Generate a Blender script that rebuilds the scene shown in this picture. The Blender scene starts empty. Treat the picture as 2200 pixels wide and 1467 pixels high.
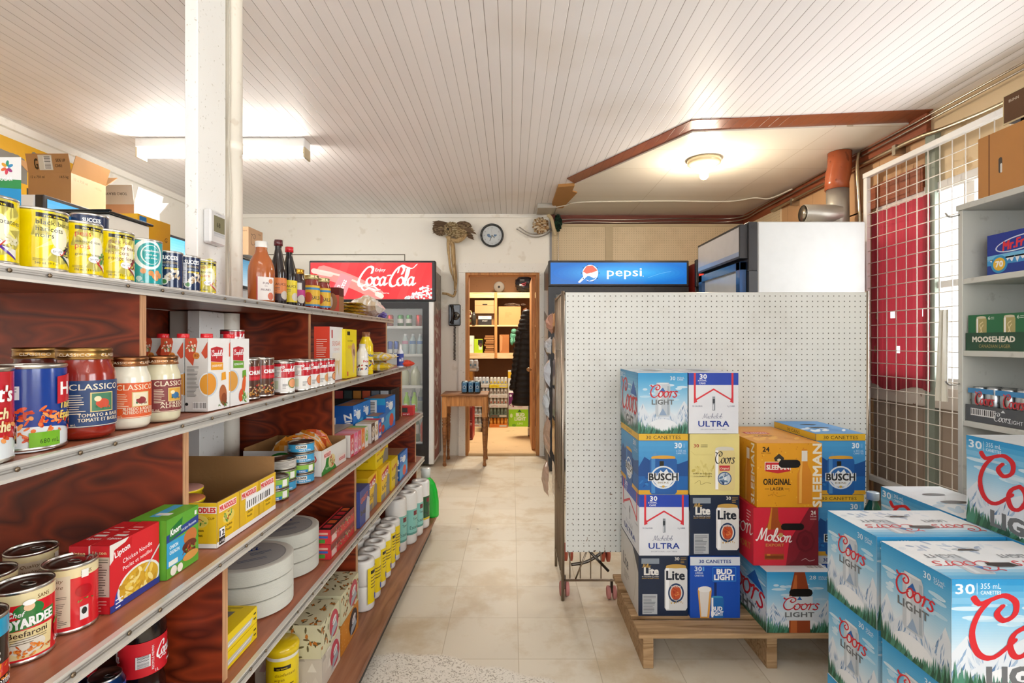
import bpy, bmesh, math, random
from mathutils import Vector, Matrix, Euler
random.seed(7)
C = bpy.context.scene.collection
SC = bpy.context.scene

# ---------------------------------------------------------------- camera
cam = bpy.data.cameras.new('camera'); camo = bpy.data.objects.new('camera', cam); C.objects.link(camo)
camo.location = (0, 0, 1.24); camo.rotation_euler = (math.pi/2, 0, 0)
cam.sensor_width = 36; cam.lens = 36*1120/2200; cam.shift_y = 1.5/2200; cam.clip_start = .02
SC.camera = camo
SC.view_settings.view_transform = 'Standard'; SC.view_settings.look = 'None'
SC.view_settings.exposure = .98; SC.view_settings.gamma = 1; SC.view_settings.use_curve_mapping = False

# ---------------------------------------------------------------- light
w = bpy.data.worlds.new('world'); SC.world = w; w.use_nodes = True
w.node_tree.nodes['Background'].inputs[0].default_value = (.93, .96, 1, 1)
w.node_tree.nodes['Background'].inputs[1].default_value = 2.2

def area(name, loc, rot, sx, sy, power, col=(1, 1, 1), spread=None):
    l = bpy.data.lights.new(name, 'AREA'); l.shape = 'RECTANGLE'; l.size = sx; l.size_y = sy
    l.energy = power; l.color = col
    if spread: l.spread = spread
    o = bpy.data.objects.new(name, l); C.objects.link(o); o.location = loc; o.rotation_euler = rot
    return o
# daylight entering through assumed unseen shop-front windows behind the camera, the window on the right wall, and an assumed second one there
area('daylight_assumed_shop_window', (-.9, -2.42, 1.55), (math.pi/2, 0, 0), 2.6, 1.5, 13, (.93, .97, 1))
area('daylight_assumed_shop_window', (1.6, -2.42, 1.55), (math.pi/2, 0, 0), 1.3, 1.5, 2, (.93, .97, 1))
area('daylight_side_window', (2.62, 2.62, 1.6), (0, math.pi/2, 0), 1.25, .8, 24, (.95, .98, 1))
area('daylight_side_window', (2.56, -.55, 1.62), (0, math.pi/2, 0), 1.15, 1.5, 26, (.95, .98, 1))  # assumed window, out of view by the camera, added for light from the right
area('back_room_assumed_lamp', (-.1, 7.0, 2.55), (0, 0, 0), .5, .5, 44, (1, .88, .70))  # assumed lamp, out of view, added to light the back room

# ---------------------------------------------------------------- helpers
def lin(c):
    if isinstance(c, str):
        c = c.lstrip('#'); c = c if len(c) == 6 else ''.join(k*2 for k in c); c = tuple(int(c[i:i+2], 16)/255 for i in (0, 2, 4))
    return tuple((v/12.92 if v <= .04045 else ((v+.055)/1.055)**2.4) for v in c[:3])
MATS = {}
def newmat(name):
    m = bpy.data.materials.new(name); m.use_nodes = True
    nt = m.node_tree; b = nt.nodes['Principled BSDF']
    return m, nt, b
def N(nt, typ, **kw):
    n = nt.nodes.new(typ)
    for k, v in kw.items():
        if k.startswith('i_'):
            n.inputs[int(k[2:])].default_value = v
        else: setattr(n, k, v)
    return n
def ramp(nt, stops, src=None):
    r = nt.nodes.new('ShaderNodeValToRGB'); e = r.color_ramp.elements
    while len(e) < len(stops): e.new(.5)
    for el, (p, c) in zip(e, stops): el.position = p; el.color = (*lin(c), 1)
    if src: nt.links.new(src, r.inputs[0])
    return r
def finish(key, rough, metal=0, spec=.5, bump=0, bscale=200, trans=0, alpha=1, coat=0):
    m, nt, b = newmat(key)
    a = N(nt, 'ShaderNodeAttribute', attribute_name='Col')
    tc = N(nt, 'ShaderNodeTexCoord'); ns = N(nt, 'ShaderNodeTexNoise'); ns.inputs['Scale'].default_value = 14
    nt.links.new(tc.outputs['Object'], ns.inputs['Vector'])
    hv = N(nt, 'ShaderNodeMapRange'); hv.inputs[3].default_value = .76 if key != 'alu' else .9; hv.inputs[4].default_value = .86 if key != 'alu' else 1
    nt.links.new(ns.outputs['Fac'], hv.inputs[0])
    mx = N(nt, 'ShaderNodeVectorMath', operation='SCALE')
    nt.links.new(a.outputs['Color'], mx.inputs[0]); nt.links.new(hv.outputs[0], mx.inputs['Scale'])
    nt.links.new(mx.outputs[0], b.inputs['Base Color'])
    b.inputs['Roughness'].default_value = rough; b.inputs['Metallic'].default_value = metal
    b.inputs['Specular IOR Level'].default_value = spec
    b.inputs['Transmission Weight'].default_value = trans; b.inputs['Alpha'].default_value = alpha
    b.inputs['Coat Weight'].default_value = coat
    if bump:
        n2 = N(nt, 'ShaderNodeTexNoise'); n2.inputs['Scale'].default_value = bscale
        nt.links.new(tc.outputs['Object'], n2.inputs['Vector'])
        bp = N(nt, 'ShaderNodeBump'); bp.inputs['Strength'].default_value = bump; bp.inputs['Distance'].default_value = .002
        nt.links.new(n2.outputs['Fac'], bp.inputs['Height']); nt.links.new(bp.outputs[0], b.inputs['Normal'])
    MATS[key] = m
finish('paper', .42, spec=.4)
finish('gloss', .16, coat=.2)
finish('matte', .75, spec=.25, bump=.25, bscale=90)
finish('metal', .28, metal=1, bump=.08, bscale=60)
finish('chrome', .12, metal=1)
finish('alu', .32, metal=.45, bump=.05)
finish('coat', .5, spec=.3)
finish('film', .18, spec=.6, bump=.5, bscale=30)
finish('cloth', .9, spec=.1, bump=.5, bscale=150)
finish('clear', .05, trans=.0, alpha=.22)

def glass_mat():
    m, nt, b = newmat('glass')
    b.inputs['Base Color'].default_value = (.9, .95, .95, 1); b.inputs['Roughness'].default_value = .02
    b.inputs['Alpha'].default_value = .12
    MATS['glass'] = m
glass_mat()
def emit_mat(key, col, s):
    m, nt, b = newmat(key)
    b.inputs['Base Color'].default_value = (*lin(col), 1)
    b.inputs['Emission Color'].default_value = (*lin(col), 1); b.inputs['Emission Strength'].default_value = s
    MATS[key] = m
emit_mat('tube', '#fffaf2', 34); emit_mat('dim_tube', '#fff8f0', 6.5); emit_mat('bulb', '#ffd9a0', 22); emit_mat('cooler_light', '#eaf4ff', 1.6)  # second tube glow is turned down, for the unseen added battens
def emit_col(key, s):
    m, nt, b = newmat(key)
    a = N(nt, 'ShaderNodeAttribute', attribute_name='Col')
    nt.links.new(a.outputs['Color'], b.inputs['Base Color']); nt.links.new(a.outputs['Color'], b.inputs['Emission Color'])
    b.inputs['Emission Strength'].default_value = s; b.inputs['Roughness'].default_value = .2
    MATS[key] = m
emit_col('backlit', .18)

def wood(key, c1, c2, c3, axis='X', scale=1, rough=.45, stretch=14, rings=9, dist=.6):
    m, nt, b = newmat(key)
    tc = N(nt, 'ShaderNodeTexCoord'); mp = N(nt, 'ShaderNodeMapping')
    s = {'X': (1, stretch, stretch), 'Y': (stretch, 1, stretch), 'Z': (stretch, stretch, 1)}[axis]
    mp.inputs['Scale'].default_value = tuple(v*scale for v in s)
    nt.links.new(tc.outputs['Object'], mp.inputs[0])
    n1 = N(nt, 'ShaderNodeTexNoise'); n1.inputs['Scale'].default_value = .8; n1.inputs['Detail'].default_value = 3; n1.inputs['Distortion'].default_value = dist
    nt.links.new(mp.outputs[0], n1.inputs['Vector'])
    mm = N(nt, 'ShaderNodeMath', operation='MULTIPLY'); mm.inputs[1].default_value = rings
    nt.links.new(n1.outputs['Fac'], mm.inputs[0])
    fr = N(nt, 'ShaderNodeMath', operation='PINGPONG'); fr.inputs[1].default_value = 1
    nt.links.new(mm.outputs[0], fr.inputs[0])
    r = ramp(nt, [(0, c1), (.45, c2), (1, c3)], fr.outputs[0])
    n2 = N(nt, 'ShaderNodeTexNoise'); n2.inputs['Scale'].default_value = 6; n2.inputs['Detail'].default_value = 6
    nt.links.new(mp.outputs[0], n2.inputs['Vector'])
    mr = N(nt, 'ShaderNodeMapRange'); mr.inputs[3].default_value = .7; mr.inputs[4].default_value = 1.2
    nt.links.new(n2.outputs['Fac'], mr.inputs[0])
    vm = N(nt, 'ShaderNodeVectorMath', operation='SCALE')
    nt.links.new(r.outputs[0], vm.inputs[0]); nt.links.new(mr.outputs[0], vm.inputs['Scale'])
    nt.links.new(vm.outputs[0], b.inputs['Base Color'])
    b.inputs['Roughness'].default_value = rough
    bp = N(nt, 'ShaderNodeBump'); bp.inputs['Strength'].default_value = .15; bp.inputs['Distance'].default_value = .002
    nt.links.new(n2.outputs['Fac'], bp.inputs['Height']); nt.links.new(bp.outputs[0], b.inputs['Normal'])
    MATS[key] = m
wood('ply_red', '#6a240f', '#8a3416', '#4c190a', 'X', 1.6, .38, stretch=3.2, rings=22, dist=.35)
wood('ply_shelf', '#9c5a3e', '#a8664a', '#8a4c33', 'Y', 1.0, .35, stretch=12)
wood('ply_edge', '#b98a62', '#c79a72', '#a87a55', 'Z', 2, .6)
wood('deck_wood', '#8b5a3c', '#96664a', '#7c4d32', 'Y', 1.0, .55)
wood('orange_wood', '#c07c3c', '#cf8f4e', '#a96a30', 'Z', 1.0, .5)
wood('pine', '#d6b483', '#e0c294', '#c9a06c', 'X', 1.0, .55)
wood('pallet_wood', '#9b7a55', '#b0906a', '#84643f', 'X', 1.3, .8)
wood('table_wood', '#8a5529', '#a06a38', '#6d3f1c', 'X', 2, .45)
wood('tan_board', '#c49a6e', '#cfa77c', '#b98c60', 'Z', .8, .6)
wood('dark_board', '#7d6350', '#8f7663', '#6d5544', 'Z', 1.2, .75)
wood('brown_beam', '#6a2c1a', '#733321', '#5e2516', 'X', 1, .6)
wood('rust_beam', '#8a4324', '#96502e', '#7a3a1e', 'Y', 1, .6)
wood('drift_wood', '#b39468', '#c9ad80', '#8b6d47', 'Z', 3, .9)

def speck(key, base, dark, amt=.55, scale=18, rough=.6, rust=None, bump=.12):
    """painted surface with scattered small marks and stains"""
    m, nt, b = newmat(key)
    tc = N(nt, 'ShaderNodeTexCoord')
    n1 = N(nt, 'ShaderNodeTexNoise'); n1.inputs['Scale'].default_value = scale; n1.inputs['Detail'].default_value = 5
    n2 = N(nt, 'ShaderNodeTexNoise'); n2.inputs['Scale'].default_value = 1.7; n2.inputs['Detail'].default_value = 4
    for n in (n1, n2): nt.links.new(tc.outputs['Object'], n.inputs['Vector'])
    r = ramp(nt, [(0, dark), (.3, dark), (.36, base), (1, base)], n1.outputs['Fac'])
    r2 = ramp(nt, [(0, '#cfc6b8'), (.55, '#ffffff'), (1, '#ffffff')], n2.outputs['Fac'])
    mx = N(nt, 'ShaderNodeMix', data_type='RGBA', blend_type='MULTIPLY'); mx.inputs[0].default_value = amt
    nt.links.new(r.outputs[0], mx.inputs[6]); nt.links.new(r2.outputs[0], mx.inputs[7])
    nt.links.new(mx.outputs[2], b.inputs['Base Color']); b.inputs['Roughness'].default_value = rough
    bp = N(nt, 'ShaderNodeBump'); bp.inputs['Strength'].default_value = bump; bp.inputs['Distance'].default_value = .003
    nt.links.new(n1.outputs['Fac'], bp.inputs['Height']); nt.links.new(bp.outputs[0], b.inputs['Normal'])
    MATS[key] = m
speck('wall_paint', '#f6f2e8', '#ebe5d8', .15, 9)
speck('white_paint', '#f3f0e9', '#cfc8b8', .2, 60)
speck('post_paint', '#efefeb', '#c4c1b6', .2, 70)
speck('ivory_pvc', '#f1ebdd', '#e6dccb', .2, 20, .35)
speck('cream_plaster', '#dcc49c', '#c7a97d', .6, 7)
speck('grey_laminate', '#c3c4bd', '#b3b3ab', .3, 20, .5)
speck('white_enamel', '#e8e8e6', '#dcdcd8', .15, 10, .3)
speck('black_plastic', '#26262a', '#1c1c1e', .3, 20, .35)
speck('galvanised', '#b9b6ae', '#9d988d', .5, 8, .35); MATS['galvanised'].node_tree.nodes['Principled BSDF'].inputs['Metallic'].default_value = .7
speck('copper_red', '#a3522f', '#7c3c20', .3, 20, .25)
speck('sill_paint', '#cfc4b8', '#7d5c48', .6, 22)
speck('cooler_red', '#93423a', '#6b2f2a', .4, 8, .4)
speck('steel_panel', '#8f8e90', '#77767a', .4, 6, .3)

def planks(key, base, groove, axis, pitch, gw, var=.05, rough=.5, bump=.6, along=None, stain='#c9b79a'):
    """boards with a groove every pitch along axis (0 x, 1 y, 2 z)"""
    m, nt, b = newmat(key)
    tc = N(nt, 'ShaderNodeTexCoord'); sp = N(nt, 'ShaderNodeSeparateXYZ'); nt.links.new(tc.outputs['Object'], sp.inputs[0])
    d = N(nt, 'ShaderNodeMath', operation='DIVIDE'); d.inputs[1].default_value = pitch
    nt.links.new(sp.outputs[axis], d.inputs[0])
    f = N(nt, 'ShaderNodeMath', operation='FRACT'); nt.links.new(d.outputs[0], f.inputs[0])
    pp = N(nt, 'ShaderNodeMath', operation='PINGPONG'); pp.inputs[1].default_value = .5; nt.links.new(f.outputs[0], pp.inputs[0])
    g = N(nt, 'ShaderNodeMapRange'); g.inputs[1].default_value = gw*.4; g.inputs[2].default_value = gw; nt.links.new(pp.outputs[0], g.inputs[0])
    fl = N(nt, 'ShaderNodeMath', operation='FLOOR'); nt.links.new(d.outputs[0], fl.inputs[0])
    wn = N(nt, 'ShaderNodeTexWhiteNoise', noise_dimensions='1D'); nt.links.new(fl.outputs[0], wn.inputs['W'])
    mr = N(nt, 'ShaderNodeMapRange'); mr.inputs[3].default_value = 1-var; mr.inputs[4].default_value = 1.0; nt.links.new(wn.outputs[0], mr.inputs[0])
    ns = N(nt, 'ShaderNodeTexNoise'); ns.inputs['Scale'].default_value = 1.1; ns.inputs['Detail'].default_value = 3; nt.links.new(tc.outputs['Object'], ns.inputs['Vector'])
    st = ramp(nt, [(0, stain), (.42, '#ffffff'), (1, '#ffffff')], ns.outputs['Fac'])
    mx0 = N(nt, 'ShaderNodeMix', data_type='RGBA'); mx0.inputs[6].default_value = (*lin(groove), 1); mx0.inputs[7].default_value = (*lin(base), 1)
    # grooves vary in darkness from joint to joint
    gv = N(nt, 'ShaderNodeMath', operation='MULTIPLY_ADD'); nt.links.new(wn.outputs[0], gv.inputs[0]); gv.inputs[1].default_value = .6; nt.links.new(g.outputs[0], gv.inputs[2])
    nt.links.new(gv.outputs[0], mx0.inputs[0])
    mx = N(nt, 'ShaderNodeMix', data_type='RGBA', blend_type='MULTIPLY'); mx.inputs[0].default_value = 1
    nt.links.new(mx0.outputs[2], mx.inputs[6]); nt.links.new(st.outputs[0], mx.inputs[7])
    vm = N(nt, 'ShaderNodeVectorMath', operation='SCALE'); nt.links.new(mx.outputs[2], vm.inputs[0]); nt.links.new(mr.outputs[0], vm.inputs['Scale'])
    nt.links.new(vm.outputs[0], b.inputs['Base Color']); b.inputs['Roughness'].default_value = rough
    bp = N(nt, 'ShaderNodeBump'); bp.inputs['Strength'].default_value = bump; bp.inputs['Distance'].default_value = .004
    nt.links.new(g.outputs[0], bp.inputs['Height']); nt.links.new(bp.outputs[0], b.inputs['Normal'])
    MATS[key] = m
planks('ceiling_boards', '#f4f0ee', '#958b80', 0, .0592, .035, stain='#e6dccb')
planks('panel_boards', '#c79d72', '#8c6440', 1, .2, .012, .08, stain='#e8d8c4')
planks('rough_boards', '#b8a492', '#7a6656', 1, .14, .02, .25, .8, stain='#8f7a68')
planks('steel_slats', '#7e7d7f', '#3a393b', 2, .035, .1)

def floor_mat():
    m, nt, b = newmat('vinyl_tiles')
    tc = N(nt, 'ShaderNodeTexCoord'); sp = N(nt, 'ShaderNodeSeparateXYZ'); nt.links.new(tc.outputs['Object'], sp.inputs[0])
    outs = []; cells = []
    for i, off in ((0, .279), (1, -2.346+.3048*10)):
        a = N(nt, 'ShaderNodeMath', operation='ADD'); a.inputs[1].default_value = off + .3048*20; nt.links.new(sp.outputs[i], a.inputs[0])
        d = N(nt, 'ShaderNodeMath', operation='DIVIDE'); d.inputs[1].default_value = .3048; nt.links.new(a.outputs[0], d.inputs[0])
        f = N(nt, 'ShaderNodeMath', operation='FRACT'); nt.links.new(d.outputs[0], f.inputs[0])
        fl = N(nt, 'ShaderNodeMath', operation='FLOOR'); nt.links.new(d.outputs[0], fl.inputs[0]); cells.append(fl)
        pp = N(nt, 'ShaderNodeMath', operation='PINGPONG'); pp.inputs[1].default_value = .5; nt.links.new(f.outputs[0], pp.inputs[0])
        g = N(nt, 'ShaderNodeMapRange'); g.inputs[1].default_value = .002; g.inputs[2].default_value = .008; nt.links.new(pp.outputs[0], g.inputs[0]); outs.append(g)
    mn = N(nt, 'ShaderNodeMath', operation='MINIMUM'); nt.links.new(outs[0].outputs[0], mn.inputs[0]); nt.links.new(outs[1].outputs[0], mn.inputs[1])
    cb = N(nt, 'ShaderNodeCombineXYZ'); nt.links.new(cells[0].outputs[0], cb.inputs[0]); nt.links.new(cells[1].outputs[0], cb.inputs[1])
    wn = N(nt, 'ShaderNodeTexWhiteNoise', noise_dimensions='2D'); nt.links.new(cb.outputs[0], wn.inputs['Vector'])
    tile = ramp(nt, [(0, '#d3c9b5'), (.5, '#dad1bf'), (1, '#cec4b1')], wn.outputs[0])
    n1 = N(nt, 'ShaderNodeTexNoise'); n1.inputs['Scale'].default_value = 3.2; n1.inputs['Detail'].default_value = 8; n1.inputs['Roughness'].default_value = .65
    n2 = N(nt, 'ShaderNodeTexNoise'); n2.inputs['Scale'].default_value = 16; n2.inputs['Detail'].default_value = 3
    n3 = N(nt, 'ShaderNodeTexNoise'); n3.inputs['Scale'].default_value = 55; n3.inputs['Detail'].default_value = 6; n3.inputs['Distortion'].default_value = 2.5
    for n in (n1, n2, n3): nt.links.new(tc.outputs['Object'], n.inputs['Vector'])
    st = ramp(nt, [(0, '#b39a7a'), (.38, '#e6d8c2'), (.52, '#ffffff'), (1, '#ffffff')], n1.outputs['Fac'])
    mx = N(nt, 'ShaderNodeMix', data_type='RGBA', blend_type='MULTIPLY'); mx.inputs[0].default_value = .8
    nt.links.new(tile.outputs[0], mx.inputs[6]); nt.links.new(st.outputs[0], mx.inputs[7])
    dots = ramp(nt, [(0, '#4a3a2c'), (.2, '#4a3a2c'), (.235, '#ffffff'), (1, '#ffffff')], n2.outputs['Fac'])
    mx2 = N(nt, 'ShaderNodeMix', data_type='RGBA', blend_type='MULTIPLY'); mx2.inputs[0].default_value = .9
    nt.links.new(mx.outputs[2], mx2.inputs[6]); nt.links.new(dots.outputs[0], mx2.inputs[7])
    seam = N(nt, 'ShaderNodeMix', data_type='RGBA'); seam.inputs[6].default_value = (*lin('#b3a48b'), 1)
    nt.links.new(mn.outputs[0], seam.inputs[0]); nt.links.new(mx2.outputs[2], seam.inputs[7])
    # bare trowelled patch where tiles are gone, near the front of the aisle
    d1 = N(nt, 'ShaderNodeVectorMath', operation='DISTANCE'); d1.inputs[1].default_value = (-.35, 1.35, 0)
    wv = N(nt, 'ShaderNodeTexNoise'); wv.inputs['Scale'].default_value = 2.3; nt.links.new(tc.outputs['Object'], wv.inputs['Vector'])
    nt.links.new(tc.outputs['Object'], d1.inputs[0])
    ad = N(nt, 'ShaderNodeMath', operation='MULTIPLY_ADD'); nt.links.new(wv.outputs['Fac'], ad.inputs[0]); ad.inputs[1].default_value = .35; nt.links.new(d1.outputs['Value'], ad.inputs[2])
    msk = N(nt, 'ShaderNodeMapRange'); msk.inputs[1].default_value = .87; msk.inputs[2].default_value = .90; nt.links.new(ad.outputs[0], msk.inputs[0])
    tr = ramp(nt, [(0, '#7f766a'), (.40, '#a39a8c'), (.46, '#ded8cc'), (1, '#e6e1d6')], n3.outputs['Fac'])
    fin = N(nt, 'ShaderNodeMix', data_type='RGBA'); nt.links.new(msk.outputs[0], fin.inputs[0])
    nt.links.new(tr.outputs[0], fin.inputs[6]); nt.links.new(seam.outputs[2], fin.inputs[7])
    nt.links.new(fin.outputs[2], b.inputs['Base Color']); b.inputs['Roughness'].default_value = .42
    bp = N(nt, 'ShaderNodeBump'); bp.inputs['Strength'].default_value = .2; bp.inputs['Distance'].default_value = .002
    nt.links.new(n1.outputs['Fac'], bp.inputs['Height']); nt.links.new(bp.outputs[0], b.inputs['Normal'])
    MATS['vinyl_tiles'] = m
floor_mat()

def pegboard(key, base, ax, pitch, hole=.11, stain='#c9c0b2', low=None):
    m, nt, b = newmat(key)
    tc = N(nt, 'ShaderNodeTexCoord'); sp = N(nt, 'ShaderNodeSeparateXYZ'); nt.links.new(tc.outputs['Object'], sp.inputs[0])
    cs = []
    for i in ax:
        d = N(nt, 'ShaderNodeMath', operation='DIVIDE'); d.inputs[1].default_value = pitch; nt.links.new(sp.outputs[i], d.inputs[0])
        a = N(nt, 'ShaderNodeMath', operation='ADD'); a.inputs[1].default_value = 400; nt.links.new(d.outputs[0], a.inputs[0])
        f = N(nt, 'ShaderNodeMath', operation='FRACT'); nt.links.new(a.outputs[0], f.inputs[0])
        s = N(nt, 'ShaderNodeMath', operation='SUBTRACT'); s.inputs[1].default_value = .5; nt.links.new(f.outputs[0], s.inputs[0]); cs.append(s)
    cb = N(nt, 'ShaderNodeCombineXYZ'); nt.links.new(cs[0].outputs[0], cb.inputs[0]); nt.links.new(cs[1].outputs[0], cb.inputs[1])
    ln = N(nt, 'ShaderNodeVectorMath', operation='LENGTH'); nt.links.new(cb.outputs[0], ln.inputs[0])
    g = N(nt, 'ShaderNodeMapRange'); g.inputs[1].default_value = hole*.8; g.inputs[2].default_value = hole*1.1; nt.links.new(ln.outputs['Value'], g.inputs[0])
    n1 = N(nt, 'ShaderNodeTexNoise'); n1.inputs['Scale'].default_value = 2.2; n1.inputs['Detail'].default_value = 6; n1.inputs['Roughness'].default_value = .7
    n2 = N(nt, 'ShaderNodeTexNoise'); n2.inputs['Scale'].default_value = 38; n2.inputs['Detail'].default_value = 2
    for n in (n1, n2): nt.links.new(tc.outputs['Object'], n.inputs['Vector'])
    st = ramp(nt, [(0, stain), (.5, '#ffffff'), (1, '#ffffff')], n1.outputs['Fac'])
    thr = N(nt, 'ShaderNodeMapRange'); thr.inputs[1].default_value = -.6; thr.inputs[2].default_value = .9
    thr.inputs[3].default_value = .43 if low else .25; thr.inputs[4].default_value = .2; nt.links.new(sp.outputs[2], thr.inputs[0])
    lt = N(nt, 'ShaderNodeMath', operation='GREATER_THAN'); nt.links.new(n2.outputs['Fac'], lt.inputs[0]); nt.links.new(thr.outputs[0], lt.inputs[1])
    dirt = N(nt, 'ShaderNodeMix', data_type='RGBA'); dirt.inputs[6].default_value = (*lin('#8f8072'), 1); dirt.inputs[7].default_value = (*lin(base), 1)
    nt.links.new(lt.outputs[0], dirt.inputs[0])
    mx = N(nt, 'ShaderNodeMix', data_type='RGBA', blend_type='MULTIPLY'); mx.inputs[0].default_value = .8
    nt.links.new(dirt.outputs[2], mx.inputs[6]); nt.links.new(st.outputs[0], mx.inputs[7])
    fin = N(nt, 'ShaderNodeMix', data_type='RGBA'); fin.inputs[6].default_value = (*lin('#4a443c'), 1)
    nt.links.new(g.outputs[0], fin.inputs[0]); nt.links.new(mx.outputs[2], fin.inputs[7])
    nt.links.new(fin.outputs[2], b.inputs['Base Color']); b.inputs['Roughness'].default_value = .5
    bp = N(nt, 'ShaderNodeBump'); bp.inputs['Strength'].default_value = .8; bp.inputs['Distance'].default_value = .004
    nt.links.new(g.outputs[0], bp.inputs['Height']); nt.links.new(bp.outputs[0], b.inputs['Normal'])
    MATS[key] = m
pegboard('pegboard_white', '#d9dbd6', (0, 2), .0254, .1, low=True)
pegboard('pegboard_cream_back', '#dcc7a2', (0, 2), .0254, .1)
pegboard('pegboard_cream_side', '#dcc7a2', (1, 2), .0254, .1)

# ---- mesh builder
class MB:
    def __init__(s): s.V = []; s.F = []; s.K = []; s.M = []; s.S = []; s.mats = []
    def mi(s, fin):
        if fin not in s.mats: s.mats.append(fin)
        return s.mats.index(fin)
    def face(s, idx, col, fin, smooth=False):
        s.F.append(idx); s.K.append(lin(col)); s.M.append(s.mi(fin)); s.S.append(smooth)
    def poly(s, pts, col='#ffffff', fin='paper'):
        n = len(s.V); s.V += [tuple(p) for p in pts]; s.face(list(range(n, n+len(pts))), col, fin)
    def box(s, x0, y0, z0, x1, y1, z1, col='#ffffff', fin='paper', c=0, cols=None):
        if x0 > x1: x0, x1 = x1, x0
        if y0 > y1: y0, y1 = y1, y0
        if z0 > z1: z0, z1 = z1, z0
        cols = cols or {}
        n = len(s.V)
        if c <= 0:
            s.V += [(x, y, z) for x in (x0, x1) for y in (y0, y1) for z in (z0, z1)]
            for k, q in (('L', (0, 1, 3, 2)), ('R', (4, 6, 7, 5)), ('F', (0, 4, 5, 1)), ('B', (2, 3, 7, 6)), ('D', (0, 2, 6, 4)), ('T', (1, 5, 7, 3))):
                s.face([n+i for i in q], cols.get(k, col), fin)
            return
        X = (x0, x1); Y = (y0, y1); Z = (z0, z1); sg = (1, -1)
        id = {}
        for i in (0, 1):
            for j in (0, 1):
                for k in (0, 1):
                    for a in range(3):
                        p = [X[i] + sg[i]*c, Y[j] + sg[j]*c, Z[k] + sg[k]*c]
                        p[a] = (X[i], Y[j], Z[k])[a]
                        id[i, j, k, a] = len(s.V); s.V.append(tuple(p))
        R = [(0, 0), (1, 0), (1, 1), (0, 1)]
        for a, names in ((0, 'LR'), (1, 'FB'), (2, 'DT')):
            for e in (0, 1):
                q = []
                for u, v in R:
                    t = [u, v]; t.insert(a, e); q.append(id[(*t, a)])
                if (e == 0) ^ (a == 1): q.reverse()
                s.face(q, cols.get(names[e], col), fin)
        for a in range(3):       # edges parallel to axis a
            o = [k for k in range(3) if k != a]
            for u in (0, 1):
                for v in (0, 1):
                    def P(w_, ax):
                        t = [0, 0, 0]; t[a] = w_; t[o[0]] = u; t[o[1]] = v
                        return id[(*t, ax)]
                    s.face([P(0, o[0]), P(1, o[0]), P(1, o[1]), P(0, o[1])], cols.get(('LR', 'FB', 'DT')[o[1]][v], col), fin)
        for i in (0, 1):
            for j in (0, 1):
                for k in (0, 1): s.face([id[i, j, k, 0], id[i, j, k, 1], id[i, j, k, 2]], col, fin)
    def lathe(s, prof, col='#ffffff', fin='gloss', seg=28, c=(0, 0, 0), cols=None, axis='Z', smooth=True, arc=None):
        """prof: (r, z) bottom to top; cols: colour per profile segment"""
        rings = []
        for r, z in prof:
            n = len(s.V)
            if r < 1e-6:
                s.V.append(s._ax(0, 0, z, c, axis)); rings.append([n]*seg)
            else:
                for i in range(seg):
                    t = 2*math.pi*i/seg
                    s.V.append(s._ax(r*math.cos(t), r*math.sin(t), z, c, axis))
                rings.append(list(range(n, n+seg)))
        for k in range(len(prof)-1):
            cc = (cols[k] if cols else None) or col
            A, B = rings[k], rings[k+1]
            for i in range(seg):
                j = (i+1) % seg
                q = [A[i], A[j], B[j], B[i]]
                q = list(dict.fromkeys(q))
                if len(q) > 2: s.face(q, cc, fin, smooth)
    def _ax(s, x, y, z, c, axis):
        if axis == 'X': x, y, z = z, x, y
        elif axis == 'Y': x, y, z = x, z, y
        return (c[0]+x, c[1]+y, c[2]+z)
    def tube(s, pts, r, col='#888888', fin='metal', seg=8, closed=False, caps=True):
        pts = [Vector(p) for p in pts]; n0 = len(s.V); m = len(pts)
        rr = r if isinstance(r, (list, tuple)) else [r]*m
        up = None
        for i, p in enumerate(pts):
            a = pts[(i-1) % m] if (closed or i > 0) else p
            b = pts[(i+1) % m] if (closed or i < m-1) else p
            t = (b-a).normalized() if (b-a).length > 1e-9 else Vector((0, 0, 1))
            if up is None:
                up = t.orthogonal().normalized()
            up = (up - t*up.dot(t)); up = up.normalized() if up.length > 1e-6 else t.orthogonal().normalized()
            w_ = t.cross(up)
            for k in range(seg):
                an = 2*math.pi*k/seg
                s.V.append(tuple(p + (up*math.cos(an) + w_*math.sin(an))*rr[i]))
        for i in range(m if closed else m-1):
            for k in range(seg):
                a = n0+i*seg+k; b = n0+i*seg+(k+1) % seg
                c2 = n0+((i+1) % m)*seg+(k+1) % seg; d = n0+((i+1) % m)*seg+k
                s.face([a, b, c2, d], col, fin, True)
        if caps and not closed:
            s.face([n0+k for k in range(seg)][::-1], col, fin); s.face([n0+(m-1)*seg+k for k in range(seg)], col, fin)
    def art(s, A, f, fin='paper', subdiv=None, d0=.00035, dl=.00005, lift=1):
        """print the flat artwork A through f(x, y, offset) -> point"""
        li = 0; dl = min(max(dl, .00004) if subdiv else dl, (.0024 if subdiv else .0011)/max(1, sum(q[3] for q in A.S)))
        for vs, fs, col, inc in A.S:
            li += inc; off = d0 + li*dl; sm = bool(subdiv) and len(vs) == 4
            if subdiv:
                vs, fs = A.cut(vs, fs, subdiv*.4)
            n = len(s.V); s.V += [tuple(f(x, y, off)) for x, y in vs]
            L = lin(col); mi = s.mi(fin)
            for q in fs:
                s.F.append([n+i for i in q]); s.K.append(L); s.M.append(mi); s.S.append(sm)
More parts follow.
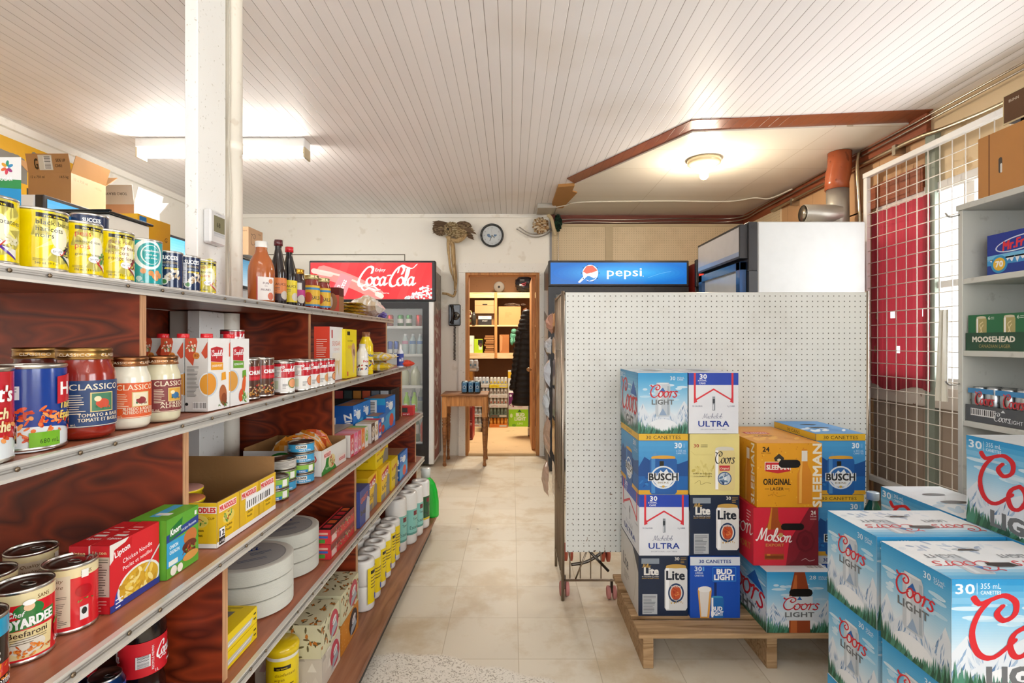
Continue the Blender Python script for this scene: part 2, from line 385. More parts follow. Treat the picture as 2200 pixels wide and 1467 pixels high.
    def build(s, name, parent=None, loc=(0, 0, 0), rz=0, rot=None, mats=None):
        me = bpy.data.meshes.new(name)
        me.from_pydata(s.V, [], s.F)
        ca = me.color_attributes.new('Col', 'FLOAT_COLOR', 'CORNER')
        buf = []
        for f, k in zip(s.F, s.K): buf += [k[0], k[1], k[2], 1]*len(f)
        ca.data.foreach_set('color', buf)
        me.polygons.foreach_set('material_index', s.M)
        me.polygons.foreach_set('use_smooth', s.S)
        for m in s.mats: me.materials.append(MATS[m])
        me.update()
        o = bpy.data.objects.new(name, me); C.objects.link(o)
        o.location = loc; o.rotation_euler = rot or (0, 0, rz)
        if parent: o.parent = parent
        return o

# ---- flat artwork (all in metres, origin lower left)
_TC = {}
def _txt(string, bold, shear, font=None):
    bold = 0; key = (string, bold, shear, font)
    if key in _TC: return _TC[key]
    cu = bpy.data.curves.new('t', 'FONT'); cu.body = string; cu.size = 1; cu.offset = bold; cu.shear = shear; cu.space_character = 1.04
    cu.resolution_u = 2; cu.fill_mode = 'FRONT'; cu.dimensions = '2D'
    ob = bpy.data.objects.new('t', cu); C.objects.link(ob)
    me = ob.to_mesh()
    vs = [(v.co.x, v.co.y) for v in me.vertices]; fs = [list(p.vertices) for p in me.polygons]
    ob.to_mesh_clear(); bpy.data.objects.remove(ob); bpy.data.curves.remove(cu)
    _TC[key] = (vs, fs)
    return _TC[key]
def catmull(p, n=5):
    if len(p) < 3: return p
    out = []; q = [p[0]] + list(p) + [p[-1]]
    for i in range(1, len(q)-2):
        for k in range(n):
            t = k/n; a, b, c, d = q[i-1], q[i], q[i+1], q[i+2]
            out.append(tuple(.5*((2*b[j]) + (-a[j]+c[j])*t + (2*a[j]-5*b[j]+4*c[j]-d[j])*t*t + (-a[j]+3*b[j]-3*c[j]+d[j])*t**3) for j in range(len(b))))
    out.append(tuple(p[-1])); return out
def hull(P):
    P = sorted(set(P)); 
    def half(P):
        h = []
        for p in P:
            while len(h) > 1 and (h[-1][0]-h[-2][0])*(p[1]-h[-2][1]) - (h[-1][1]-h[-2][1])*(p[0]-h[-2][0]) <= 0: h.pop()
            h.append(p)
        return h
    a = half(P); b = half(P[::-1]); return a[:-1] + b[:-1]
SG = {
 'C': ([[(0, 1.95), (.25, 1.75), (.65, 1.88), (1.15, 2.02), (1.6, 1.8), (1.62, 1.4), (1.25, 1.2), (.95, 1.42), (1.12, 1.66)], [(.65, 1.88), (.25, 1.4), (.12, .75), (.45, .12), (1.05, .0), (1.75, .55)]], 1.55),
 'Q': ([[(1.75, 1.3), (2.0, 1.9), (1.75, 2.25), (1.2, 2.1), (.55, 1.5), (.1, .6), (.25, 0), (.75, -.05), (1.3, .4)], [(1.3, 1.3), (1.25, 1.8), (1.5, 2.1)]], 1.25),
 'o': ([[(.5, .97), (.15, .75), (.05, .38), (.28, .03), (.62, .08), (.85, .45), (.75, .82), (.5, .97)], [(.78, .8), (1.1, .88)]], .98),
 'r': ([[(0, .75), (.28, .98), (.3, .65), (.24, .3), (.15, 0)], [(.25, .5), (.48, .88), (.8, .92)]], .78),
 's': ([[(-.05, .1), (.3, -.02), (.58, .2), (.42, .52), (.2, .74), (.36, .98), (.68, .86)]], .75),
 'a': ([[(.75, .85), (.4, .97), (.08, .6), (.1, .15), (.4, .03), (.7, .5), (.8, .92), (.72, .4), (.8, .04), (1.08, .25)]], 1.02),
 'c': ([[(.7, .72), (.45, .97), (.1, .6), (.1, .2), (.4, .0), (.85, .3)]], .8),
 'l': ([[(.05, .2), (.42, 1.2), (.5, 1.85), (.34, 2.05), (.2, 1.6), (.12, .6), (.2, .03), (.5, .2)]], .45),
 'n': ([[(0, .75), (.22, .95), (.2, .5), (.15, 0)], [(.18, .5), (.5, .97), (.7, .8), (.64, .2), (.8, .0), (1.02, .2)]], 1.0),
 'm': ([[(0, .75), (.2, .95), (.18, .5), (.13, 0)], [(.16, .5), (.42, .97), (.58, .8), (.52, 0)], [(.55, .5), (.85, .97), (1.0, .8), (.95, .2), (1.1, 0), (1.3, .2)]], 1.28),
 'e': ([[(.1, .45), (.58, .6), (.6, .9), (.3, .97), (.06, .5), (.2, .03), (.5, .0), (.85, .3)]], .8),
 'b': ([[(.1, .3), (.45, 1.6), (.35, 2), (.2, 1.5), (.12, .3), (.3, 0), (.65, .15), (.7, .6), (.4, .8), (.2, .5)]], .8),
 'p': ([[(.2, .95), (.05, -.8)], [(.15, .6), (.5, .97), (.75, .6), (.6, .1), (.2, .1)]], .85),
 'h': ([[(.1, .3), (.4, 1.7), (.3, 2), (.18, 1.4), (.1, 0)], [(.13, .5), (.45, .95), (.62, .7), (.6, .1), (.85, .2)]], .85),
 'i': ([[(.1, .5), (.25, .95), (.2, .2), (.35, 0), (.55, .2)], [(.3, 1.35), (.33, 1.42)]], .5),
 'M': ([[(0, .1), (.2, 0), (.45, 1.0), (.6, 1.95), (.75, .6), (.85, .2), (1.1, 1.2), (1.4, 1.95), (1.45, .8), (1.5, .05), (1.8, .25)]], 1.75),
 'L': ([[(.6, 1.6), (.9, 1.9), (.75, 2), (.5, 1.2), (.3, .2), (0, .05), (.4, .1), (1.0, 0)]], 1.0),
 'K': ([[(.4, 2), (.1, 0)], [(1.1, 1.9), (.3, 1.0), (1.1, 0)]], 1.1),
 't': ([[(.35, 1.5), (.15, .3), (.3, 0), (.55, .2)], [(.05, 1.0), (.6, 1.05)]], .5),
 '-': ([[(.1, .75), (.45, .78)]], .5), "'": ([[(.15, 1.9), (.05, 1.5)]], .25), ' ': ([], .6),
}
class Art:
    def __init__(s, W, H, bg=None):
        s.W, s.H = W, H; s.S = []
        if bg: s.R(0, 0, W, H, bg)
    def add(s, vs, fs, col, inc=1): s.S.append((vs, fs, col, inc)); return s
    def R(s, x0, y0, x1, y1, col): return s.add([(x0, y0), (x1, y0), (x1, y1), (x0, y1)], [[0, 1, 2, 3]], col)
    def P(s, pts, col): return s.add(list(pts), [list(range(len(pts)))], col)
    def E(s, cx, cy, rx, ry, col, n=20, rot=0):
        c, q = math.cos(rot), math.sin(rot); v = []
        for i in range(n):
            a = 2*math.pi*i/n; x, y = rx*math.cos(a), ry*math.sin(a); v.append((cx+x*c-y*q, cy+x*q+y*c))
        return s.add(v, [list(range(n))], col)
    def G(s, x0, y0, x1, y1, stops, n=12):
        """vertical colour blend, stops bottom -> top"""
        st = [(p, tuple(int(c.lstrip('#')[i:i+2], 16)/255 for i in (0, 2, 4))) for p, c in stops]
        for k in range(n):
            t = (k+.5)/n
            for (p0, c0), (p1, c1) in zip(st, st[1:]):
                if p0 <= t <= p1:
                    u = (t-p0)/(p1-p0+1e-9); c = tuple(a+(b-a)*u for a, b in zip(c0, c1)); break
            s.R(x0, y0+(y1-y0)*k/n, x1, y0+(y1-y0)*(k+1)/n, c)
        return s
    def T(s, t, x, y, h, col, w=None, bold=.02, shear=0, al='c', rot=0, flip=False):
        """text with cap height h, centred (or left) on x, baseline y; w fits the width"""
        vs, fs = _txt(t, bold, shear)
        if not vs: return s
        sc = h/.72; xs = [v[0] for v in vs]; x0, x1 = min(xs), max(xs); sx = sc
        if w: sx = w/(x1-x0+1e-6)
        ox = {'c': -(x0+x1)/2, 'l': -x0, 'r': -x1}[al]
        c, q = math.cos(rot), math.sin(rot); out = []
        for a, b in vs:
            u, v = (a+ox)*sx, b*sc
            if flip: u, v = -u, -v
            out.append((x+u*c-v*q, y+u*q+v*c))
        cps = [(0, 0)] if bold < .015 else [(-1, 0), (1, 0)] if bold < .03 else [(-1, -.7), (1, -.7), (1, .7), (-1, .7)]
        for dx, dy in cps: s.add([(p+dx*bold*sc*.75, q_+dy*bold*sc*.75) for p, q_ in out], [list(f) for f in fs], col, 1 if (dx, dy) == cps[0] else .2)
        return s
    def L(s, pts, wd, col, smooth=True, nib=1.0, ang=.6):
        if smooth: pts = catmull(pts, 5)
        N_ = 8; nb = []
        for i in range(N_):
            a = 2*math.pi*i/N_; x, y = wd/2*math.cos(a), wd/2*nib*math.sin(a)
            nb.append((x*math.cos(ang)-y*math.sin(ang), x*math.sin(ang)+y*math.cos(ang)))
        for i, (a, b) in enumerate(zip(pts, pts[1:])):
            h = hull([(a[0]+x, a[1]+y) for x, y in nb] + [(b[0]+x, b[1]+y) for x, y in nb]); s.add(h, [list(range(len(h)))], col, .15 if i else 1)
        return s
    def script(s, word, x, y, xh, col, wd=.25, shear=.15, nib=.45, w=None, rot=0, flip=False):
        adv = sum(SG[c][1] for c in word); k = xh; kx = (w/adv if w else k)
        cx = x - (adv*kx)/2; 
        cr, sr = math.cos(rot), math.sin(rot)
        vs = []; fs = []; nb = []
        for i in range(8):
            a = 2*math.pi*i/8; px, py = wd*k/2*math.cos(a), wd*k/2*nib*math.sin(a)
            nb.append((px*math.cos(.5)-py*math.sin(.5), px*math.sin(.5)+py*math.cos(.5)))
        for c in word:
            for st in SG[c][0]:
                pp = catmull([(cx + (px + py*shear)*kx - x, py*k) for px, py in st], 4)
                for a, b in zip(pp, pp[1:]):
                    h = hull([(a[0]+u, a[1]+v) for u, v in nb] + [(b[0]+u, b[1]+v) for u, v in nb])
                    if flip: h = [(-u, -v) for u, v in h]
                    h = [(x+u*cr-v*sr, y+u*sr+v*cr) for u, v in h]
                    s.add(h, [list(range(len(h)))], col, .08)
            cx += SG[c][1]*kx
        return s
    def food(s, cx, cy, rx, ry, cols, n=26, size=.3, seed=1):
        rnd = random.Random(seed)
        for i in range(n):
            a = rnd.uniform(0, 6.28); q = math.sqrt(rnd.random())
            s.E(cx+rx*q*math.cos(a), cy+ry*q*math.sin(a), size*min(rx, ry)*rnd.uniform(.6, 1.3), size*min(rx, ry)*rnd.uniform(.25, .6), rnd.choice(cols), 8, rnd.uniform(0, 3))
        return s
    def bars(s, x0, y0, x1, y1, horiz=False, seed=3):
        rnd = random.Random(seed); s.R(x0, y0, x1, y1, '#f2f2f0'); n = 13
        for i in range(n):
            t = (i+.2)/n; w_ = rnd.uniform(.25, .65)/n
            if horiz: s.R(x0+(x1-x0)*.1, y0+(y1-y0)*t, x1-(x1-x0)*.1, y0+(y1-y0)*(t+w_), '#222222')
            else: s.R(x0+(x1-x0)*t, y0+(y1-y0)*.15, x0+(x1-x0)*(t+w_), y1-(y1-y0)*.08, '#222222')
        return s
    def lines(s, x0, y0, x1, y1, n, col='#555555', seed=2):
        """small print, too fine to read"""
        rnd = random.Random(seed); h = (y1-y0)/n
        for i in range(n):
            s.R(x0, y1-h*(i+.75), x0+(x1-x0)*rnd.uniform(.6, 1), y1-h*(i+.45), col)
        return s
    def burst(s, cx, cy, r0, r1, col, n=14):
        pts = []
        for i in range(2*n):
            a = math.pi*i/n; r = r1 if i % 2 == 0 else r0; pts.append((cx+r*math.cos(a), cy+r*math.sin(a)*1.1))
        return s.P(pts, col)
    @staticmethod
    def cut(vs, fs, step):
        bm = bmesh.new(); bv = [bm.verts.new((x, y, 0)) for x, y in vs]
        for f in fs:
            try: bm.faces.new([bv[i] for i in f])
            except ValueError: pass
        bmesh.ops.triangulate(bm, faces=bm.faces[:])
        xs = [v[0] for v in vs]; x0, x1 = min(xs), max(xs)
        k = math.floor(x0/step)+1
        while k*step < x1:
            g = bm.verts[:] + bm.edges[:] + bm.faces[:]
            bmesh.ops.bisect_plane(bm, geom=g, dist=1e-7, plane_co=(k*step, 0, 0), plane_no=(1, 0, 0)); k += 1
        bm.verts.index_update()
        V = [(v.co.x, v.co.y) for v in bm.verts]; F = [[v.index for v in f.verts] for f in bm.faces]; bm.free()
        for f in F:
            if sum(V[a][0]*V[b][1]-V[b][0]*V[a][1] for a, b in zip(f, f[1:]+f[:1])) < 0: f.reverse()
        return V, F
def clip(A, x0=None, x1=None):
    """keep artwork inside its panel"""
    x0 = 0 if x0 is None else x0; x1 = A.W if x1 is None else x1
    out = []
    for vs, fs, col, inc in A.S:
        xs = [v[0] for v in vs]; ys = [v[1] for v in vs]
        if min(xs) >= x0-1e-6 and max(xs) <= x1+1e-6 and min(ys) >= -1e-6 and max(ys) <= A.H+1e-6: out.append((vs, fs, col, inc)); continue
        bm = bmesh.new(); bv = [bm.verts.new((x, y, 0)) for x, y in vs]
        for f in fs:
            try: bm.faces.new([bv[i] for i in f])
            except ValueError: pass
        for co, no in (((x0, 0, 0), (-1, 0, 0)), ((x1, 0, 0), (1, 0, 0)), ((0, 0, 0), (0, -1, 0)), ((0, A.H, 0), (0, 1, 0))):
            g = bm.verts[:] + bm.edges[:] + bm.faces[:]
            if g: bmesh.ops.bisect_plane(bm, geom=g, dist=1e-7, plane_co=co, plane_no=no, clear_outer=True)
        bm.verts.index_update()
        V = [(v.co.x, v.co.y) for v in bm.verts]; F = [[v.index for v in f.verts] for f in bm.faces]; bm.free()
        if F: out.append((V, F, col, inc))
    A.S = out; return A

def tag(o, label=None, cat=None, group=None, kind=None):
    if label: o['label'] = label
    if cat: o['category'] = cat
    if group: o['group'] = group
    if kind: o['kind'] = kind
    return o
def thing(name, label, cat, loc=(0, 0, 0), rz=0, group=None):
    o = bpy.data.objects.new(name, None); C.objects.link(o); o.empty_display_size = .05
    o.location = loc; o.rotation_euler = (0, 0, rz); return tag(o, label, cat, group)
def dup(root, loc, rz=None, label=None, group=None, rot=None):
    r = root.copy(); C.objects.link(r); r.location = loc
    if rz is not None: r.rotation_euler = (0, 0, rz)
    if rot is not None: r.rotation_euler = rot
    if label: r['label'] = label
    if group: r['group'] = group
    for ch in list(root.children):
        c = ch.copy(); C.objects.link(c); c.parent = r
        for g in list(ch.children):
            d = g.copy(); C.objects.link(d); d.parent = c
    return r
def struct(o): o['kind'] = 'structure'; return o
def sbox(name, x0, y0, z0, x1, y1, z1, mat, parent=None, c=0):
    m = MB(); m.box(x0, y0, z0, x1, y1, z1, '#ffffff', mat, c); o = m.build(name, parent)
    return o
def wall_piece(name, boxes, mat):
    m = MB()
    for b in boxes: m.box(*b, '#ffffff', mat)
    return struct(m.build(name))
# ================================================================ room shell
XL, XR, YF, YB, ZC = -3.195, 2.55, -2.5, 5.71, 2.64
floor = struct(sbox('floor', XL-.2, YF-.2, -.05, XR+.2, YB, 0, 'vinyl_tiles'))
struct(sbox('ceiling', XL-.1, YF-.1, ZC, XR+.1, YB+.1, ZC+.1, 'ceiling_boards'))
wall_piece('wall_left', [(XL-.1, YF, 0, XL, YB, ZC)], 'wall_paint')
wall_piece('wall_back', [(XL, YB, 0, -.51, YB+.1, ZC), (-.51, YB, 2.0, .30, YB+.1, ZC), (.30, YB, 0, XR, YB+.1, ZC)], 'wall_paint')
wall_piece('wall_front', [(XL, YF-.1, 0, XR, YF, .7), (XL, YF-.1, 2.35, XR, YF, ZC), (XL, YF-.1, .7, -2.3, YF, 2.35), (.5, YF-.1, .7, .9, YF, 2.35), (2.35, YF-.1, .7, XR, YF, 2.35)], 'wall_paint')  # openings are for the assumed shop-front windows
# right wall: near part plaster with window, far part boards
W0, W1, WZ0, WZ1 = 2.2, 3.62, .97, 2.19
wall_piece('wall_right', [(XR, YF, 0, XR+.1, -1.4, ZC), (XR, -1.4, 0, XR+.1, .3, .97), (XR, -1.4, 2.26, XR+.1, .3, ZC), (XR, .3, 0, XR+.1, W0, ZC), (XR, W0, WZ1, XR+.1, 3.16, ZC), (XR, 3.16, WZ1, XR+.1, W1, ZC), (XR, W0, 0, XR+.1, W1, WZ0), (XR, W1, 0, XR+.1, YB, ZC)], 'cream_plaster')  # opening next to the camera belongs to the assumed window
struct(sbox('trim_1', XR-.012, 3.2, 2.18, XR-.001, YB, 2.5, 'panel_boards'))
struct(sbox('trim_2', XR-.012, 3.68, 0, XR-.001, YB, 2.19, 'panel_boards'))
struct(sbox('trim_3', XR-.010, 2.0, 0, XR-.001, 3.66, .86, 'rough_boards'))
struct(sbox('trim_4', XR-.03, 3.17, 2.50, XR-.001, YB-.02, 2.635, 'rust_beam'))
speck('sage_paint', '#8e978a', '#7b8478', .4, 12)
struct(sbox('trim_5', XR-.036, 3.10, 0, XR-.001, 3.172, 2.49, 'sage_paint'))
struct(sbox('trim_6', XR-.03, 3.2, 2.17, XR-.013, 3.72, 2.33, 'rust_beam'))
# back wall, right half: brown rail under the ceiling, cream pegboard sheets in battens
struct(sbox('trim_7', .42, YB-.03, 2.535, XR-.03, YB-.001, 2.635, 'brown_beam'))
struct(sbox('trim_8', .415, YB-.018, 0, .44, YB-.001, 2.63, 'steel_panel'))
m = MB(); m.box(.44, YB-.012, 1.2, XR, YB-.002, 2.52, '#ffffff', 'pegboard_cream_back'); struct(m.build('trim_9'))
m = MB()
for a, b in ((.435, .46), (1.02, 1.1)): m.box(a, YB-.022, 1.2, b, YB-.012, 2.52, '#dcc8a4', 'matte')
m.box(.46, YB-.024, 2.5, XR-.02, YB-.012, 2.53, '#dcc8a4', 'matte'); struct(m.build('trim_10'))
m = MB(); m.box(XR-.03, 4.9, 1.2, XR-.013, 5.69, 2.5, '#ffffff', 'pegboard_cream_side'); struct(m.build('trim_11'))
# cover strip where the white wall meets the ceiling, one ceiling beam board near the camera
struct(sbox('trim_12', XL, YB-.02, 2.6, .40, YB-.001, 2.639, 'wall_paint'))
struct(sbox('trim_13', -1.15, 1.93, ZC-.008, 1.0, 2.10, ZC-.0005, 'white_paint'))
struct(sbox('trim_14', XL+.001, YF, ZC-.05, XL+.03, YB-.02, ZC-.001, 'wall_paint'))
# pasted-up panel ceiling over the coolers: bare brown margin, then smooth sheets
def slab(mb, pts, z0, z1, col, fin):
    n = len(pts)
    mb.poly([(x, y, z1) for x, y in pts], col, fin); mb.poly([(x, y, z0) for x, y in pts][::-1], col, fin)
    for i in range(n):
        a, b = pts[i], pts[(i+1) % n]
        mb.poly([(*a, z0), (*b, z0), (*b, z1), (*a, z1)], col, fin)
planks('ceiling_bare', '#8f4d2b', '#4d2715', 0, .0592, .03, .12, .35)
m = MB(); slab(m, [(.47, 4.45), (1.13, 3.28), (2.53, 3.13), (2.53, 3.31), (1.19, 3.44), (.55, 4.58)], ZC-.006, ZC-.0005, '#ffffff', 'ceiling_bare')
struct(m.build('trim_15'))
def sheet_ceiling():
    mt, nt, b = newmat('ceiling_sheets')
    tc = N(nt, 'ShaderNodeTexCoord'); mp = N(nt, 'ShaderNodeMapping'); mp.inputs['Rotation'].default_value = (0, 0, 0); mp.inputs['Location'].default_value = (.35, .3, 0)
    nt.links.new(tc.outputs['Object'], mp.inputs[0])
    br = N(nt, 'ShaderNodeTexBrick'); br.inputs['Scale'].default_value = 1; br.inputs['Mortar Size'].default_value = .002
    br.inputs['Brick Width'].default_value = .81; br.inputs['Row Height'].default_value = .405; br.offset = 0
    br.inputs['Color1'].default_value = (*lin('#e3dccd'), 1); br.inputs['Color2'].default_value = (*lin('#ded6c6'), 1); br.inputs['Mortar'].default_value = (*lin('#b9a98f'), 1)
    nt.links.new(mp.outputs[0], br.inputs['Vector']); nt.links.new(br.outputs['Color'], b.inputs['Base Color']); b.inputs['Roughness'].default_value = .35
    MATS['ceiling_sheets'] = mt
sheet_ceiling()
m = MB(); slab(m, [(.55, 4.58), (1.19, 3.44), (2.53, 3.31), (2.53, 5.69), (.46, 5.69), (.46, 4.9)], ZC-.016, ZC-.001, '#ffffff', 'ceiling_sheets'); struct(m.build('trim_16'))

m = MB(); yy = YB-.004; m.box(-2.8, yy, 2.195, -1.17, YB-.001, 2.203, '#6f6656', 'matte'); m.box(-1.178, yy, 2.0, -1.17, YB-.001, 2.195, '#6f6656', 'matte'); struct(m.build('trim_18'))
# side window: frame, glass, red cloth over the far half
win = struct(thing('window_1', None, None))
m = MB()
for z in (WZ0, WZ1-.06): m.box(XR-.02, W0, z, XR+.06, W1, z+.06, '#ece9e4', 'matte')
for y in (W0, 2.86, 3.1, 3.55): m.box(XR-.012, y, WZ0, XR+.07, y+.07, WZ1, '#ece9e4', 'matte')
m.box(XR-.02, 2.3, 1.56, XR+.03, 3.1, 1.6, '#ece9e4', 'matte')
m.build('window_frame', win)
m = MB(); m.box(XR+.05, W0+.05, WZ0+.05, XR+.055, W1-.05, WZ1-.05, '#ffffff', 'glass'); m.build('window_pane', win)
m = MB(); m.box(XR-.035, 2.2, .85, XR-.001, 3.66, .97, '#ffffff', 'sill_paint'); m.build('window_sill', win)
struct(win)
wf = struct(thing('window_4', None, None)); m = MB()  # assumed window beside the camera, unseen, goes with the added daylight
for z in (.97, 2.2): m.box(XR-.02, -1.4, z, XR+.08, .3, z+.06, '#e8e4dc', 'matte')
for y in (-1.4, -.58, .24): m.box(XR-.02, y, .97, XR+.08, y+.06, 2.26, '#e8e4dc', 'matte')
m.build('window_frame', wf); m = MB(); m.box(XR+.05, -1.35, 1.02, XR+.055, .25, 2.2, '#ffffff', 'glass'); m.build('window_pane', wf)
# assumed front windows behind the camera, out of view, added for daylight
for i, (a, b) in enumerate(((-2.3, .5), (.9, 2.35))):
    wf = struct(thing('window_%d' % (i+2), None, None)); m = MB()
    for z in (.7, 2.29): m.box(a, YF-.08, z, b, YF+.01, z+.06, '#e8e4dc', 'matte')
    for x in (a, (a+b)/2-.03, b-.06): m.box(x, YF-.08, .7, x+.06, YF+.01, 2.35, '#e8e4dc', 'matte')
    m.build('window_frame', wf)
    m = MB(); m.box(a+.05, YF-.05, .75, b-.05, YF-.045, 2.3, '#ffffff', 'glass'); m.build('window_pane', wf)

# ---------------------------------------------------------------- doorway and back room
dw = struct(thing('door_1', None, None))
m = MB()
m.box(-.585, YB-.022, 0, -.51, YB-.001, 2.01, '#e9e3d6', 'white_paint'); m.box(.30, YB-.022, 0, .375, YB-.001, 2.01, '#e9e3d6', 'white_paint')
m.box(-.585, YB-.03, 2.0, .335, YB-.001, 2.10, '#e9e3d6', 'white_paint'); m.box(.335, YB-.026, 2.0, .375, YB-.001, 2.10, '#e9e3d6', 'white_paint')
m.build('door_trim', dw)
m = MB(); m.box(-.515, YB-.01, 0, -.475, YB+.14, 2.0, '#fff', 'orange_wood'); m.box(.262, YB-.01, 0, .302, YB+.14, 2.0, '#fff', 'orange_wood')
m.box(-.475, YB-.01, 1.975, .262, YB+.14, 2.0, '#fff', 'orange_wood'); m.build('door_jamb', dw)
m = MB(); m.box(-.475, YB-.03, 0, .262, YB+.14, .028, '#fff', 'pine'); m.build('threshold', dw)
# the door itself, folded back into the room behind
m = MB(); m.box(.222, YB+.15, .04, .258, YB+.86, 1.97, '#fff', 'orange_wood'); dl = m.build('door_leaf', dw)
m = MB(); m.lathe([(0, -.05), (.012, -.048), (.025, -.03), (.022, -.01), (.01, 0), (.01, .01)], '#b98a5a', 'gloss', 14, (.215, YB+.2, .93), axis='X'); m.build('door_knob', dl)
speck('back_floor', '#d8b98a', '#b9976a', .6, 6)
speck('brown_board', '#80593a', '#6d4a2f', .5, 40, .9)
BX0, BX1, BY1 = -1.0, 1.0, 8.35
struct(sbox('floor.001', BX0, YB+.005, -.05, BX1, BY1, .012, 'back_floor'))
struct(sbox('ceiling.001', BX0, YB+.1, 2.6, BX1, BY1, 2.7, 'brown_board'))
wall_piece('wall_storeroom', [(BX0-.05, YB+.1, 0, BX0, BY1, 2.6), (BX1, YB+.1, 0, BX1+.05, BY1, 2.6), (BX0, BY1, 0, BX1, BY1+.05, 2.6)], 'brown_board')

# ================================================================ shelf gondola on the left
K = 17/1120; GR = -math.atan(K)
def G(a, b, z): return (a+K*b, b, z)
S1, S2, S3, S4, S5 = 1.377, 1.0706, .762, .466, .104
TILT = {S1: .0087, S2: .0086}     # the two upper boards rise slightly towards the far end
FR = {S1: -.865, S2: -.746, S3: -.664, S4: -.654}
gon = thing('shelf_gondola', 'long double-sided red plywood shop shelving with aluminium edge strips along the aisle', 'shelving')
def gslab(mb, a0, a1, b0, b1, z0, z1, fin, cor=0):
    pts = [(a0, b0), (a1, b0), (a1, b1-cor), (a1-cor*.35, b1-cor*.25), (a1-cor, b1), (a0, b1)] if cor else [(a0, b0), (a1, b0), (a1, b1), (a0, b1)]
    slab(mb, [G(a, b, 0)[:2] for a, b in pts], z0, z1, '#ffffff', fin)
def tilt(m, z):
    k = TILT.get(z, 0)
    if k: m.V = [(x, y, q+k*(y-1.6)) for x, y, q in m.V]
for z, a in FR.items():
    m = MB(); gslab(m, -2.3-a, a-.004, -.5, 3.55, z-.022, z-.001, 'ply_shelf', .04)
    tilt(m, z); sh = m.build('shelf', gon)
    m = MB()
    for sgn in (0,):
        def strip(b0, b1):
            for (d, z0, z1, cc) in ((.006, -.026, 0.0, '#c3c0ba'), (.0085, -.004, .0004, '#dedbd4'), (.008, -.013, -.0115, '#8d8983'), (.0095, -.026, -.021, '#d8d4cc'), (.007, -.009, -.0075, '#9f9b95')):
                slab(m, [G(a-.004, b0, 0)[:2], G(a+d, b0, 0)[:2], G(a+d, b1, 0)[:2], G(a-.004, b1, 0)[:2]], z+z0, z+z1, cc, 'alu')
        strip(-.5, 2.149); strip(2.152, 3.53)
        slab(m, [G(a-.05, 3.552, 0)[:2], G(a+.002, 3.53, 0)[:2], G(a-.0, 3.52, 0)[:2], G(a-.05, 3.54, 0)[:2]], z-.026, z+.001, '#c3c0ba', 'alu')
        slab(m, [G(-2.3-a, 3.552, 0)[:2], G(a-.05, 3.552, 0)[:2], G(a-.05, 3.542, 0)[:2], G(-2.3-a, 3.542, 0)[:2]], z-.026, z+.001, '#c3c0ba', 'alu')
        b = .2; k = 0
        while b < 3.5:
            p = G(a+.0085, b, z-.010); m.lathe([(.0042, 0), (.0042, .0008), (.003, .0022), (0, .0024)], '#8a7a66', 'metal', 8, p, axis='X')
            k += 1; b += (.075, .19, .11)[k % 3]
    tilt(m, z); m.build('edge_strip', sh)
m = MB(); gslab(m, -1.80, -.548, -.5, 3.555, S5-.02, S5, 'deck_wood', .1); m.build('deck', gon)
m = MB(); gslab(m, -1.76, -.58, -.5, 3.47, .0005, S5-.02, 'black_plastic', .05); m.build('plinth', gon)
speck('worn_black', '#3f3b35', '#a39c8c', .3, 22, .6)
bpy.data.objects['plinth'].data.materials[0] = MATS['worn_black']
for b in (1.185, 2.13, 3.36):
    m = MB()
    for (z0, z1, a) in ((S2, S1-.022, -.862), (S3, S2-.022, -.764), (S4, S3-.022, -.674), (S5, S4-.022, -.668)):
        p = [G(-2.3-a, b, 0)[:2], G(a-.003, b, 0)[:2], G(a-.003, b+.018, 0)[:2], G(-2.3-a, b+.018, 0)[:2]]
        slab(m, p, z0, z1, '#ffffff', 'ply_red')
        p = [G(a-.003, b+.0005, 0)[:2], G(a, b+.0005, 0)[:2], G(a, b+.0175, 0)[:2], G(a-.003, b+.0175, 0)[:2]]
        slab(m, p, z0, z1, '#ffffff', 'ply_edge')
    m.V = [(x, y, q+.0087*(y-1.6)*(q > 1.0)) for x, y, q in m.V]; m.build('divider', gon)
m = MB()
for z0, z1 in ((S2, S1-.022), (S3, S2-.022)): slab(m, [G(-1.30, 1.205, 0)[:2], G(-1.288, 1.205, 0)[:2], G(-1.288, 2.128, 0)[:2], G(-1.30, 2.128, 0)[:2]], z0, z1, '#ffffff', 'ply_red')
m.build('back_panel', gon)  # panel added to make the bay behind the post dark

# square post and drain pipe rising through the gondola
post = MB()
post.box(-1.175, 1.87, S1+.007, -1.128, 2.055, ZC-.001, '#e9e9e4', 'post_paint', .003)
post.box(-1.172, 1.88, S3+.001, -1.125, 2.04, S2-.023, '#e9e9e4', 'post_paint', .003); post.box(-1.172, 1.88, S2+.006, -1.125, 2.04, S1-.023, '#e9e9e4', 'post_paint', .003)
post.box(-1.25, 1.90, S2+.006, -1.176, 2.03, S1-.023, '#cfc7ba', 'matte', .003)
tag(post.build('wooden_post'), 'white painted wooden post between shelves and ceiling, thermostat on its side', 'post')
m = MB()
prof = [(.038, 0), (.038, .62), (.0405, .621), (.0405, .66), (.038, .661), (.038, ZC-S1-.002)]
m.lathe(prof, '#efe8da', 'ivory_pvc', 28, (-1.13, 2.105, S1+.007))
for z0, z1 in ((S3, S2-.022), (S2+.006, S1-.022)): m.lathe([(.037, .001), (.037, z1-z0-.001)], '#efe8da', 'ivory_pvc', 28, (-1.13, 2.085, z0))
tag(m.build('drain_pipe'), 'round ivory painted drain pipe rising to the ceiling beside the wooden post', 'pipe')
m = MB(); pts = catmull([(-1.118, 2.06, 2.63), (-1.117, 2.062, 2.3), (-1.119, 2.06, 2.02), (-1.112, 2.062, 1.8), (-1.118, 2.06, 1.62), (-1.116, 2.065, 1.40)], 6)
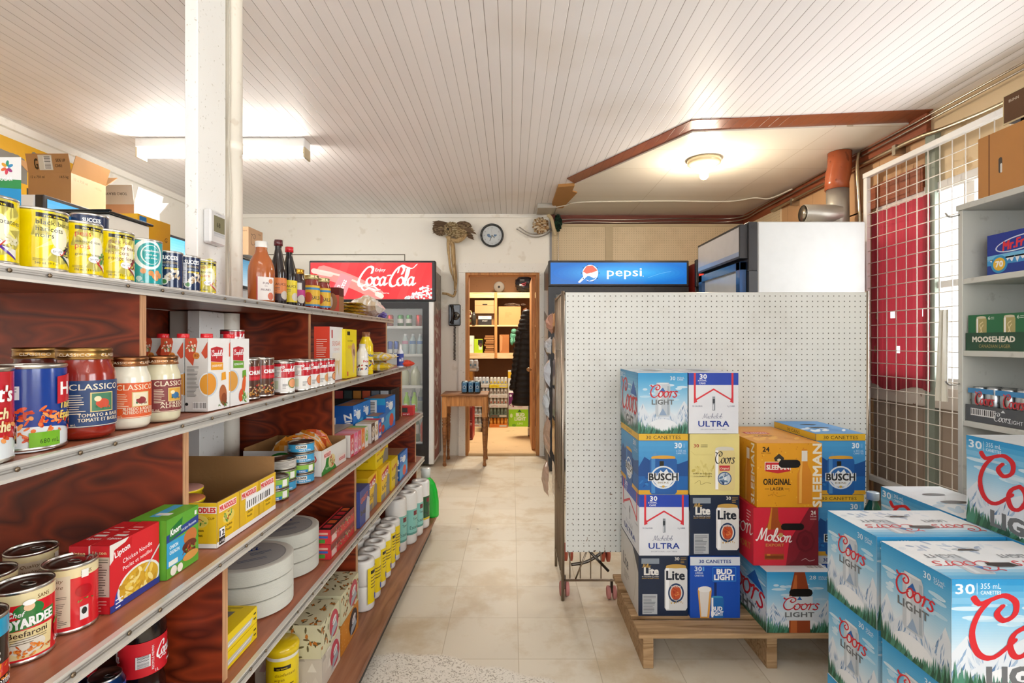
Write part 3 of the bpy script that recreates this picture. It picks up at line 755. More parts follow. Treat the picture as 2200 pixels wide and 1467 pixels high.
m.tube(pts, .0035, '#ddd6c6', 'matte'); tag(m.build('thermostat_wire'), 'thin white painted wire running down between the post and the drain pipe', 'wire')
# thermostat
t = thing('thermostat', 'white wall thermostat with grey display reading 68 on the post', 'thermostat', (-1.128, 1.905, 1.60))
m = MB(); m.box(0, -.005, 0, .03, .095, .125, '#eeeeee', 'gloss', .006); m.build('housing', t)
A = Art(.1, .125); A.R(.02, .045, .092, .105, '#8d8a6e'); A.R(.02, .036, .092, .043, '#c9ccd0'); A.R(.02, .028, .092, .035, '#d5d8db')
A.T('68', .05, .064, .018, '#45463a'); A.lines(.03, .112, .07, .117, 1, '#aaaaaa')
m = MB(); m.art(A, lambda x, y, o: (.03+o, -.005+x, y), 'gloss'); m.build('display', t)

# ================================================================ light fittings
def batten(x, y, z, L, name_label, glow='dim_tube', rz=0, nm='fluorescent_light'):
    t = thing(nm, name_label, 'ceiling light', (x, y, z), rz)
    m = MB(); m.box(-L/2, -.055, -.062, L/2, .055, 0, '#efe9dd', 'white_enamel', .004)
    for e in (-1, 1): m.box(e*L/2-.012*(e > 0), -.05, -.13, e*L/2+.012*(e < 0), .05, -.06, '#d9c9a8', 'matte')
    m.build('housing', t)
    for d in (-.03, .03):
        m = MB(); m.lathe([(.0, -L/2+.03), (.016, -L/2+.03), (.016, L/2-.03), (0, L/2-.03)], '#ffffff', glow, 16, (0, d, -.094), axis='X'); m.build('tube', t)
    return t
batten(-2.0, 3.62, ZC-.001, 1.16, 'lit twin-tube fluorescent batten on the ceiling behind the white post', 'tube')
batten(-.55, .75, ZC-.001, 1.2, 'unseen lit fluorescent batten added on the ceiling above the camera')  # this and the next two: out of view, added for overhead light
batten(-.9, -1.4, ZC-.001, 1.2, 'unseen lit fluorescent batten added on the ceiling behind the camera')
batten(1.5, -1.0, ZC-.001, 1.2, 'unseen lit fluorescent batten added on the ceiling nearer the right wall')
t = thing('bulb_light', 'lit bare bulb in a round clear glass holder on the panelled ceiling', 'ceiling light', (1.455, 3.95, ZC-.016))
m = MB(); m.lathe([(0, 0), (.12, 0), (.125, -.01), (.12, -.035), (.085, -.05), (.0, -.052)], '#d8c6a2', 'gloss', 32); m.build('base', t)
m = MB(); m.lathe([(.09, -.05), (.085, -.075), (.06, -.09), (.045, -.092)], '#fff3d8', 'clear', 24); m.build('glass_ring', t)
m = MB(); m.lathe([(.016, -.05), (.018, -.08), (.032, -.11), (.03, -.135), (.015, -.15), (0, -.153)], '#ffffff', 'bulb', 20); m.build('bulb', t)
l = bpy.data.lights.new('bulb_glow', 'POINT'); l.energy = 13; l.color = (1, .87, .7); l.shadow_soft_size = .05
o = bpy.data.objects.new('bulb_glow', l); C.objects.link(o); o.location = (1.455, 3.95, ZC-.22)
# ================================================================ coolers
def coke_script(A, x, y, xh, col, w=None):
    """bottle-lettered script sign: two words with a tail under the first"""
    k = xh
    wd = (w or 7.2*xh); u = wd/8.05
    def S(pts, q, nib=.5): A.L([(x+(a+b*.12)*u-wd/2, y+b*k) for a, b in pts], q*k, col, True, nib, .5)
    S([(1.65, 1.45), (1.75, 1.95), (1.45, 2.2), (.95, 2.0), (.4, 1.3), (.1, .6), (.15, .1), (.5, -.1), (.95, .1)], .34)
    S([(.45, -.1), (.9, -.55), (1.7, -.35), (2.4, -.55), (2.9, -.5)], .2, .35); S([(1.1, -.45), (2.0, -.1), (2.7, -.5)], .16)
    cx = 1.05
    for c in 'oca':
        for st in SG[c][0]: S([(cx+px*.95, py) for px, py in st], .3)
        cx += SG[c][1]*.93
    S([(3.72, 1.15), (4.05, 1.18)], .26)
    S([(5.55, 1.35), (5.75, 1.9), (5.45, 2.25), (4.9, 2.0), (4.4, 1.3), (4.1, .6), (4.2, .05), (4.6, -.1), (5.15, .25)], .34)
    S([(5.0, 1.5), (5.15, 2.1), (5.5, 2.35), (6.1, 2.1), (6.8, 2.0), (7.3, 2.45)], .24, .4)
    cx = 5.0
    for c in 'ola':
        for st in SG[c][0]: S([(cx+px*.95, py) for px, py in st], .3)
        cx += SG[c][1]*.93
    return A

def cooler_case(t, x0, x1, y0, y1, z0, z1, side='white_enamel', wt=.04, front='black_plastic'):
    m = MB()
    m.box(x0, y0+.03, z0, x0+wt, y1, z1, '#fff', side, .004); m.box(x1-wt, y0+.03, z0, x1, y1, z1, '#fff', side, .004)
    m.box(x0+wt, y1-.04, z0, x1-wt, y1, z1, '#fff', 'white_enamel'); m.box(x0+wt, y0+.05, z1-.04, x1-wt, y1-.04, z1, '#fff', side)
    m.box(x0+wt, y0+.05, z0, x1-wt, y1-.04, z0+.05, '#fff', 'white_enamel'); return m.build('cabinet', t)

# red drinks cooler, left of the doorway
CX0, CX1, CY0, CY1 = -2.0, -.775, 5.18, 5.69
t = thing('drinks_cooler', 'tall red-signed glass-door drinks cooler left of the doorway', 'fridge')
cooler_case(t, CX0, CX1, CY0, CY1, .03, 2.03)
m = MB(); m.box(CX0+.01, CY0, .03, CX1-.005, CY0+.05, .17, '#2a2a2c', 'black_plastic', .005); m.build('base_grille', t)
m = MB(); m.box(CX0-.005, CY0-.03, 1.645, CX1+.02, CY0+.03, 2.045, '#2b2b2e', 'black_plastic', .008); sg = m.build('sign_box', t)
W_, H_ = 1.20, .36
A = Art(W_, H_, '#e8343c')
for k in range(7): A.P([(.0+.17*k, 0), (.08+.17*k, 0), (.22+.17*k, H_), (.14+.17*k, H_)], '#ea3f45' if k % 2 else '#e52f38')
A.L([(.12, .27), (.22, .24), (.36, .19), (.52, .12), (.66, .04)], .13, '#f08a86', True, 1); A.L([(.03, .28), (.12, .26), (.2, .245)], .05, '#f5c0b8'); A.L([(.1, .28), (.3, .23), (.5, .15), (.64, .07)], .02, '#f9c9c2')
A.P([(.30, .26), (.42, .22), (.34, .03), (.22, .10)], '#f28d96'); A.script('Coca', .33, .12, .03, '#fff0f0', .3, rot=1.1)
A.L([(.66, .05), (.70, .03)], .05, '#f9d8d0')
A.T('Enjoy', .69, .275, .032, '#ffffff', shear=.25); coke_script(A, .775, .135, .085, '#fdf6f2', .62)
A.T('Trade-Mark Reg.', .72, .055, .012, '#ffffff')
rnd = random.Random(4)
for k in range(60):
    x = rnd.uniform(.94, 1.195); y = rnd.uniform(.005, max(.01, (x-.92)*.62)); A.E(x, y, rnd.uniform(.008, .02), rnd.uniform(.006, .016), rnd.choice(['#f4f6f8', '#dfe3e8', '#c6ccd4', '#ffffff']), 6)
clip(A); m = MB(); m.poly([(CX0+.01, CY0-.0305, 1.665), (CX0+.01+W_, CY0-.0305, 1.665), (CX0+.01+W_, CY0-.0305, 1.665+H_), (CX0+.01, CY0-.0305, 1.665+H_)], '#e8343c', 'backlit')
m.art(A, lambda x, y, o: (CX0+.01+x, CY0-.031-o, 1.665+y), 'backlit'); m.build('sign_face', sg)
m = MB()
for x in (CX0+.0, CX1-.05): m.box(x, CY0-.02, .03, x+.05, CY0+.03, 1.64, '#e8e6dc', 'white_enamel', .004)
m.build('front_post', t)
m = MB()
D0, D1 = CX0+.05, CX1-.05; mid = (D0+D1)/2
for a, b in ((D0, D0+.05), (mid-.04, mid+.04), (D1-.06, D1)): m.box(a, CY0-.025, .23, b, CY0+.02, 1.575, '#1d1d20', 'black_plastic')
m.box(D0, CY0-.025, .17, D1, CY0+.02, .23, '#1d1d20', 'black_plastic'); m.box(D0, CY0-.025, 1.575, D1, CY0+.02, 1.635, '#1d1d20', 'black_plastic')
dr = m.build('door_frame', t)
m = MB(); m.box(D0+.04, CY0-.012, .22, D1-.04, CY0-.008, 1.58, '#fff', 'glass'); m.build('glass_pane', dr)
SHZ = (.235, .55, .74, 1.01, 1.24)
SHZ = (.235, .535, .80, 1.115, 1.395)
for z in SHZ:
    m = MB(); m.box(CX0+.045, CY0+.04, z-.012, CX1-.045, CY1-.05, z-.008, '#cfd3d3', 'chrome') if False else None
    for k in range(14): y = CY0+.05+k*.031; m.box(CX0+.045, y, z-.010, CX1-.045, y+.004, z-.006, '#c9cdcd', 'metal')
    m.box(CX0+.045, CY0+.035, z-.018, CX1-.045, CY0+.042, z+.008, '#e3e6e4', 'matte'); m.build('wire_shelf', t)
m = MB(); m.lathe([(0, CX0+.3), (.008, CX0+.3), (.008, CX1-.1), (0, CX1-.1)], '#fff', 'cooler_light', 10, (0, CY0+.06, 1.6), axis='X'); m.build('lamp', t)
# worn print on the side facing the doorway
A = Art(.48, 1.9, '#96463d'); A.P([(0, 1.45), (.48, 1.55), (.48, 1.9), (0, 1.9)], '#8b8884')
for k in range(9): A.L([(.05, .2+.2*k), (.2, .32+.2*k), (.35, .25+.2*k), (.45, .42+.2*k)], .02, '#c9a49a' if k < 6 else '#a9a5a0')
A.script('Coca', .24, .5, .2, '#d8c6bd', .22, rot=1.57); A.script('Cola', .26, 1.15, .2, '#d8c6bd', .22, rot=1.57); A.P([(.33, 0), (.48, 0), (.48, .4), (.38, .35)], '#8f8c88'); clip(A)
m = MB(); m.art(A, lambda x, y, o: (CX1+o, CY0+.03+x, .06+y), 'paper'); m.build('side_panel', t)

# blue-signed cooler right of the doorway
PX0, PX1, PY0 = .348, 1.69, 5.0
t = thing('drinks_cooler', 'dark glass-door cooler with lit blue sign behind the pegboard rack', 'fridge')
cooler_case(t, PX0, PX1, PY0, 5.67, .02, 2.0, 'black_plastic')
m = MB(); m.box(PX0, PY0-.02, 1.775, PX1, PY0+.04, 2.02, '#35353a', 'black_plastic', .006); sg = m.build('sign_box', t)
W_, H_ = 1.30, .205
A = Art(W_, H_, '#1c6fcf'); n = 10
for k in range(n):
    f = k/n; c = (.10+.12*f, .45+.22*f, .84+.12*f); A.E(W_*.52, H_*.52, W_*.5*(1-.07*k), H_*.55*(1-.085*k), c, 40)
clip(A)
A.E(.38, .105, .075, .078, '#f4f8ff'); A.P([(.31, .12), (.345, .172), (.40, .178), (.45, .13), (.40, .11), (.35, .095)], '#ef6a5a'); A.E(.385, .10, .075, .078, '#2f82d8', 24) if False else None
A.P([(.318, .085), (.37, .075), (.43, .105), (.448, .085), (.42, .045), (.37, .03), (.33, .045)], '#2b86dc')
A.P([(.40, .11), (.455, .12), (.45, .08), (.415, .055), (.365, .08)], '#ffffff'); A.P([(.335, .095), (.39, .11), (.28, .012), (.262, .018)], '#ffffff')
for k in range(10): a = k*.63; A.E(.38+.083*math.cos(a), .105+.086*math.sin(a), .006, .006, '#2a4f90', 6)
A.T('pepsi', .705, .075, .085, '#ffffff', w=.33, bold=.02); A.E(.885, .075, .004, .004, '#ffffff', 8)
A.L([(.93, .06), (1.05, .1), (1.15, .12)], .004, '#63b4f2')
m = MB(); m.poly([(PX0+.02, PY0-.0205, 1.795), (PX0+.02+W_, PY0-.0205, 1.795), (PX0+.02+W_, PY0-.0205, 2.0), (PX0+.02, PY0-.0205, 2.0)], '#1c6fcf', 'backlit')
m.art(A, lambda x, y, o: (PX0+.02+x, PY0-.021-o, 1.795+y), 'backlit'); m.build('sign_face', sg)
m = MB()
for a, b in ((PX0, PX0+.07), (.98, 1.06), (PX1-.07, PX1)): m.box(a, PY0-.015, .12, b, PY0+.03, 1.70, '#3b3b3f', 'black_plastic')
m.box(PX0, PY0-.015, 1.70, PX1, PY0+.03, 1.77, '#fff', 'black_plastic'); m.box(PX0, PY0-.012, .02, PX1, PY0+.03, .12, '#fff', 'black_plastic'); dr = m.build('door_frame', t)
m = MB(); m.box(PX0+.06, PY0-.005, .12, PX1-.06, PY0-.001, 1.71, '#fff', 'glass'); m.build('glass_pane', dr)
A = Art(.6, 1.7); 
for k, c in enumerate(('#b9c0c8', '#8f7a5c', '#6b8fb8', '#b08a4a', '#9ba3a8')): A.P([(.0, .1+.32*k), (.6, .2+.32*k), (.6, .42+.32*k), (0, .36+.32*k)], c)
m = MB(); m.art(A, lambda x, y, o: (PX0-o, PY0+.04+x, .1+y), 'gloss'); m.build('side_panel', t)

# red cooler between the blue-signed one and the white one
t = thing('drinks_cooler', 'red cooler with small lit red sign in the gap beside the white cooler', 'fridge')
m = MB(); m.box(1.73, 4.92, .02, 2.45, 5.6, 1.99, '#8e2a24', 'paper', .006, {'F': '#2a2a2c'}); m.build('cabinet', t)
m = MB(); m.box(1.725, 4.88, 1.76, 2.45, 4.93, 2.015, '#2a2024', 'black_plastic', .005); sg = m.build('sign_box', t)
m = MB(); m.poly([(1.75, 4.879, 1.785), (2.43, 4.879, 1.785), (2.43, 4.879, 1.995), (1.75, 4.879, 1.995)], '#f0493e', 'backlit'); m.build('sign_face', sg)

# white cooler standing side-on to the camera
WX0, WX1, WY0, WY1 = 1.53, 2.285, 3.37, 4.16
t = thing('drinks_cooler', 'large plain white cooler seen side-on above the pegboard panel', 'fridge')
m = MB(); m.box(WX0+.06, WY0, .03, WX1, WY1, 2.02, '#cfcfcd', 'paper', .006); m.build('cabinet', t)
m = MB(); m.box(WX0, WY0+.002, 1.70, WX0+.06, WY1, 2.02, '#fff', 'black_plastic', .004); m.box(WX0+.005, WY0+.004, .05, WX0+.06, WY1, 1.70, '#4a4d52', 'gloss'); m.build('front_frame', t)
m = MB(); m.box(WX0-.05, WY0+.015, 1.785, WX0-.001, WY1-.01, 2.005, '#2a2a2c', 'black_plastic'); sg = m.build('sign_box', t)
m = MB(); m.poly([(WX0-.0505, WY1-.02, 1.80), (WX0-.0505, WY0+.03, 1.80), (WX0-.0505, WY0+.03, 1.99), (WX0-.0505, WY1-.02, 1.99)], '#e3e4ea', 'gloss')
m.poly([(WX0-.051, WY1-.02, 1.80), (WX0-.051, WY0+.03, 1.80), (WX0-.051, WY0+.03, 1.83), (WX0-.051, WY1-.02, 1.83)], '#aabfe6', 'gloss'); m.build('sign_face', sg)
m = MB()
for a, b in ((WY0+.03, WY0+.09), (WY1-.08, WY1-.01)): m.box(WX0-.045, a, .1, WX0-.001, b, 1.765, '#2e5c94', 'gloss', .003)
m.box(WX0-.045, WY0+.03, 1.71, WX0-.001, WY1-.01, 1.765, '#2e5c94', 'gloss', .003); m.box(WX0-.045, WY0+.03, .1, WX0-.001, WY1-.01, .2, '#2e5c94', 'gloss'); dr = m.build('door_frame', t)
m = MB(); m.poly([(WX0-.02, WY1-.08, .2), (WX0-.02, WY0+.09, .2), (WX0-.02, WY0+.09, 1.71), (WX0-.02, WY1-.08, 1.71)], '#eef4f6', 'gloss'); m.build('glass_pane', dr)

# ================================================================ wire rack with pegboard back
t = thing('pegboard_rack', 'freestanding wire rack backed by a tall speckled white pegboard panel', 'display rack')
R0, R1, RY = .256, 1.692, 2.49
m = MB(); m.box(R0, RY, .238, R1, RY+.005, 1.478, '#fff', 'pegboard_white'); m.build('pegboard_panel', t)
m = MB(); cc = '#b3a594'
for y in (RY+.012, RY+.40):
    for x in (R0-.012, R1+.012): m.tube([(x, y, .0), (x, y, 1.485)], .008, cc, 'metal')
    for z in (.097, 1.475): m.tube([(R0-.012, y, z), (R1+.012, y, z)], .005, cc, 'metal')
for z in (.097, .5, .86, 1.2, 1.475):
    for x in (R0-.012, R1+.012): m.tube([(x, RY+.012, z), (x, RY+.40, z)], .005, cc, 'metal')
m.build('frame', t)
m = MB()
for k in range(6):
    y = RY+.06+.055*k; m.tube([(R0-.014, y, .097), (R0-.018, y, .8), (R0-.014, y, 1.475)], .0028, cc, 'metal', 6)
m.build('side_wires', t)
for z in (.45, .8, 1.15):
    m = MB()
    for k in range(8): y = RY+.03+.05*k; m.tube([(R0, y, z), (R1, y, z)], .0025, cc, 'metal', 6)
    for k in range(5): x = R0+.05+.33*k; m.tube([(x, RY+.02, z-.003), (x, RY+.39, z-.003)], .003, cc, 'metal', 6)
    m.build('wire_shelf', t)
m = MB(); m.tube(catmull([(R0+.03, RY+.03, .165), (R0+.1, RY+.035, .175), (R0+.16, RY+.04, .205), (R0+.2, RY+.04, .24)], 5), .008, '#5f5a55', 'metal')
m.tube([(R0+.21, RY+.028, .135), (R0+.11, RY+.026, .24)], .007, '#5f5a55', 'metal'); m.tube([(R0+.05, RY+.02, .10), (R0+.11, RY+.02, .25)], .004, cc, 'metal')
for x in (.28, .33, .38, .43): m.tube([(x, RY+.03, .098), (x, RY+.03, .3)], .003, cc, 'metal', 6)
m.build('brace', t)
def castor(x, y, z, r, col, rz=0):
    m = MB()
    for d in (-.014, .014): m.lathe([(0, d-.009), (r*.8, d-.009), (r, d-.006), (r, d+.006), (r*.8, d+.009), (0, d+.009)], col, 'matte', 24, (0, 0, 0), axis='X')
    m.box(-.006, -.008, 0, .006, .008, r+.03, '#6b6560', 'metal'); o = m.build('castor', t, (x, y, z), rz); return o
castor(R0+.0, RY+.06, .036, .034, '#cf8c86'); castor(R0+.225, RY+.03, .032, .03, '#cf8c86'); castor(R0+.04, RY+.26, .135, .045, '#cf6a52'); castor(R0+.235, RY+.26, .13, .045, '#cf6a52')
sk = [(R0+.07, 1.18, '#e9ecef', 'white crinkled snack bag low on the rack side')]
cols = [('#d8dde2', .0, 1.22, .10), ('#d9e0ea', .03, 1.08, .16), ('#cfd8de', .05, .92, .17), ('#c7a48a', .02, .74, .22), ('#d6b49c', .06, .52, .2), ('#c98f76', -.04, 1.34, .12)]
names = ['silvery snack bag poking from the rack side near its top', 'white snack bag with a blue stripe poking from the rack side', 'clear crinkled bag hanging below the blue-striped bag on the rack side',
         'tan snack bag halfway down the rack side', 'pinkish snack bag low on the rack side by the floor gap', 'orange snack bag right under the rack top edge']
for (c, dx, z, h), nm in zip(cols, names):
    m = MB(); r2 = random.Random(int(z*100)); y0 = RY+.16+.05*r2.random(); n = 7; P = []
    for i in range(n+1):
        row = []
        for j in range(7):
            u, v = j/6, i/n; th = .022*math.sin(math.pi*v)**.5*math.sin(math.pi*u)
            row.append(((R0-.052-dx*.2-th*1.4-.006*r2.random()), y0+.16*u+.012*r2.uniform(-1, 1), z-h*.42+h*.84*v+.008*r2.uniform(-1, 1)))
        P.append(row)
    for i in range(n):
        for j in range(6):
            m.poly([P[i][j], P[i+1][j], P[i+1][j+1], P[i][j+1]], c, 'film')
            q = [(R0-.036, p[1], p[2]) for p in (P[i][j], P[i][j+1], P[i+1][j+1], P[i+1][j])]; m.poly(q, c, 'film')
    if 'blue' in nm: None
    tag(m.build('snack_bag'), nm, 'snack bag', 'bags hanging on the rack side')

# ================================================================ pallet
PT = .14
t = thing('pallet', 'worn wooden pallet on the floor under the beer cases', 'pallet', (.478, 2.0, 0), .0)
for k, (y0, y1) in enumerate(((-.035, .065), (.10, .19), (.215, .29), (.315, .385), (.41, .475))):
    m = MB(); m.box(0, y0, PT-.018, 1.12, y1, PT, '#fff', 'pallet_wood', .002); m.build('deck_board', t)
for x in (.02, .49, 1.02):
    m = MB(); m.box(x, -.02, .0, x+.04, .47, PT-.019, '#fff', 'pallet_wood', .002); m.build('stringer', t)

# ================================================================ turned-leg side table, phone, clock, mounted bird
t = thing('side_table', 'small old wooden table with turned legs beside the doorway', 'table', (-.475, 5.37, 0))
m = MB(); m.box(-.235, -.19, .70, .235, .19, .72, '#fff', 'table_wood', .004); m.build('tabletop', t)
m = MB()
for a in (-1, 1): m.box(-.19, a*.16-.008, .60, .19, a*.16+.008, .70, '#fff', 'orange_wood'); m.box(a*.2-.008, -.15, .60, a*.2+.008, .15, .70, '#fff', 'orange_wood')
m.build('apron', t)
prof = [(.0, 0), (.018, .001), (.02, .02), (.012, .04), (.016, .10), (.012, .12), (.02, .25), (.024, .38), (.018, .40), (.026, .415), (.018, .43), (.026, .445), (.019, .46), (.026, .475), (.02, .49)]
for a in (-1, 1):
    for b in (-1, 1):
        m = MB(); m.lathe(prof, '#fff', 'table_wood', 16, (a*.2, b*.155, 0)); m.box(a*.2-.024, b*.155-.024, .489, a*.2+.024, b*.155+.024, .70, '#fff', 'orange_wood', .003); m.build('leg', t)
t = thing('wall_phone', 'old black wall telephone with coiled cord left of the doorway', 'telephone', (-.625, YB-.002, 1.535))
m = MB(); m.box(-.065, -.045, -.115, .065, 0, .115, '#232326', 'gloss', .008); m.build('body', t)
m = MB(); m.tube(catmull([(-.03, -.07, .10), (-.02, -.085, .06), (-.015, -.09, 0), (-.02, -.085, -.05), (-.03, -.07, -.09)], 4), [.02, .019, .014, .013, .013, .013, .013, .013, .013, .013, .013, .013, .013, .014, .017, .02, .02][:17], '#1c1c1f', 'gloss', 12); m.build('handset', t)
m = MB(); m.lathe([(0, -.06), (.04, -.058), (.045, -.046)], '#7b7b78', 'metal', 24, (.012, 0, -.01), axis='Y'); m.lathe([(.0, -.066), (.018, -.064), (.018, -.058)], '#2a2a2c', 'gloss', 18, (.012, 0, -.01), axis='Y'); m.build('dial', t)
m = MB(); pts = [(.0+.012*math.cos(i*.9), -.03+.012*math.sin(i*.9), -.12-.0022*i) for i in range(170)]; m.tube(pts, .003, '#1f1f22', 'matte', 5); m.build('coiled_cord', t)
t = thing('wall_clock', 'round black-rimmed wall clock with white dial above the doorway', 'clock', (-.218, YB-.002, 2.405))
m = MB(); m.lathe([(.0, -.012), (.108, -.012), (.108, -.034), (.12, -.04), (.128, -.032), (.128, 0), (0, 0)], '#2c2e2e', 'gloss', 48, axis='Y'); m.build('rim', t)
A = Art(.212, .212); A.E(.106, .106, .106, .106, '#e6edf0', 48)
for k in range(12): a = math.pi/2-(k+1)*math.pi/6; A.T(str(k+1), .106+.085*math.cos(a), .106+.085*math.sin(a)-.006, .012, '#3a3d40')
for px, py, rx, ry in ((-.035, .0, .013, .02), (-.02, -.012, .01, .012), (.03, .0, .012, .014), (-.048, .004, .006, .014), (.045, .004, .006, .01)): A.E(.106+px, .106+py, rx, ry, '#3d73a8', 10)
A.L([(.106, .106), (.082, .048)], .006, '#1d1d1f', False); A.L([(.106, .106), (.132, .082)], .007, '#1d1d1f', False); A.L([(.106, .106), (.096, .175)], .0015, '#888888', False); A.E(.106, .106, .006, .006, '#1d1d1f')
m = MB(); m.art(A, lambda x, y, o: (x-.106, -.013-o, y-.106), 'gloss'); m.build('dial', t)
m = MB(); m.lathe([(0, -.033), (.109, -.031)], '#fff', 'glass', 40, axis='Y'); m.build('cover_glass', t)

t = thing('mounted_bird', 'stuffed brown bird on twisted driftwood hung on the wall beside the clock', 'taxidermy', (-.665, YB-.03, 1.83))
m = MB()
m.tube(catmull([(.045, 0, -.02), (.05, -.02, .10), (.03, -.03, .3), (.02, -.04, .46), (-.03, -.05, .56)], 5), [.012, .014, .016, .018, .02]+[.022]*5+[.025]*6+[.028]*4+[.03], '#fff', 'drift_wood', 9)
m.tube(catmull([(.04, -.01, .06), (.0, -.03, .2), (-.02, -.04, .38), (-.025, -.04, .50), (.0, -.06, .56)], 5), [.006]*4+[.012]*6+[.016]*6+[.02]*5, '#fff', 'drift_wood', 8)
m.tube(catmull([(.05, 0, -.03), (.03, -.02, -.09), (-.03, -.03, -.07), (-.09, -.03, -.06)], 5), .014, '#fff', 'drift_wood', 8)
m.tube(catmull([(.0, -.05, .52), (.08, -.08, .50), (.14, -.09, .53), (.17, -.09, .58)], 5), .024, '#fff', 'drift_wood', 8); m.build('driftwood', t)
def blob(mb, c, r, col, fin='cloth', seed=1, amp=.18, n=20):
    rr = random.Random(seed); cx, cy, cz = c; n0 = len(mb.V)
    for i in range(n+1):
        for j in range(n):
            a, b = math.pi*i/n, 2*math.pi*j/n; q = 1+amp*rr.uniform(-1, 1)*(0 < i < n)
            mb.V.append((cx+r[0]*q*math.sin(a)*math.cos(b), cy+r[1]*q*math.sin(a)*math.sin(b), cz+r[2]*q*math.cos(a)))
    for i in range(n):
        for j in range(n): mb.face([n0+i*n+j, n0+(i+1)*n+j, n0+(i+1)*n+(j+1) % n, n0+i*n+(j+1) % n], col if not isinstance(col, list) else rr.choice(col), fin, False)
BR = ['#7a6450', '#6b5644', '#8d7760', '#5c4a3b', '#a3906f']
m = MB(); blob(m, (.02, -.09, .62), (.085, .07, .075), ['#b8a27e', '#9c8763', '#c9b896', '#86714f'], seed=3, amp=.1, n=26); blob(m, (.10, -.08, .585), (.09, .06, .06), ['#b39a74', '#8f7956', '#c4b08a'], seed=5, amp=.12, n=26); blob(m, (-.01, -.14, .615), (.045, .045, .05), ['#a38c69', '#c4b08a', '#7d6a4f'], seed=8, amp=.08)
m.build('body', t)
m = MB(); m.lathe([(.014, 0), (.008, -.02), (0, -.035)], '#3a3128', 'gloss', 10, (-.01, -.18, .605), axis='Y')
for e in (-.022, .012): m.lathe([(.006, 0), (0, -.006)], '#15110e', 'gloss', 10, (e, -.178, .63), axis='Y')
m.build('beak_and_eyes', t)
def feathers(mb, root, tips, w, cols, seed):
    rr = random.Random(seed)
    for k, tp in enumerate(tips):
        r0 = Vector(root); v = Vector(tp)-r0; sd = v.cross(Vector((0, 1, 0))).normalized()*w; q = Vector((0, -.004*k-.002, 0)); mid_ = r0+v*.6
        for th in (0, .006):
            o_ = q+Vector((0, th, 0)); mb.poly([r0-sd*.4+o_, mid_-sd+o_, r0+v+o_, mid_+sd+o_, r0+sd*.4+o_], rr.choice(cols), 'cloth')
m = MB(); blob(m, (-.105, -.06, .63), (.085, .035, .07), BR, seed=11, amp=.08, n=24); feathers(m, (-.02, -.08, .68), [(-.19, -.07, .58+.02*k) for k in range(7)], .022, BR, 2); m.build('wing', t)
m = MB(); blob(m, (.14, -.09, .655), (.09, .035, .05), BR, seed=12, amp=.08, n=24); feathers(m, (.08, -.10, .67), [(.28, -.10, .575), (.27, -.10, .60), (.25, -.10, .62), (.23, -.10, .64), (.29, -.10, .56)], .022, BR, 3); m.build('wing', t)
m = MB(); feathers(m, (.14, -.07, .60), [(.26, -.07, .51), (.255, -.07, .53), (.25, -.07, .55), (.24, -.07, .56)], .02, BR, 4); m.build('tail', t)

# ================================================================ cables, junction box, flue
m = MB(); m.box(.255, 5.25, ZC-.05, .445, 5.52, ZC-.001, '#b9b6ad', 'galvanised', .004)
m.box(.44, 4.6, ZC-.012, .55, 5.40, ZC-.0165+.014, '#fff', 'matte') if False else None
tag(m.build('junction_box'), 'flat grey metal junction box on the ceiling above the doorway corner', 'electrical box')
m = MB(); slab(m, [(.41, 4.62), (.55, 4.58), (.55, 4.75), (.60, 4.80), (.52, 5.35), (.44, 5.35), (.40, 5.2)], ZC-.026, ZC-.001, '#c08c52', 'matte')
struct(m.build('trim_17'))
m = MB(); blob(m, (.31, 5.63, 2.50), (.085, .05, .075), ['#c8a77c', '#a9825a', '#d9c3a0', '#8a6a4a', '#e6dccb'], seed=21, amp=.25)
tag(m.build('insulation_wad'), 'torn tan insulation bulging from the wall corner under the junction box', 'insulation')
m = MB(); blob(m, (.50, 5.645, 2.53), (.04, .03, .085), ['#2f4a38', '#263d30', '#1f2b26'], seed=22, amp=.2)
tag(m.build('insulation_wad'), 'dark green wad stuffed in the ceiling corner behind the cables', 'insulation')
m = MB(); pts = catmull([(.38, 5.5, 2.585), (.42, 5.55, 2.55), (.45, 5.6, 2.45), (.47, 5.63, 2.40)], 5); m.tube(pts, [.02]*len(pts), '#e3cfa6', 'matte', 6)
tag(m.build('torn_batten'), 'curved peeling cream strip hanging from the corner by the grey junction box', 'batten')
def cable(name, label, pts, r=.006, col='#b5aca0', fin='metal', n=6):
    m = MB(); m.tube(catmull(pts, n), r, col, fin, 8); return tag(m.build(name), label, 'cable', None)
yb = YB-.045
cable('wall_cable', 'upper grey cable looping along the brown rail above the pegboard', [(.08, yb, 2.49), (.2, yb, 2.42), (.35, yb, 2.43), (.48, yb, 2.53), (.6, yb, 2.575), (1.2, yb, 2.57), (1.8, yb, 2.585), (2.3, yb, 2.58), (2.47, YB-.2, 2.58), (2.495, 5.2, 2.60), (2.5, 4.2, 2.605), (2.5, 3.3, 2.60), (2.5, 2.0, 2.61)])
cable('wall_cable', 'lower grey cable drooping along the brown rail above the pegboard', [(.05, yb, 2.47), (.2, yb, 2.39), (.35, yb, 2.40), (.5, yb, 2.50), (.66, yb, 2.545), (1.3, yb, 2.54), (1.9, yb, 2.55), (2.3, yb, 2.545), (2.46, YB-.2, 2.545), (2.485, 5.2, 2.56), (2.49, 4.2, 2.56), (2.49, 3.4, 2.565), (2.49, 2.0, 2.57)])
cable('wall_cable', 'thin grey cable hanging down from the ceiling corner to the blue-signed cooler', [(.5, yb, 2.60), (.505, yb, 2.3), (.5, yb, 2.1), (.46, yb, 2.03), (.41, yb, 1.99)], .005)
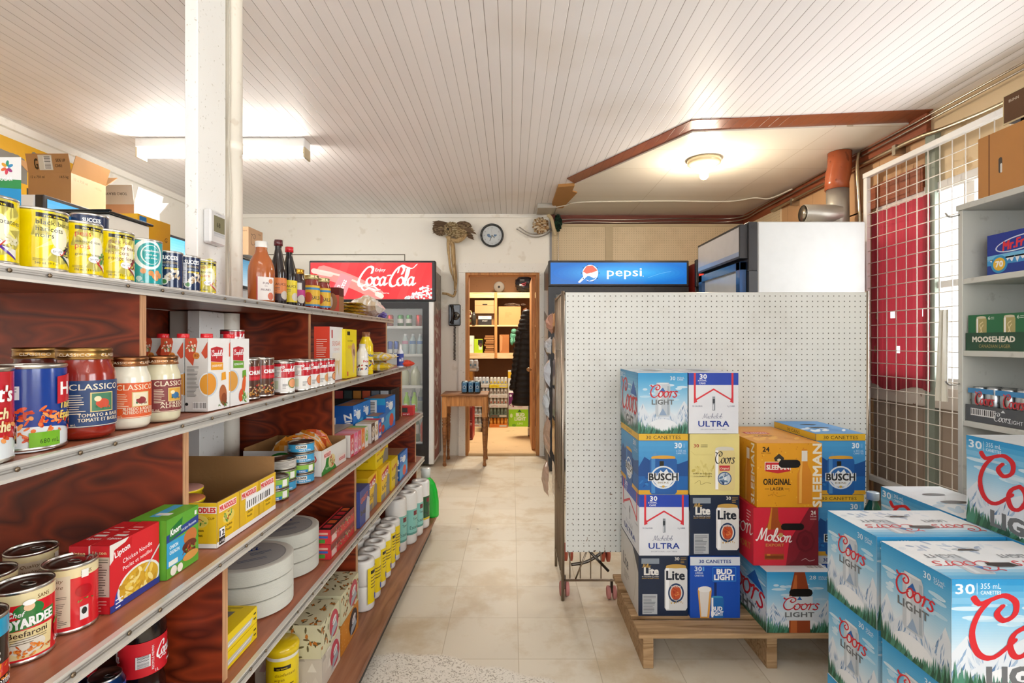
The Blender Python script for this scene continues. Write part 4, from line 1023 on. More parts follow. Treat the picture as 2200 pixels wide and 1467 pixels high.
cable('ceiling_cable', 'white cable crossing the panelled ceiling from the junction box to the right wall', [(.44, 5.30, ZC-.03), (.55, 5.22, ZC-.026), (.7, 5.12, ZC-.024), (1.5, 5.08, ZC-.024), (2.1, 5.1, ZC-.024), (2.3, 4.95, ZC-.03), (2.42, 4.9, ZC-.05), (2.47, 4.6, ZC-.05)], .007, '#e9e2d2', 'matte')
m = MB(); m.tube(catmull([(2.49, 5.0, 2.50), (2.49, 4.2, 2.50), (2.495, 3.3, 2.50), (2.50, 3.0, 2.475), (2.50, 2.7, 2.455), (2.5, 2.3, 2.46), (2.5, .8, 2.46)], 6), .013, '#d2c4a6', 'metal', 10)
for y in (4.6, 3.36): m.box(2.47, y, 2.45, 2.545, y+.03, 2.515, '#c9c2b2', 'metal')
tag(m.build('conduit_pipe'), 'metal conduit pipe running along the top of the right wall', 'pipe')
t = thing('flue_pipe', 'stub of rusty red and galvanised stovepipe with damper tee above the white cooler', 'flue', (2.388, 3.80, 0))
m = MB()
def ring_tube(mb, pts, r, col, fin): mb.tube(pts, r, col, fin, 28)
ring_tube(m, [(.0, 0, 2.62), (.0, 0, 2.52), (-.01, 0, 2.47), (-.02, 0, 2.40), (-.02, 0, 2.35)], [.078, .078, .082, .078, .078], '#fff', 'copper_red'); ring_tube(m, [(-.02, 0, 1.2), (-.01, 0, 2.03)], .075, '#fff', 'copper_red'); m.build('elbow', t)
m = MB(); ring_tube(m, [(-.012, 0, 2.02), (-.015, 0, 2.36)], .073, '#fff', 'galvanised'); m.build('pipe_section', t)
m = MB(); m.lathe([(.062, -.26), (.066, -.255), (.066, -.0)], '#fff', 'galvanised', 24, (-.02, -.02, 2.17), axis='X'); d_ = m.build('tee_branch', t)
m = MB(); m.lathe([(.0, -.262), (.058, -.258), (.0, -.254)], '#a89f90', 'metal', 24, (-.02, -.02, 2.17), axis='X'); m.build('damper_flap', d_)
cable('armoured_cable', 'ribbed metal armoured cable hanging beside the flue pipe', [(2.50, 3.75, 2.6), (2.47, 3.72, 2.57), (2.45, 3.7, 2.45), (2.46, 3.69, 2.2), (2.46, 3.68, 1.9)], .012, '#cfc2a8')

# ================================================================ wire grid, red cloth
t = thing('security_grid', 'white wire security grid screening the window and lower boards on the right wall', 'wire grid')
m = MB(); GX = 2.46; y = 3.59; 
m.box(GX-.02, 1.6, 2.375, GX+.015, 3.63, 2.41, '#ded6ca', 'white_enamel', .003); m.box(GX-.02, 1.6, .30, GX+.015, 3.63, .335, '#d9d2c8', 'white_enamel', .003); m.box(GX-.015, 3.595, .335, GX+.015, 3.63, 2.375, '#ded6ca', 'white_enamel', .003); m.build('frame', t)
m = MB(); k = 0; z = .42
while z < 2.36: m.tube([(GX-.004, 3.6, z), (GX-.004, 1.62, z)], .003, '#f0e8dc', 'matte', 6, caps=False); z += .085; k += 1
y = 3.51
while y > 1.65: m.tube([(GX+.002, y, .33), (GX+.002, y, 2.38)], .0032, '#f0e8dc', 'matte', 6, caps=False); y -= .085
m.build('grid_wires', t)
def cloth_mat():
    mt, nt, b = newmat('red_cloth'); b.inputs['Base Color'].default_value = (*lin('#a03541'), 1); b.inputs['Roughness'].default_value = .8
    tr = nt.nodes.new('ShaderNodeBsdfTranslucent'); tr.inputs[0].default_value = (*lin('#c03a44'), 1); mx = nt.nodes.new('ShaderNodeMixShader'); mx.inputs[0].default_value = .22
    out = nt.nodes['Material Output']; nt.links.new(b.outputs[0], mx.inputs[1]); nt.links.new(tr.outputs[0], mx.inputs[2]); nt.links.new(mx.outputs[0], out.inputs[0]); MATS['red_cloth'] = mt
cloth_mat()
m = MB(); NY, NZ = 36, 26; y0, y1, z0, z1 = 3.125, 3.62, .94, 2.13
P = [[(XR-.045-.006*math.sin(j*.9)-.004*math.sin(j*2.3), y0+(y1-y0)*j/NY, z0+.02*math.sin(j*.2)*(i == 0)+(z1-z0-.05*(1-j/NY)*0)*i/NZ) for j in range(NY+1)] for i in range(NZ+1)]
holes = {(10, 4), (10, 21), (10, 22), (5, 34), (5, 18), (5, 19), (10, 33)} | {(q, 1) for q in (1, 4, 8, 12, 17, 22)}
for i in range(NZ):
    for j in range(NY):
        if (i, j) in holes: continue
        m.poly([P[i][j], P[i+1][j], P[i+1][j+1], P[i][j+1]], '#b32a3c', 'red_cloth')
tag(m.build('red_cloth'), 'red cloth covering the far half of the side window behind the grid', 'curtain')
m = MB(); NY = 10; P = [[(1.62-.02+.006*math.sin(j*1.1), 1.915+.05*j/NY*(1-.4*i/6), 1.02+.34*i/6) for j in range(NY+1)] for i in range(7)]
for i in range(6):
    for j in range(NY): m.poly([P[i][j], P[i+1][j], P[i+1][j+1], P[i][j+1]], '#e2ddcb', 'film')
tag(m.build('plastic_strip'), 'narrow cream plastic strip hanging beside the grey shelf unit', 'plastic strip')

# ================================================================ grey shelf unit on the right
UX0, UX1, UY0, UY1 = 1.62, 2.0, .55, 1.895
t = thing('grey_shelf_unit', 'open grey laminate shelf unit against the right edge holding beer trays', 'shelving')
for nm, y in (('side_panel', UY1-.02), ('side_panel', UY0)):
    m = MB(); m.box(UX0, y, 0, UX1, y+.02, 1.715, '#fff', 'grey_laminate', .0015); m.build(nm, t)
m = MB(); m.box(UX1-.008, UY0+.02, .05, UX1, UY1-.02, 1.70, '#fff', 'grey_laminate'); m.build('back_panel', t)
UZ = (1.468, 1.21, .96, .712, .42, .1)
for z in (1.715,)+UZ:
    m = MB(); m.box(UX0+.001, UY0+.0205, z-.02, UX1-.009, UY1-.0205, z, '#fff', 'grey_laminate', .0015) if z != 1.715 else m.box(UX0-.004, UY0-.004, 1.7155, UX1, UY1+.004, 1.736, '#fff', 'grey_laminate', .0015); m.build('shelf', t)
for z in (1.70, 1.09):
    m = MB(); m.tube(catmull([(UX0-.002, UY1-.01, z), (UX0-.03, UY1+.0, z-.005), (UX0-.045, UY1+.0, z+.01)], 4), .003, '#c9c6be', 'metal'); m.build('hook', t)
# yellow lettered sign on the left wall
A = Art(2.1, 1.25, '#f0b71e')
A.T('ni', 1.62, 1.0, .24, '#8b8780', w=.27, bold=.06)
A.T('pa', 1.42, 1.0, .24, '#8b8780', w=.24, bold=.06); A.P([(1.5, .72), (1.62, .72), (1.62, .8), (1.58, .95), (1.5, .97)], '#26221f'); A.P([(1.66, .62), (1.76, .62), (1.76, .95), (1.66, .97)], '#3a352f')
m = MB(); m.box(XL+.001, 1.75, 1.28, XL+.02, 3.85, 2.53, '#f0b71e', 'paper'); m.art(A, lambda x, y, o: (XL+.02+o, 1.75+x, 1.28+y), 'paper')
tag(m.build('yellow_sign'), 'big yellow sign with grey letters high on the left wall behind the cardboard box', 'sign')
# ================================================================ packaged goods: builders
def gauss_dir(x, y, d=0): return math.atan2(-y, -x) + d       # towards the aisle view point, turned by d
def wrap(r, th): 
    return lambda A, z0=0: (lambda x, y, o: ((r+o)*math.cos(th+(x-A.W/2)/r), (r+o)*math.sin(th+(x-A.W/2)/r), z0+y))
SIL = '#b9b6b0'
def can(name, label, loc, r, h, A, th, cat='can', group=None, tab=True, lid=SIL, body='#d8d6d0', bevel=True):
    t = thing(name, label, cat, loc, 0, group)
    m = MB(); m.lathe([(0, .001), (r*.93, .0005), (r*.99, 0), (r*1.015, .0015), (r*1.015, .004), (r*.985, .006), (r*.985, h-.006), (r*1.015, h-.004), (r*1.015, h-.0015), (r*.99, h), (r*.955, h-.001), (r*.945, h-.0045)], body, 'metal', 36); m.build('body', t)
    m = MB(); m.art(A, wrap(r*.99, th)(A, .0055), 'gloss', subdiv=r*.18, dl=.00003); m.build('label', t)
    m = MB(); m.lathe([(r*.945, h-.0045), (r*.9, h-.0045), (r*.88, h-.0035), (r*.84, h-.0035), (r*.82, h-.0045), (r*.7, h-.0045), (r*.68, h-.0038), (r*.5, h-.0038), (0, h-.0038)], lid, 'metal', 32); ld = m.build('lid', t)
    if tab:
        m = MB(); c, s_ = math.cos(th+.6), math.sin(th+.6)
        pts = [((.25+.28*math.cos(a))*r*c-.17*math.sin(a)*r*s_, (.25+.28*math.cos(a))*r*s_+.17*math.sin(a)*r*c, h-.002) for a in [k*math.pi/5 for k in range(10)]]
        m.tube(pts, .0014, lid, 'metal', 6, closed=True); m.build('pull_tab', ld)
    return t
FACE = {'F': lambda w, d, h: (lambda x, y, o: (x, -o, y)), 'R': lambda w, d, h: (lambda x, y, o: (w+o, x, y)),
        'L': lambda w, d, h: (lambda x, y, o: (-o, d-x, y)), 'T': lambda w, d, h: (lambda x, y, o: (x, y, h+o)), 'B': lambda w, d, h: (lambda x, y, o: (w-x, d+o, y))}
def carton(name, label, cat, loc, w_, d_, h_, col, arts={}, rz=0, group=None, cols=None, fin='paper', c=.0012):
    m = MB(); m.box(0, 0, 0, w_, d_, h_, col, fin, c, cols)
    for k, A in arts.items():
        m.art(clip(A), FACE[k](w_, d_, h_), fin)
    return tag(m.build(name, None, loc, rz), label, cat, group)
def gbox(name, label, cat, xr, b, z, w_, d_, h_, col, arts={}, **kw):
    return carton(name, label, cat, (xr-w_, b, z+.0006), w_, d_, h_, col, arts, kw.pop('rz', GR), **kw)
def bottle(name, label, loc, prof, col, cap, A=None, th=0, rl=0, zl=0, cat='bottle', fin='gloss', group=None, cols=None):
    """prof: body profile; cap: (profile, colour)"""
    t = thing(name, label, cat, loc, 0, group)
    m = MB(); m.lathe(prof, col, fin, 32, cols=cols); m.build('body', t)
    m = MB(); m.lathe(cap[0], cap[1], 'gloss', 24); m.build('cap', t)
    if A is not None:
        m = MB(); m.art(A, wrap(rl, th)(A, zl), 'paper', subdiv=rl*.2, d0=.0006, dl=.00004); m.build('label', t)
    return t

# ---------------------------------------------------------------- yellow and blue cans on the top shelf
def yellow_label(r, h, lines, col, foot, seed=1, swoosh='#5a3b8a', pic=('#f3ead0', '#e9dcb4')):
    W = 2*math.pi*r; A = Art(W, h-.011, '#f7de00'); H = A.H; c = W/2
    A.burst(c+.012, H*.55, .016, .045, '#f9ee7a', 12); A.E(c+.012, H*.55, .016, .022, '#fdf9d6')
    A.R(c-.026, H*.885, c+.036, H*.96, '#1f1d1c'); A.T('no name', c+.004, H*.9, .0042, '#f7de00', w=.036, bold=.03)
    y = H*.76
    for tx, hh, cc in lines:
        A.T(tx, c-.026, y, hh*1.5, cc, al='l', bold=.014); y -= max(hh, .0062)*1.75+.0012
    A.P([(c+.002, H*.30), (c+.038, H*.19), (c+.040, H*.03), (c+.022, H*.14)], swoosh); A.P([(c+.016, H*.24), (c+.04, H*.2), (c+.04, H*.06)], '#f2efe6')
    A.food(c+.034, H*.33, .014, .016, pic, 16, .4, seed); A.E(c+.006, H*.3, .0115, .0075, '#d9d4cc'); A.E(c+.006, H*.3, .0108, .0068, '#ffffff')
    A.T('Simple', c+.006, H*.285, .0045, '#222222', bold=.005, shear=.3, rot=.1); A.L([(c+.01, H*.27), (c+.013, H*.24), (c+.021, H*.33)], .0018, '#d23a2c', False)
    A.T(foot, c-.010, H*.055, .0042, '#3a3420', bold=0, w=.034); A.lines(c-.03, H*.11, c-.006, H*.16, 3, '#6b6430', seed)
    A.bars(c-.078, H*.1, c-.054, H*.4, seed=seed); A.lines(c-.078, H*.5, c-.05, H*.85, 9, '#6b6430', seed+3)
    return A
YT = [
 ('sliced white potato', [('sliced', .0085, '#6b2a86'), ('white potatoes', .0058, '#2c2438')], 'CANADA CHOICE 540 mL', .0435, .116, -.905, .895, '#5a2f96', ('#f1ecc8', '#e6dfb0'), 'yellow can with a purple ribbon, nearest of the yellow cans on the top shelf'),
 ('black beans', [('black beans', .0064, '#26262a'), ('haricots', .0062, '#26262a'), ('noirs', .0062, '#26262a')], '540 mL 19 fl oz', .0435, .116, -.903, .995, '#2d4a30', ('#2e1e1c', '#47302b'), 'yellow can showing dark beans, second nearest on the top shelf'),
 ('peas', [('peas', .0072, '#d2452a'), ('assorted sizes', .0038, '#333333'), ('pois', .0072, '#d2452a'), ('grosseurs assorties', .0036, '#333333')], '398 mL 14 fl oz', .040, .112, -.903, 1.087, '#d23b33', ('#3f7a3a', '#5b9a4b'), 'yellow can of peas with orange lettering on the top shelf'),
 ('kidney beans', [('dark red', .0056, '#7d2a1c'), ('kidney beans', .0056, '#7d2a1c'), ('haricots', .0056, '#7d2a1c'), ('rouge fonce', .0056, '#7d2a1c')], '540 mL 19 fl oz', .0425, .113, -.905, 1.178, '#8a3a2a', ('#7a1f1c', '#9c3028'), 'yellow can showing dark red beans beside the turquoise can'),
]
for nm, lines, foot, r, h, X, Y, sw, pic, lab in YT:
    can('food_can', lab, (X, Y, S1+.0005), r, h, yellow_label(r, h, lines, '', foot, len(nm), sw, pic), gauss_dir(X, Y, .5 if Y > .95 else .1), group=None)
r, h = .042, .112; A = Art(2*math.pi*r, h-.011, '#1fa3a6'); c = A.W/2; H = A.H
A.E(c+.008, H*.68, .033, .036, '#f4f8f6', 36); A.E(c+.010, H*.68, .026, .029, '#1fa3a6', 36); A.E(c+.012, H*.68, .021, .0235, '#f4f8f6', 36); A.E(c+.013, H*.68, .0195, .022, '#1fa3a6', 36)
A.T('compliments', c+.014, H*.75, .0055, '#ffffff', w=.034); A.T('chick peas', c+.014, H*.66, .0045, '#ffffff', w=.024); A.T('pois chiches', c+.014, H*.58, .0045, '#ffffff', w=.027)
for px, py in ((-.004, .28), (.012, .24), (.02, .17), (.027, .26), (.024, .13), (.034, .2)): A.E(c+px, H*py, .0062, .0065, '#e39a5a', 12)
A.E(c-.012, H*.1, .006, .006, '#bfe3e0', 14); A.T('540 mL', c-.01, H*.015, .0035, '#eafaf8'); A.R(0, 0, A.W*.18, H, '#e9eef0')
can('food_can', 'turquoise can with a big white ring between yellow and navy cans', (-.905, 1.275, S1+.0005), r, h, A, gauss_dir(-.905, 1.275, .15))
def navy_label(r, h, bars=False):
    A = Art(2*math.pi*r, h-.011, '#1d3156'); c = A.W/2; H = A.H
    A.T('SUCCES', c, H*.80, .0105, '#ffffff', w=.038, bold=.045); A.T('CHAMPIGNONS', c, H*.68, .0065, '#cdb98a', w=.038, bold=.01); A.T('MORCEAUX', c, H*.6, .0045, '#9fb2cc', w=.03)
    A.P([(c-.012, H*.52), (c+.02, H*.52), (c+.022, H*.57), (c-.010, H*.57)], '#f0d23a'); A.T('AVAILABLE', c+.004, H*.525, .003, '#22304a', w=.022)
    A.food(c+.006, H*.34, .018, .014, ['#e9dcc4', '#cdb695', '#f5ecd9', '#a68a68'], 18, .5, 5); A.E(c-.012, H*.16, .0085, .0085, '#f2efe6', 16); A.E(c-.012, H*.16, .006, .006, '#4f8a4a', 14)
    if bars: A.R(c-.034, H*.2, c-.014, H*.82, '#dfe3ea'); A.lines(c-.033, H*.22, c-.015, H*.8, 12, '#7a8494')
    return A
can('food_can', 'small navy can of mushrooms right after the turquoise can', (-.907, 1.375, S1+.0005), .034, .10, navy_label(.034, .10), gauss_dir(-.9, 1.37, .1))
can('food_can', 'small navy mushroom can with a pale nutrition panel, in front of the post', (-.905, 1.449, S1+.0005), .034, .10, navy_label(.034, .10, True), gauss_dir(-.9, 1.45, .45))
can('food_can', 'small yellow mushroom can, last of the row in front of the post', (-.902, 1.523, S1+.0005), .033, .10, yellow_label(.033, .10, [('whole', .006, '#c8452e'), ('mushrooms', .004, '#333333'), ('entiers', .006, '#c8452e')], '', '284 mL', 9, '#c8452e', ('#e9dcc4', '#cdb695')), gauss_dir(-.9, 1.52, .2))
for k, z in enumerate((0, .1005)):
    can('food_can', ('lower navy can in the second row behind the peas can', 'navy can stacked behind the peas can, its white lettering above the rim')[k], (-1.13, 1.395, S1+.0005+z), .041, .10, navy_label(.041, .10), gauss_dir(-1.13, 1.395, .1), tab=k == 1)
# boxes standing further back on the top shelf
A = Art(.22, .345, '#1492cf'); A.R(0, .285, .22, .345, '#eef0ee'); A.P([(0, .275), (.22, .262), (.22, .285), (0, .302)], '#2b8f4b')
for k, cc in enumerate(('#3b8fbf', '#2f9a7a', '#e3a02a', '#e2672e', '#d8435a', '#a23a7a')): a = k*1.05+.4; A.E(.183+.009*math.cos(a), .318+.011*math.sin(a), .008, .0042, cc, 14, a)
A.E(.183, .318, .003, .003, '#ffffff'); A.T('SUGAR', .179, .284, .010, '#ffffff', w=.036, bold=.04); A.lines(.11, .15, .2, .165, 2, '#e8f4ee')
carton('sugar_box', 'blue and white sugar box with a colourful flower at the photo edge', 'box', (-1.50, 1.36, S1+.001), .20, .022, .345, '#1492cf', {'F': A})
A = Art(.12, .19, '#d92a32'); A.T('LUCKY', .075, .14, .028, '#ffd94a', w=.07, bold=.05, shear=.2)
B = Art(.16, .19, '#2f87c8'); B.food(.07, .15, .06, .03, ['#bfe0f2', '#8cc3e6', '#ffffff'], 16, .3, 8)
carton('cereal_box', 'red and blue box lying behind the black bean can', 'box', (-1.27, 1.30, S1+.001), .12, .07, .19, '#d92a32', {'F': A, 'R': Art(.07, .19, '#2f87c8')})
m = MB(); m.box(0, 0, 0, .19, .20, .008, '#1d1c1c', 'gloss', .002); m.box(0, 0, .008, .19, .008, .012, '#2b2a2a', 'gloss'); tag(m.build('plastic_tray', None, (-1.44, 1.62, S1+.263)), 'flat black plastic tray lying on boxes in the middle of the top shelf', 'tray')
carton('plain_carton', 'white carton under the black tray on the top shelf', 'box', (-1.42, 1.63, S1+.001), .16, .18, .26, '#eee8da')
A = Art(.083, .327, '#f3b91c'); A.T('Cheerios', .042, .262, .017, '#1f1b18', w=.062, bold=.02); A.R(.01, .20, .073, .25, '#efe9dc'); A.lines(.012, .205, .07, .245, 6)
B = Art(.18, .327, '#f1b31a'); B.P([(.008, .2), (.045, .2), (.045, .322), (.008, .322)], '#2479bd'); B.T('WHOLE', .027, .30, .007, '#e9f4ff', w=.03); B.T('GRAIN', .027, .285, .007, '#e9f4ff', w=.028); B.T('FIRST', .027, .265, .008, '#e9f4ff', w=.028); B.T('G', .155, .25, .018, '#5a3a14', shear=.2)
carton('cereal_box', 'tall yellow cereal box with a blue ribbon beyond the navy cans', 'box', (-1.447, 1.9, S1+.001), .083, .18, .327, '#f3b91c', {'F': A, 'R': B})
carton('cereal_box', 'second yellow box half hidden left of the yellow cereal box', 'box', (-1.56, 1.98, S1+.001), .095, .18, .322, '#f3b91c', {'F': Art(.095, .322, '#f1b41c').T('s', .075, .25, .03, '#1f1b18').R(.05, .1, .095, .2, '#2a6f86')})
# bottles and jars beyond the drain pipe
def lab(w_, h_, bg, *ops):
    A = Art(w_, h_, bg)
    for o in ops: getattr(A, o[0])(*o[1:])
    return A
A = lab(.065, .085, '#efe9e4', ('T', 'FUN', .032, .058, .008, '#5a2a3a', .02), ('T', 'WITH', .032, .05, .003, '#5a2a3a'), ('T', 'PRUNES', .032, .034, .008, '#5a2a3a', .034), ('E', .05, .015, .012, .014, '#d46a4a'), ('E', .05, .07, .009, .009, '#e08a5a'), ('R', 0, 0, .004, .085, '#b33a3a'))
bottle('juice_bottle', 'plastic bottle of brown-orange juice with white cap beyond the drain pipe', (-.935, 1.945, S1+.001), [(0, 0), (.04, 0), (.046, .006), (.0465, .12), (.044, .14), (.036, .165), (.024, .185), (.02, .20), (.02, .212)], '#b5622f', ([(.021, .210), (.022, .232), (0, .233)], '#f1efe9'), A, gauss_dir(-.93, 1.94, .35), .0465, .012)
def sauce(label, X, Y, col, capc, lc, h=.245, r=.030, lc2='#3a2630'):
    A = Art(.085, .09, lc); A.R(0, 0, .085, .028, lc2); A.T('SAUCE', .04, .06, .01, '#222222', w=.05); A.E(.06, .022, .017, .017, '#d8cfc2'); A.lines(.01, .03, .04, .055, 4)
    q = r
    bottle('sauce_bottle', label, (X, Y, S1+.001), [(0, 0), (q*.95, 0), (q, .005), (q, h*.5), (q*.96, h*.58), (q*.55, h*.78), (q*.42, h*.86), (q*.42, h*.92)], col, ([(q*.44, h*.91), (q*.55, h*.915), (q*.55, h), (0, h)], capc), A, gauss_dir(X, Y, .3), r, .02)
sauce('dark brown sauce bottle with a maroon cap and orange label', -.93, 2.075, '#1f1414', '#5a1a22', '#e98a4a', .262)
sauce('black sauce bottle with a bright red cap and yellow label', -.925, 2.165, '#131012', '#d9202c', '#f2da2c', .25, lc2='#e8cf20')
def jar(name, label, loc, r, h, col, lidc, A, d, zl=.02, fill=None, lidart=None, group=None, cat='jar', neck=.84):
    t = thing(name, label, cat, loc, 0, group); th = gauss_dir(loc[0], loc[1], d)
    m = MB(); m.lathe([(0, 0), (r*.85, 0), (r*.97, .006), (r, .016), (r, h*.68), (r*.97, h*.74), (r*neck, h*.84), (r*neck, h*.9)], col, 'gloss', 36); m.build('glass_body', t)
    m = MB(); R = r*(neck+.05); m.lathe([(R*.98, h*.87), (R*1.02, h*.872), (R*1.02, h*.885), (R*.99, h*.89), (R*.99, h*.955), (R*1.01, h*.965), (R*1.01, h*.99), (R*.95, h), (R*.9, h*.992), (0, h*.992)], lidc, 'metal', 40)
    if lidart:
        L = Art(2*math.pi*R, h*.06)
        for k in range(4): L.T(lidart, L.W*(k+.5)/4, h*.012, h*.036, '#f1dcc0', w=L.W*.19, bold=.01)
        m.art(L, wrap(R*.992, th)(L, h*.893), 'paper', subdiv=R*.2)
    m.build('lid', t)
    m = MB(); m.art(A, wrap(r, th)(A, zl), 'paper', subdiv=r*.2, d0=.0008, dl=.00004); m.build('label', t)
    return t
jar('sauce_jar', 'small jar with yellow lid and pink label next to the black bottle', (-.93, 2.26, S1+.001), .031, .17, '#2c1518', '#c99a3a', lab(.1, .1, '#3a2028', ('R', 0, .03, .1, .06, '#c8388a'), ('R', .03, .06, .06, .09, '#ece6e0'), ('E', .06, .02, .018, .018, '#d8cfc2')), .25)
for k, (X, Y, w2) in enumerate(((-.935, 2.43, 0), (-.93, 2.56, 1))):
    jar('salsa_jar', ('red salsa jar with a yellow label, nearer of the pair', 'red salsa jar with a yellow label, farther of the pair')[k], (X, Y, S1+.001), .037, .165, '#8c2318', '#cfc28e', lab(.15, .095, '#f0bf2c', ('R', 0, .075, .15, .085, '#3f8fc4'), ('T', 'SALSA', .09, .03, .018, '#2a2014', .05), ('E', .05, .04, .018, .024, '#d0562a'), ('R', 0, 0, .15, .008, '#3f8fc4'), ('E', .12, .045, .01, .02, '#e6e0b0')), .3, .02)
gbox('taco_kit_box', 'maroon and red box with a big round cut-out beside the salsa jars', 'box', -.895, 2.70, S1, .075, .07, .135, '#d8604e', {'F': lab(.075, .135, '#d8604e', ('R', 0, .095, .075, .135, '#6b1f1c'), ('E', .04, .06, .025, .045, '#a87a58'), ('E', .03, .06, .012, .03, '#e6ddd0')), 'R': Art(.07, .135, '#5a1a18').R(0, 0, .07, .09, '#a87850')})
def pouch(name, label, cat, loc, w_, d_, h_, col, rz=0, seed=1, group=None, spots=None, fin='film', n=12, tips=True, pleat=1):
    """soft bag: pillow with crumpled skin and flat crimped ends"""
    rr = random.Random(seed); m = MB(); top = []; bot = []
    for i in range(n+1):
        rt = []; rb = []
        for j in range(n+1):
            u, v = i/n, j/n; e = (math.sin(math.pi*u)*math.sin(math.pi*v))**.45 if 0 < u < 1 and 0 < v < 1 else 0
            q = 1+.16*rr.uniform(-1, 1)*pleat; x = (u-.5)*w_*(1-.06*math.sin(math.pi*v)); y = (v-.5)*d_*(1-.10*math.sin(math.pi*u))
            rt.append((x, y, h_*.5+h_*.5*e*q)); rb.append((x, y, h_*.5-h_*.5*e if e else h_*.5))
        top.append(rt); bot.append(rb)
    for i in range(n):
        for j in range(n):
            c = col if not isinstance(col, list) else rr.choice(col)
            if isinstance(col, dict): c = col
            m.poly([top[i][j], top[i+1][j], top[i+1][j+1], top[i][j+1]], c, fin); m.poly([bot[i][j], bot[i][j+1], bot[i+1][j+1], bot[i+1][j]], c, fin)
    return tag(m.build(name, None, loc, rz), label, cat, group)
for k in range(4):
    pouch('spice_bag', ('lowest of the flat yellow bags piled beyond the salsa jars', 'second yellow bag up in the pile beyond the salsa jars', 'third yellow bag up in the pile beyond the salsa jars', 'topmost of the flat yellow bags piled beyond the salsa jars')[k], 'bag', (-.915+.004*k, 2.93+.015*k, S1+.001+.0185*k), .12, .26, .018, ['#e3c13a', '#d9a82c', '#e8cf5a', '#c98a2c'], .1*(k-1.5), 20+k, 'yellow bags piled on the top shelf', pleat=1.5)
pouch('bread_bag', 'clear crumpled bag with purple end overhanging the top shelf far end', 'bag', (-.915, 3.30, S1+.001), .18, .36, .13, ['#f1ebe0', '#e6dccd', '#f8f4ec', '#d9c4a6'], .1, 31, pleat=1.6)
m = MB(); blob(m, (-.875, 3.515, S1+.035), (.03, .03, .03), ['#6d5bb0', '#8577c4', '#574a96'], 'film', 5, .2, 10)
tag(m.build('tied_bag_end'), 'purple twisted bag end at the far tip of the top shelf', 'bag')

# ---------------------------------------------------------------- second shelf
Z = S2+.0006
def pasta_label(bg, seed, words):
    A = Art(2*math.pi*.05, .117, bg); c = A.W/2; H = A.H
    A.R(0, 0, A.W, H*.16, '#3f8f2c'); A.E(c, H*.1, .08, H*.16, '#dfe6ea', 30); A.food(c-.01, H*.3, .06, .026, ['#e0522a', '#e9743a', '#c23a1c', '#f0a05a'], 90, .2, seed)
    A.food(c+.09, H*.32, .04, .024, ['#e0522a', '#e9743a', '#c23a1c', '#f0a05a'], 40, .22, seed+1)
    for tx, x, y, hh, col, w_ in words: A.T(tx, c+x, y*H, hh, col, w=w_, bold=.04, shear=.15)
    return A
A = pasta_label('#c8202c', 4, [("Hunt's", .018, .66, .021, '#ffffff', .06), ('Rich', .026, .46, .015, '#f6e3b0', .03), ('Riche', .028, .31, .015, '#f6e3b0', .034)])
can('food_can', 'large red pasta sauce can cut off by the photo edge on the second shelf', (-.737, .700, Z), .050, .129, A, gauss_dir(-.76, .7, .1))
A = pasta_label('#1c3f94', 9, [("H", .052, .68, .022, '#ffffff', .018), ('Thick', .056, .47, .013, '#f2d36a', .03), ('Epaisse', .058, .34, .012, '#f2d36a', .034)]); c = A.W/2
A.R(c-.055, .072, c-.008, .092, '#dfe6ee'); A.lines(c-.054, .074, c-.01, .091, 4, '#4a5a78'); A.bars(c-.052, .004, c-.010, .034); A.R(c+.002, .0, c+.04, .022, '#76b52c'); A.T('680 mL', c+.026, .005, .007, '#26401a', bold=0, w=.024); A.P([(c+.036, .062), (c+.064, .066), (c+.064, .108), (c+.036, .104)], '#c8202c'); A.T('H', c+.05, .076, .02, '#ffffff', w=.016, bold=.04)
can('food_can', 'large blue pasta sauce can with barcode on the second shelf', (-.752, .808, Z), .048, .129, A, gauss_dir(-.75, .8, 0))
def classico(bg, words, w_=.105, h_=.078, pic='#3f7a5a', pc2='#c84a2c', cream='#f2e2c6'):
    A = Art(w_, h_, bg); A.R(.001, .001, w_-.001, .002, cream); A.T('CLASSICO', w_*.5, h_*.8, .0105, cream, w=w_*.72, bold=.02)
    A.lines(.012, h_*.28, w_*.36, h_*.72, 9, cream, 3); A.R(w_*.40, h_*.32, w_*.74, h_*.74, '#d8c07a'); A.R(w_*.42, h_*.34, w_*.72, h_*.72, pic); A.E(w_*.57, h_*.5, w_*.10, h_*.10, pc2, 16); A.E(w_*.5, h_*.6, w_*.05, h_*.06, '#e6d9b0', 12); A.food(w_*.57, h_*.43, w_*.12, h_*.05, ['#4f9a4a', '#2f6a3a', pc2], 14, .5, 2)
    for k, tx in enumerate(words): A.T(tx, w_*.55, h_*(.22-.1*k), .006, cream, w=w_*.6, bold=.02)
    A.T('650 mL', w_*.14, h_*.04, .0045, cream, bold=0)
    return A
LC = '#a8814a'
jar('pasta_sauce_jar', 'tall jar of tomato sauce with gold lid, behind the blue can', (-.865, .955, Z), .0425, .153, '#5c1a12', LC, classico('#233f6e', ['TOMATO', 'TOMATE']), .6, lidart='CLASSICO', fill=1)
jar('pasta_sauce_jar', 'tall jar of tomato sauce with dark blue label and gold lid', (-.742, .905, Z), .044, .153, '#8f2416', LC, classico('#233f6e', ['TOMATO & BASIL', 'TOMATE ET BASILIC']), .40, lidart='CLASSICO')
jar('pasta_sauce_jar', 'white creamy sauce jar with an orange label', (-.740, 1.003, Z), .0375, .134, '#e6e2d0', '#a36f48', classico('#dd5a22', ['ALFREDO & ROASTED', 'ALFREDO ET AIL ROTI'], .09, .066, '#e8dcc0', '#8c2a2a'), .42, lidart='CLASSICO')
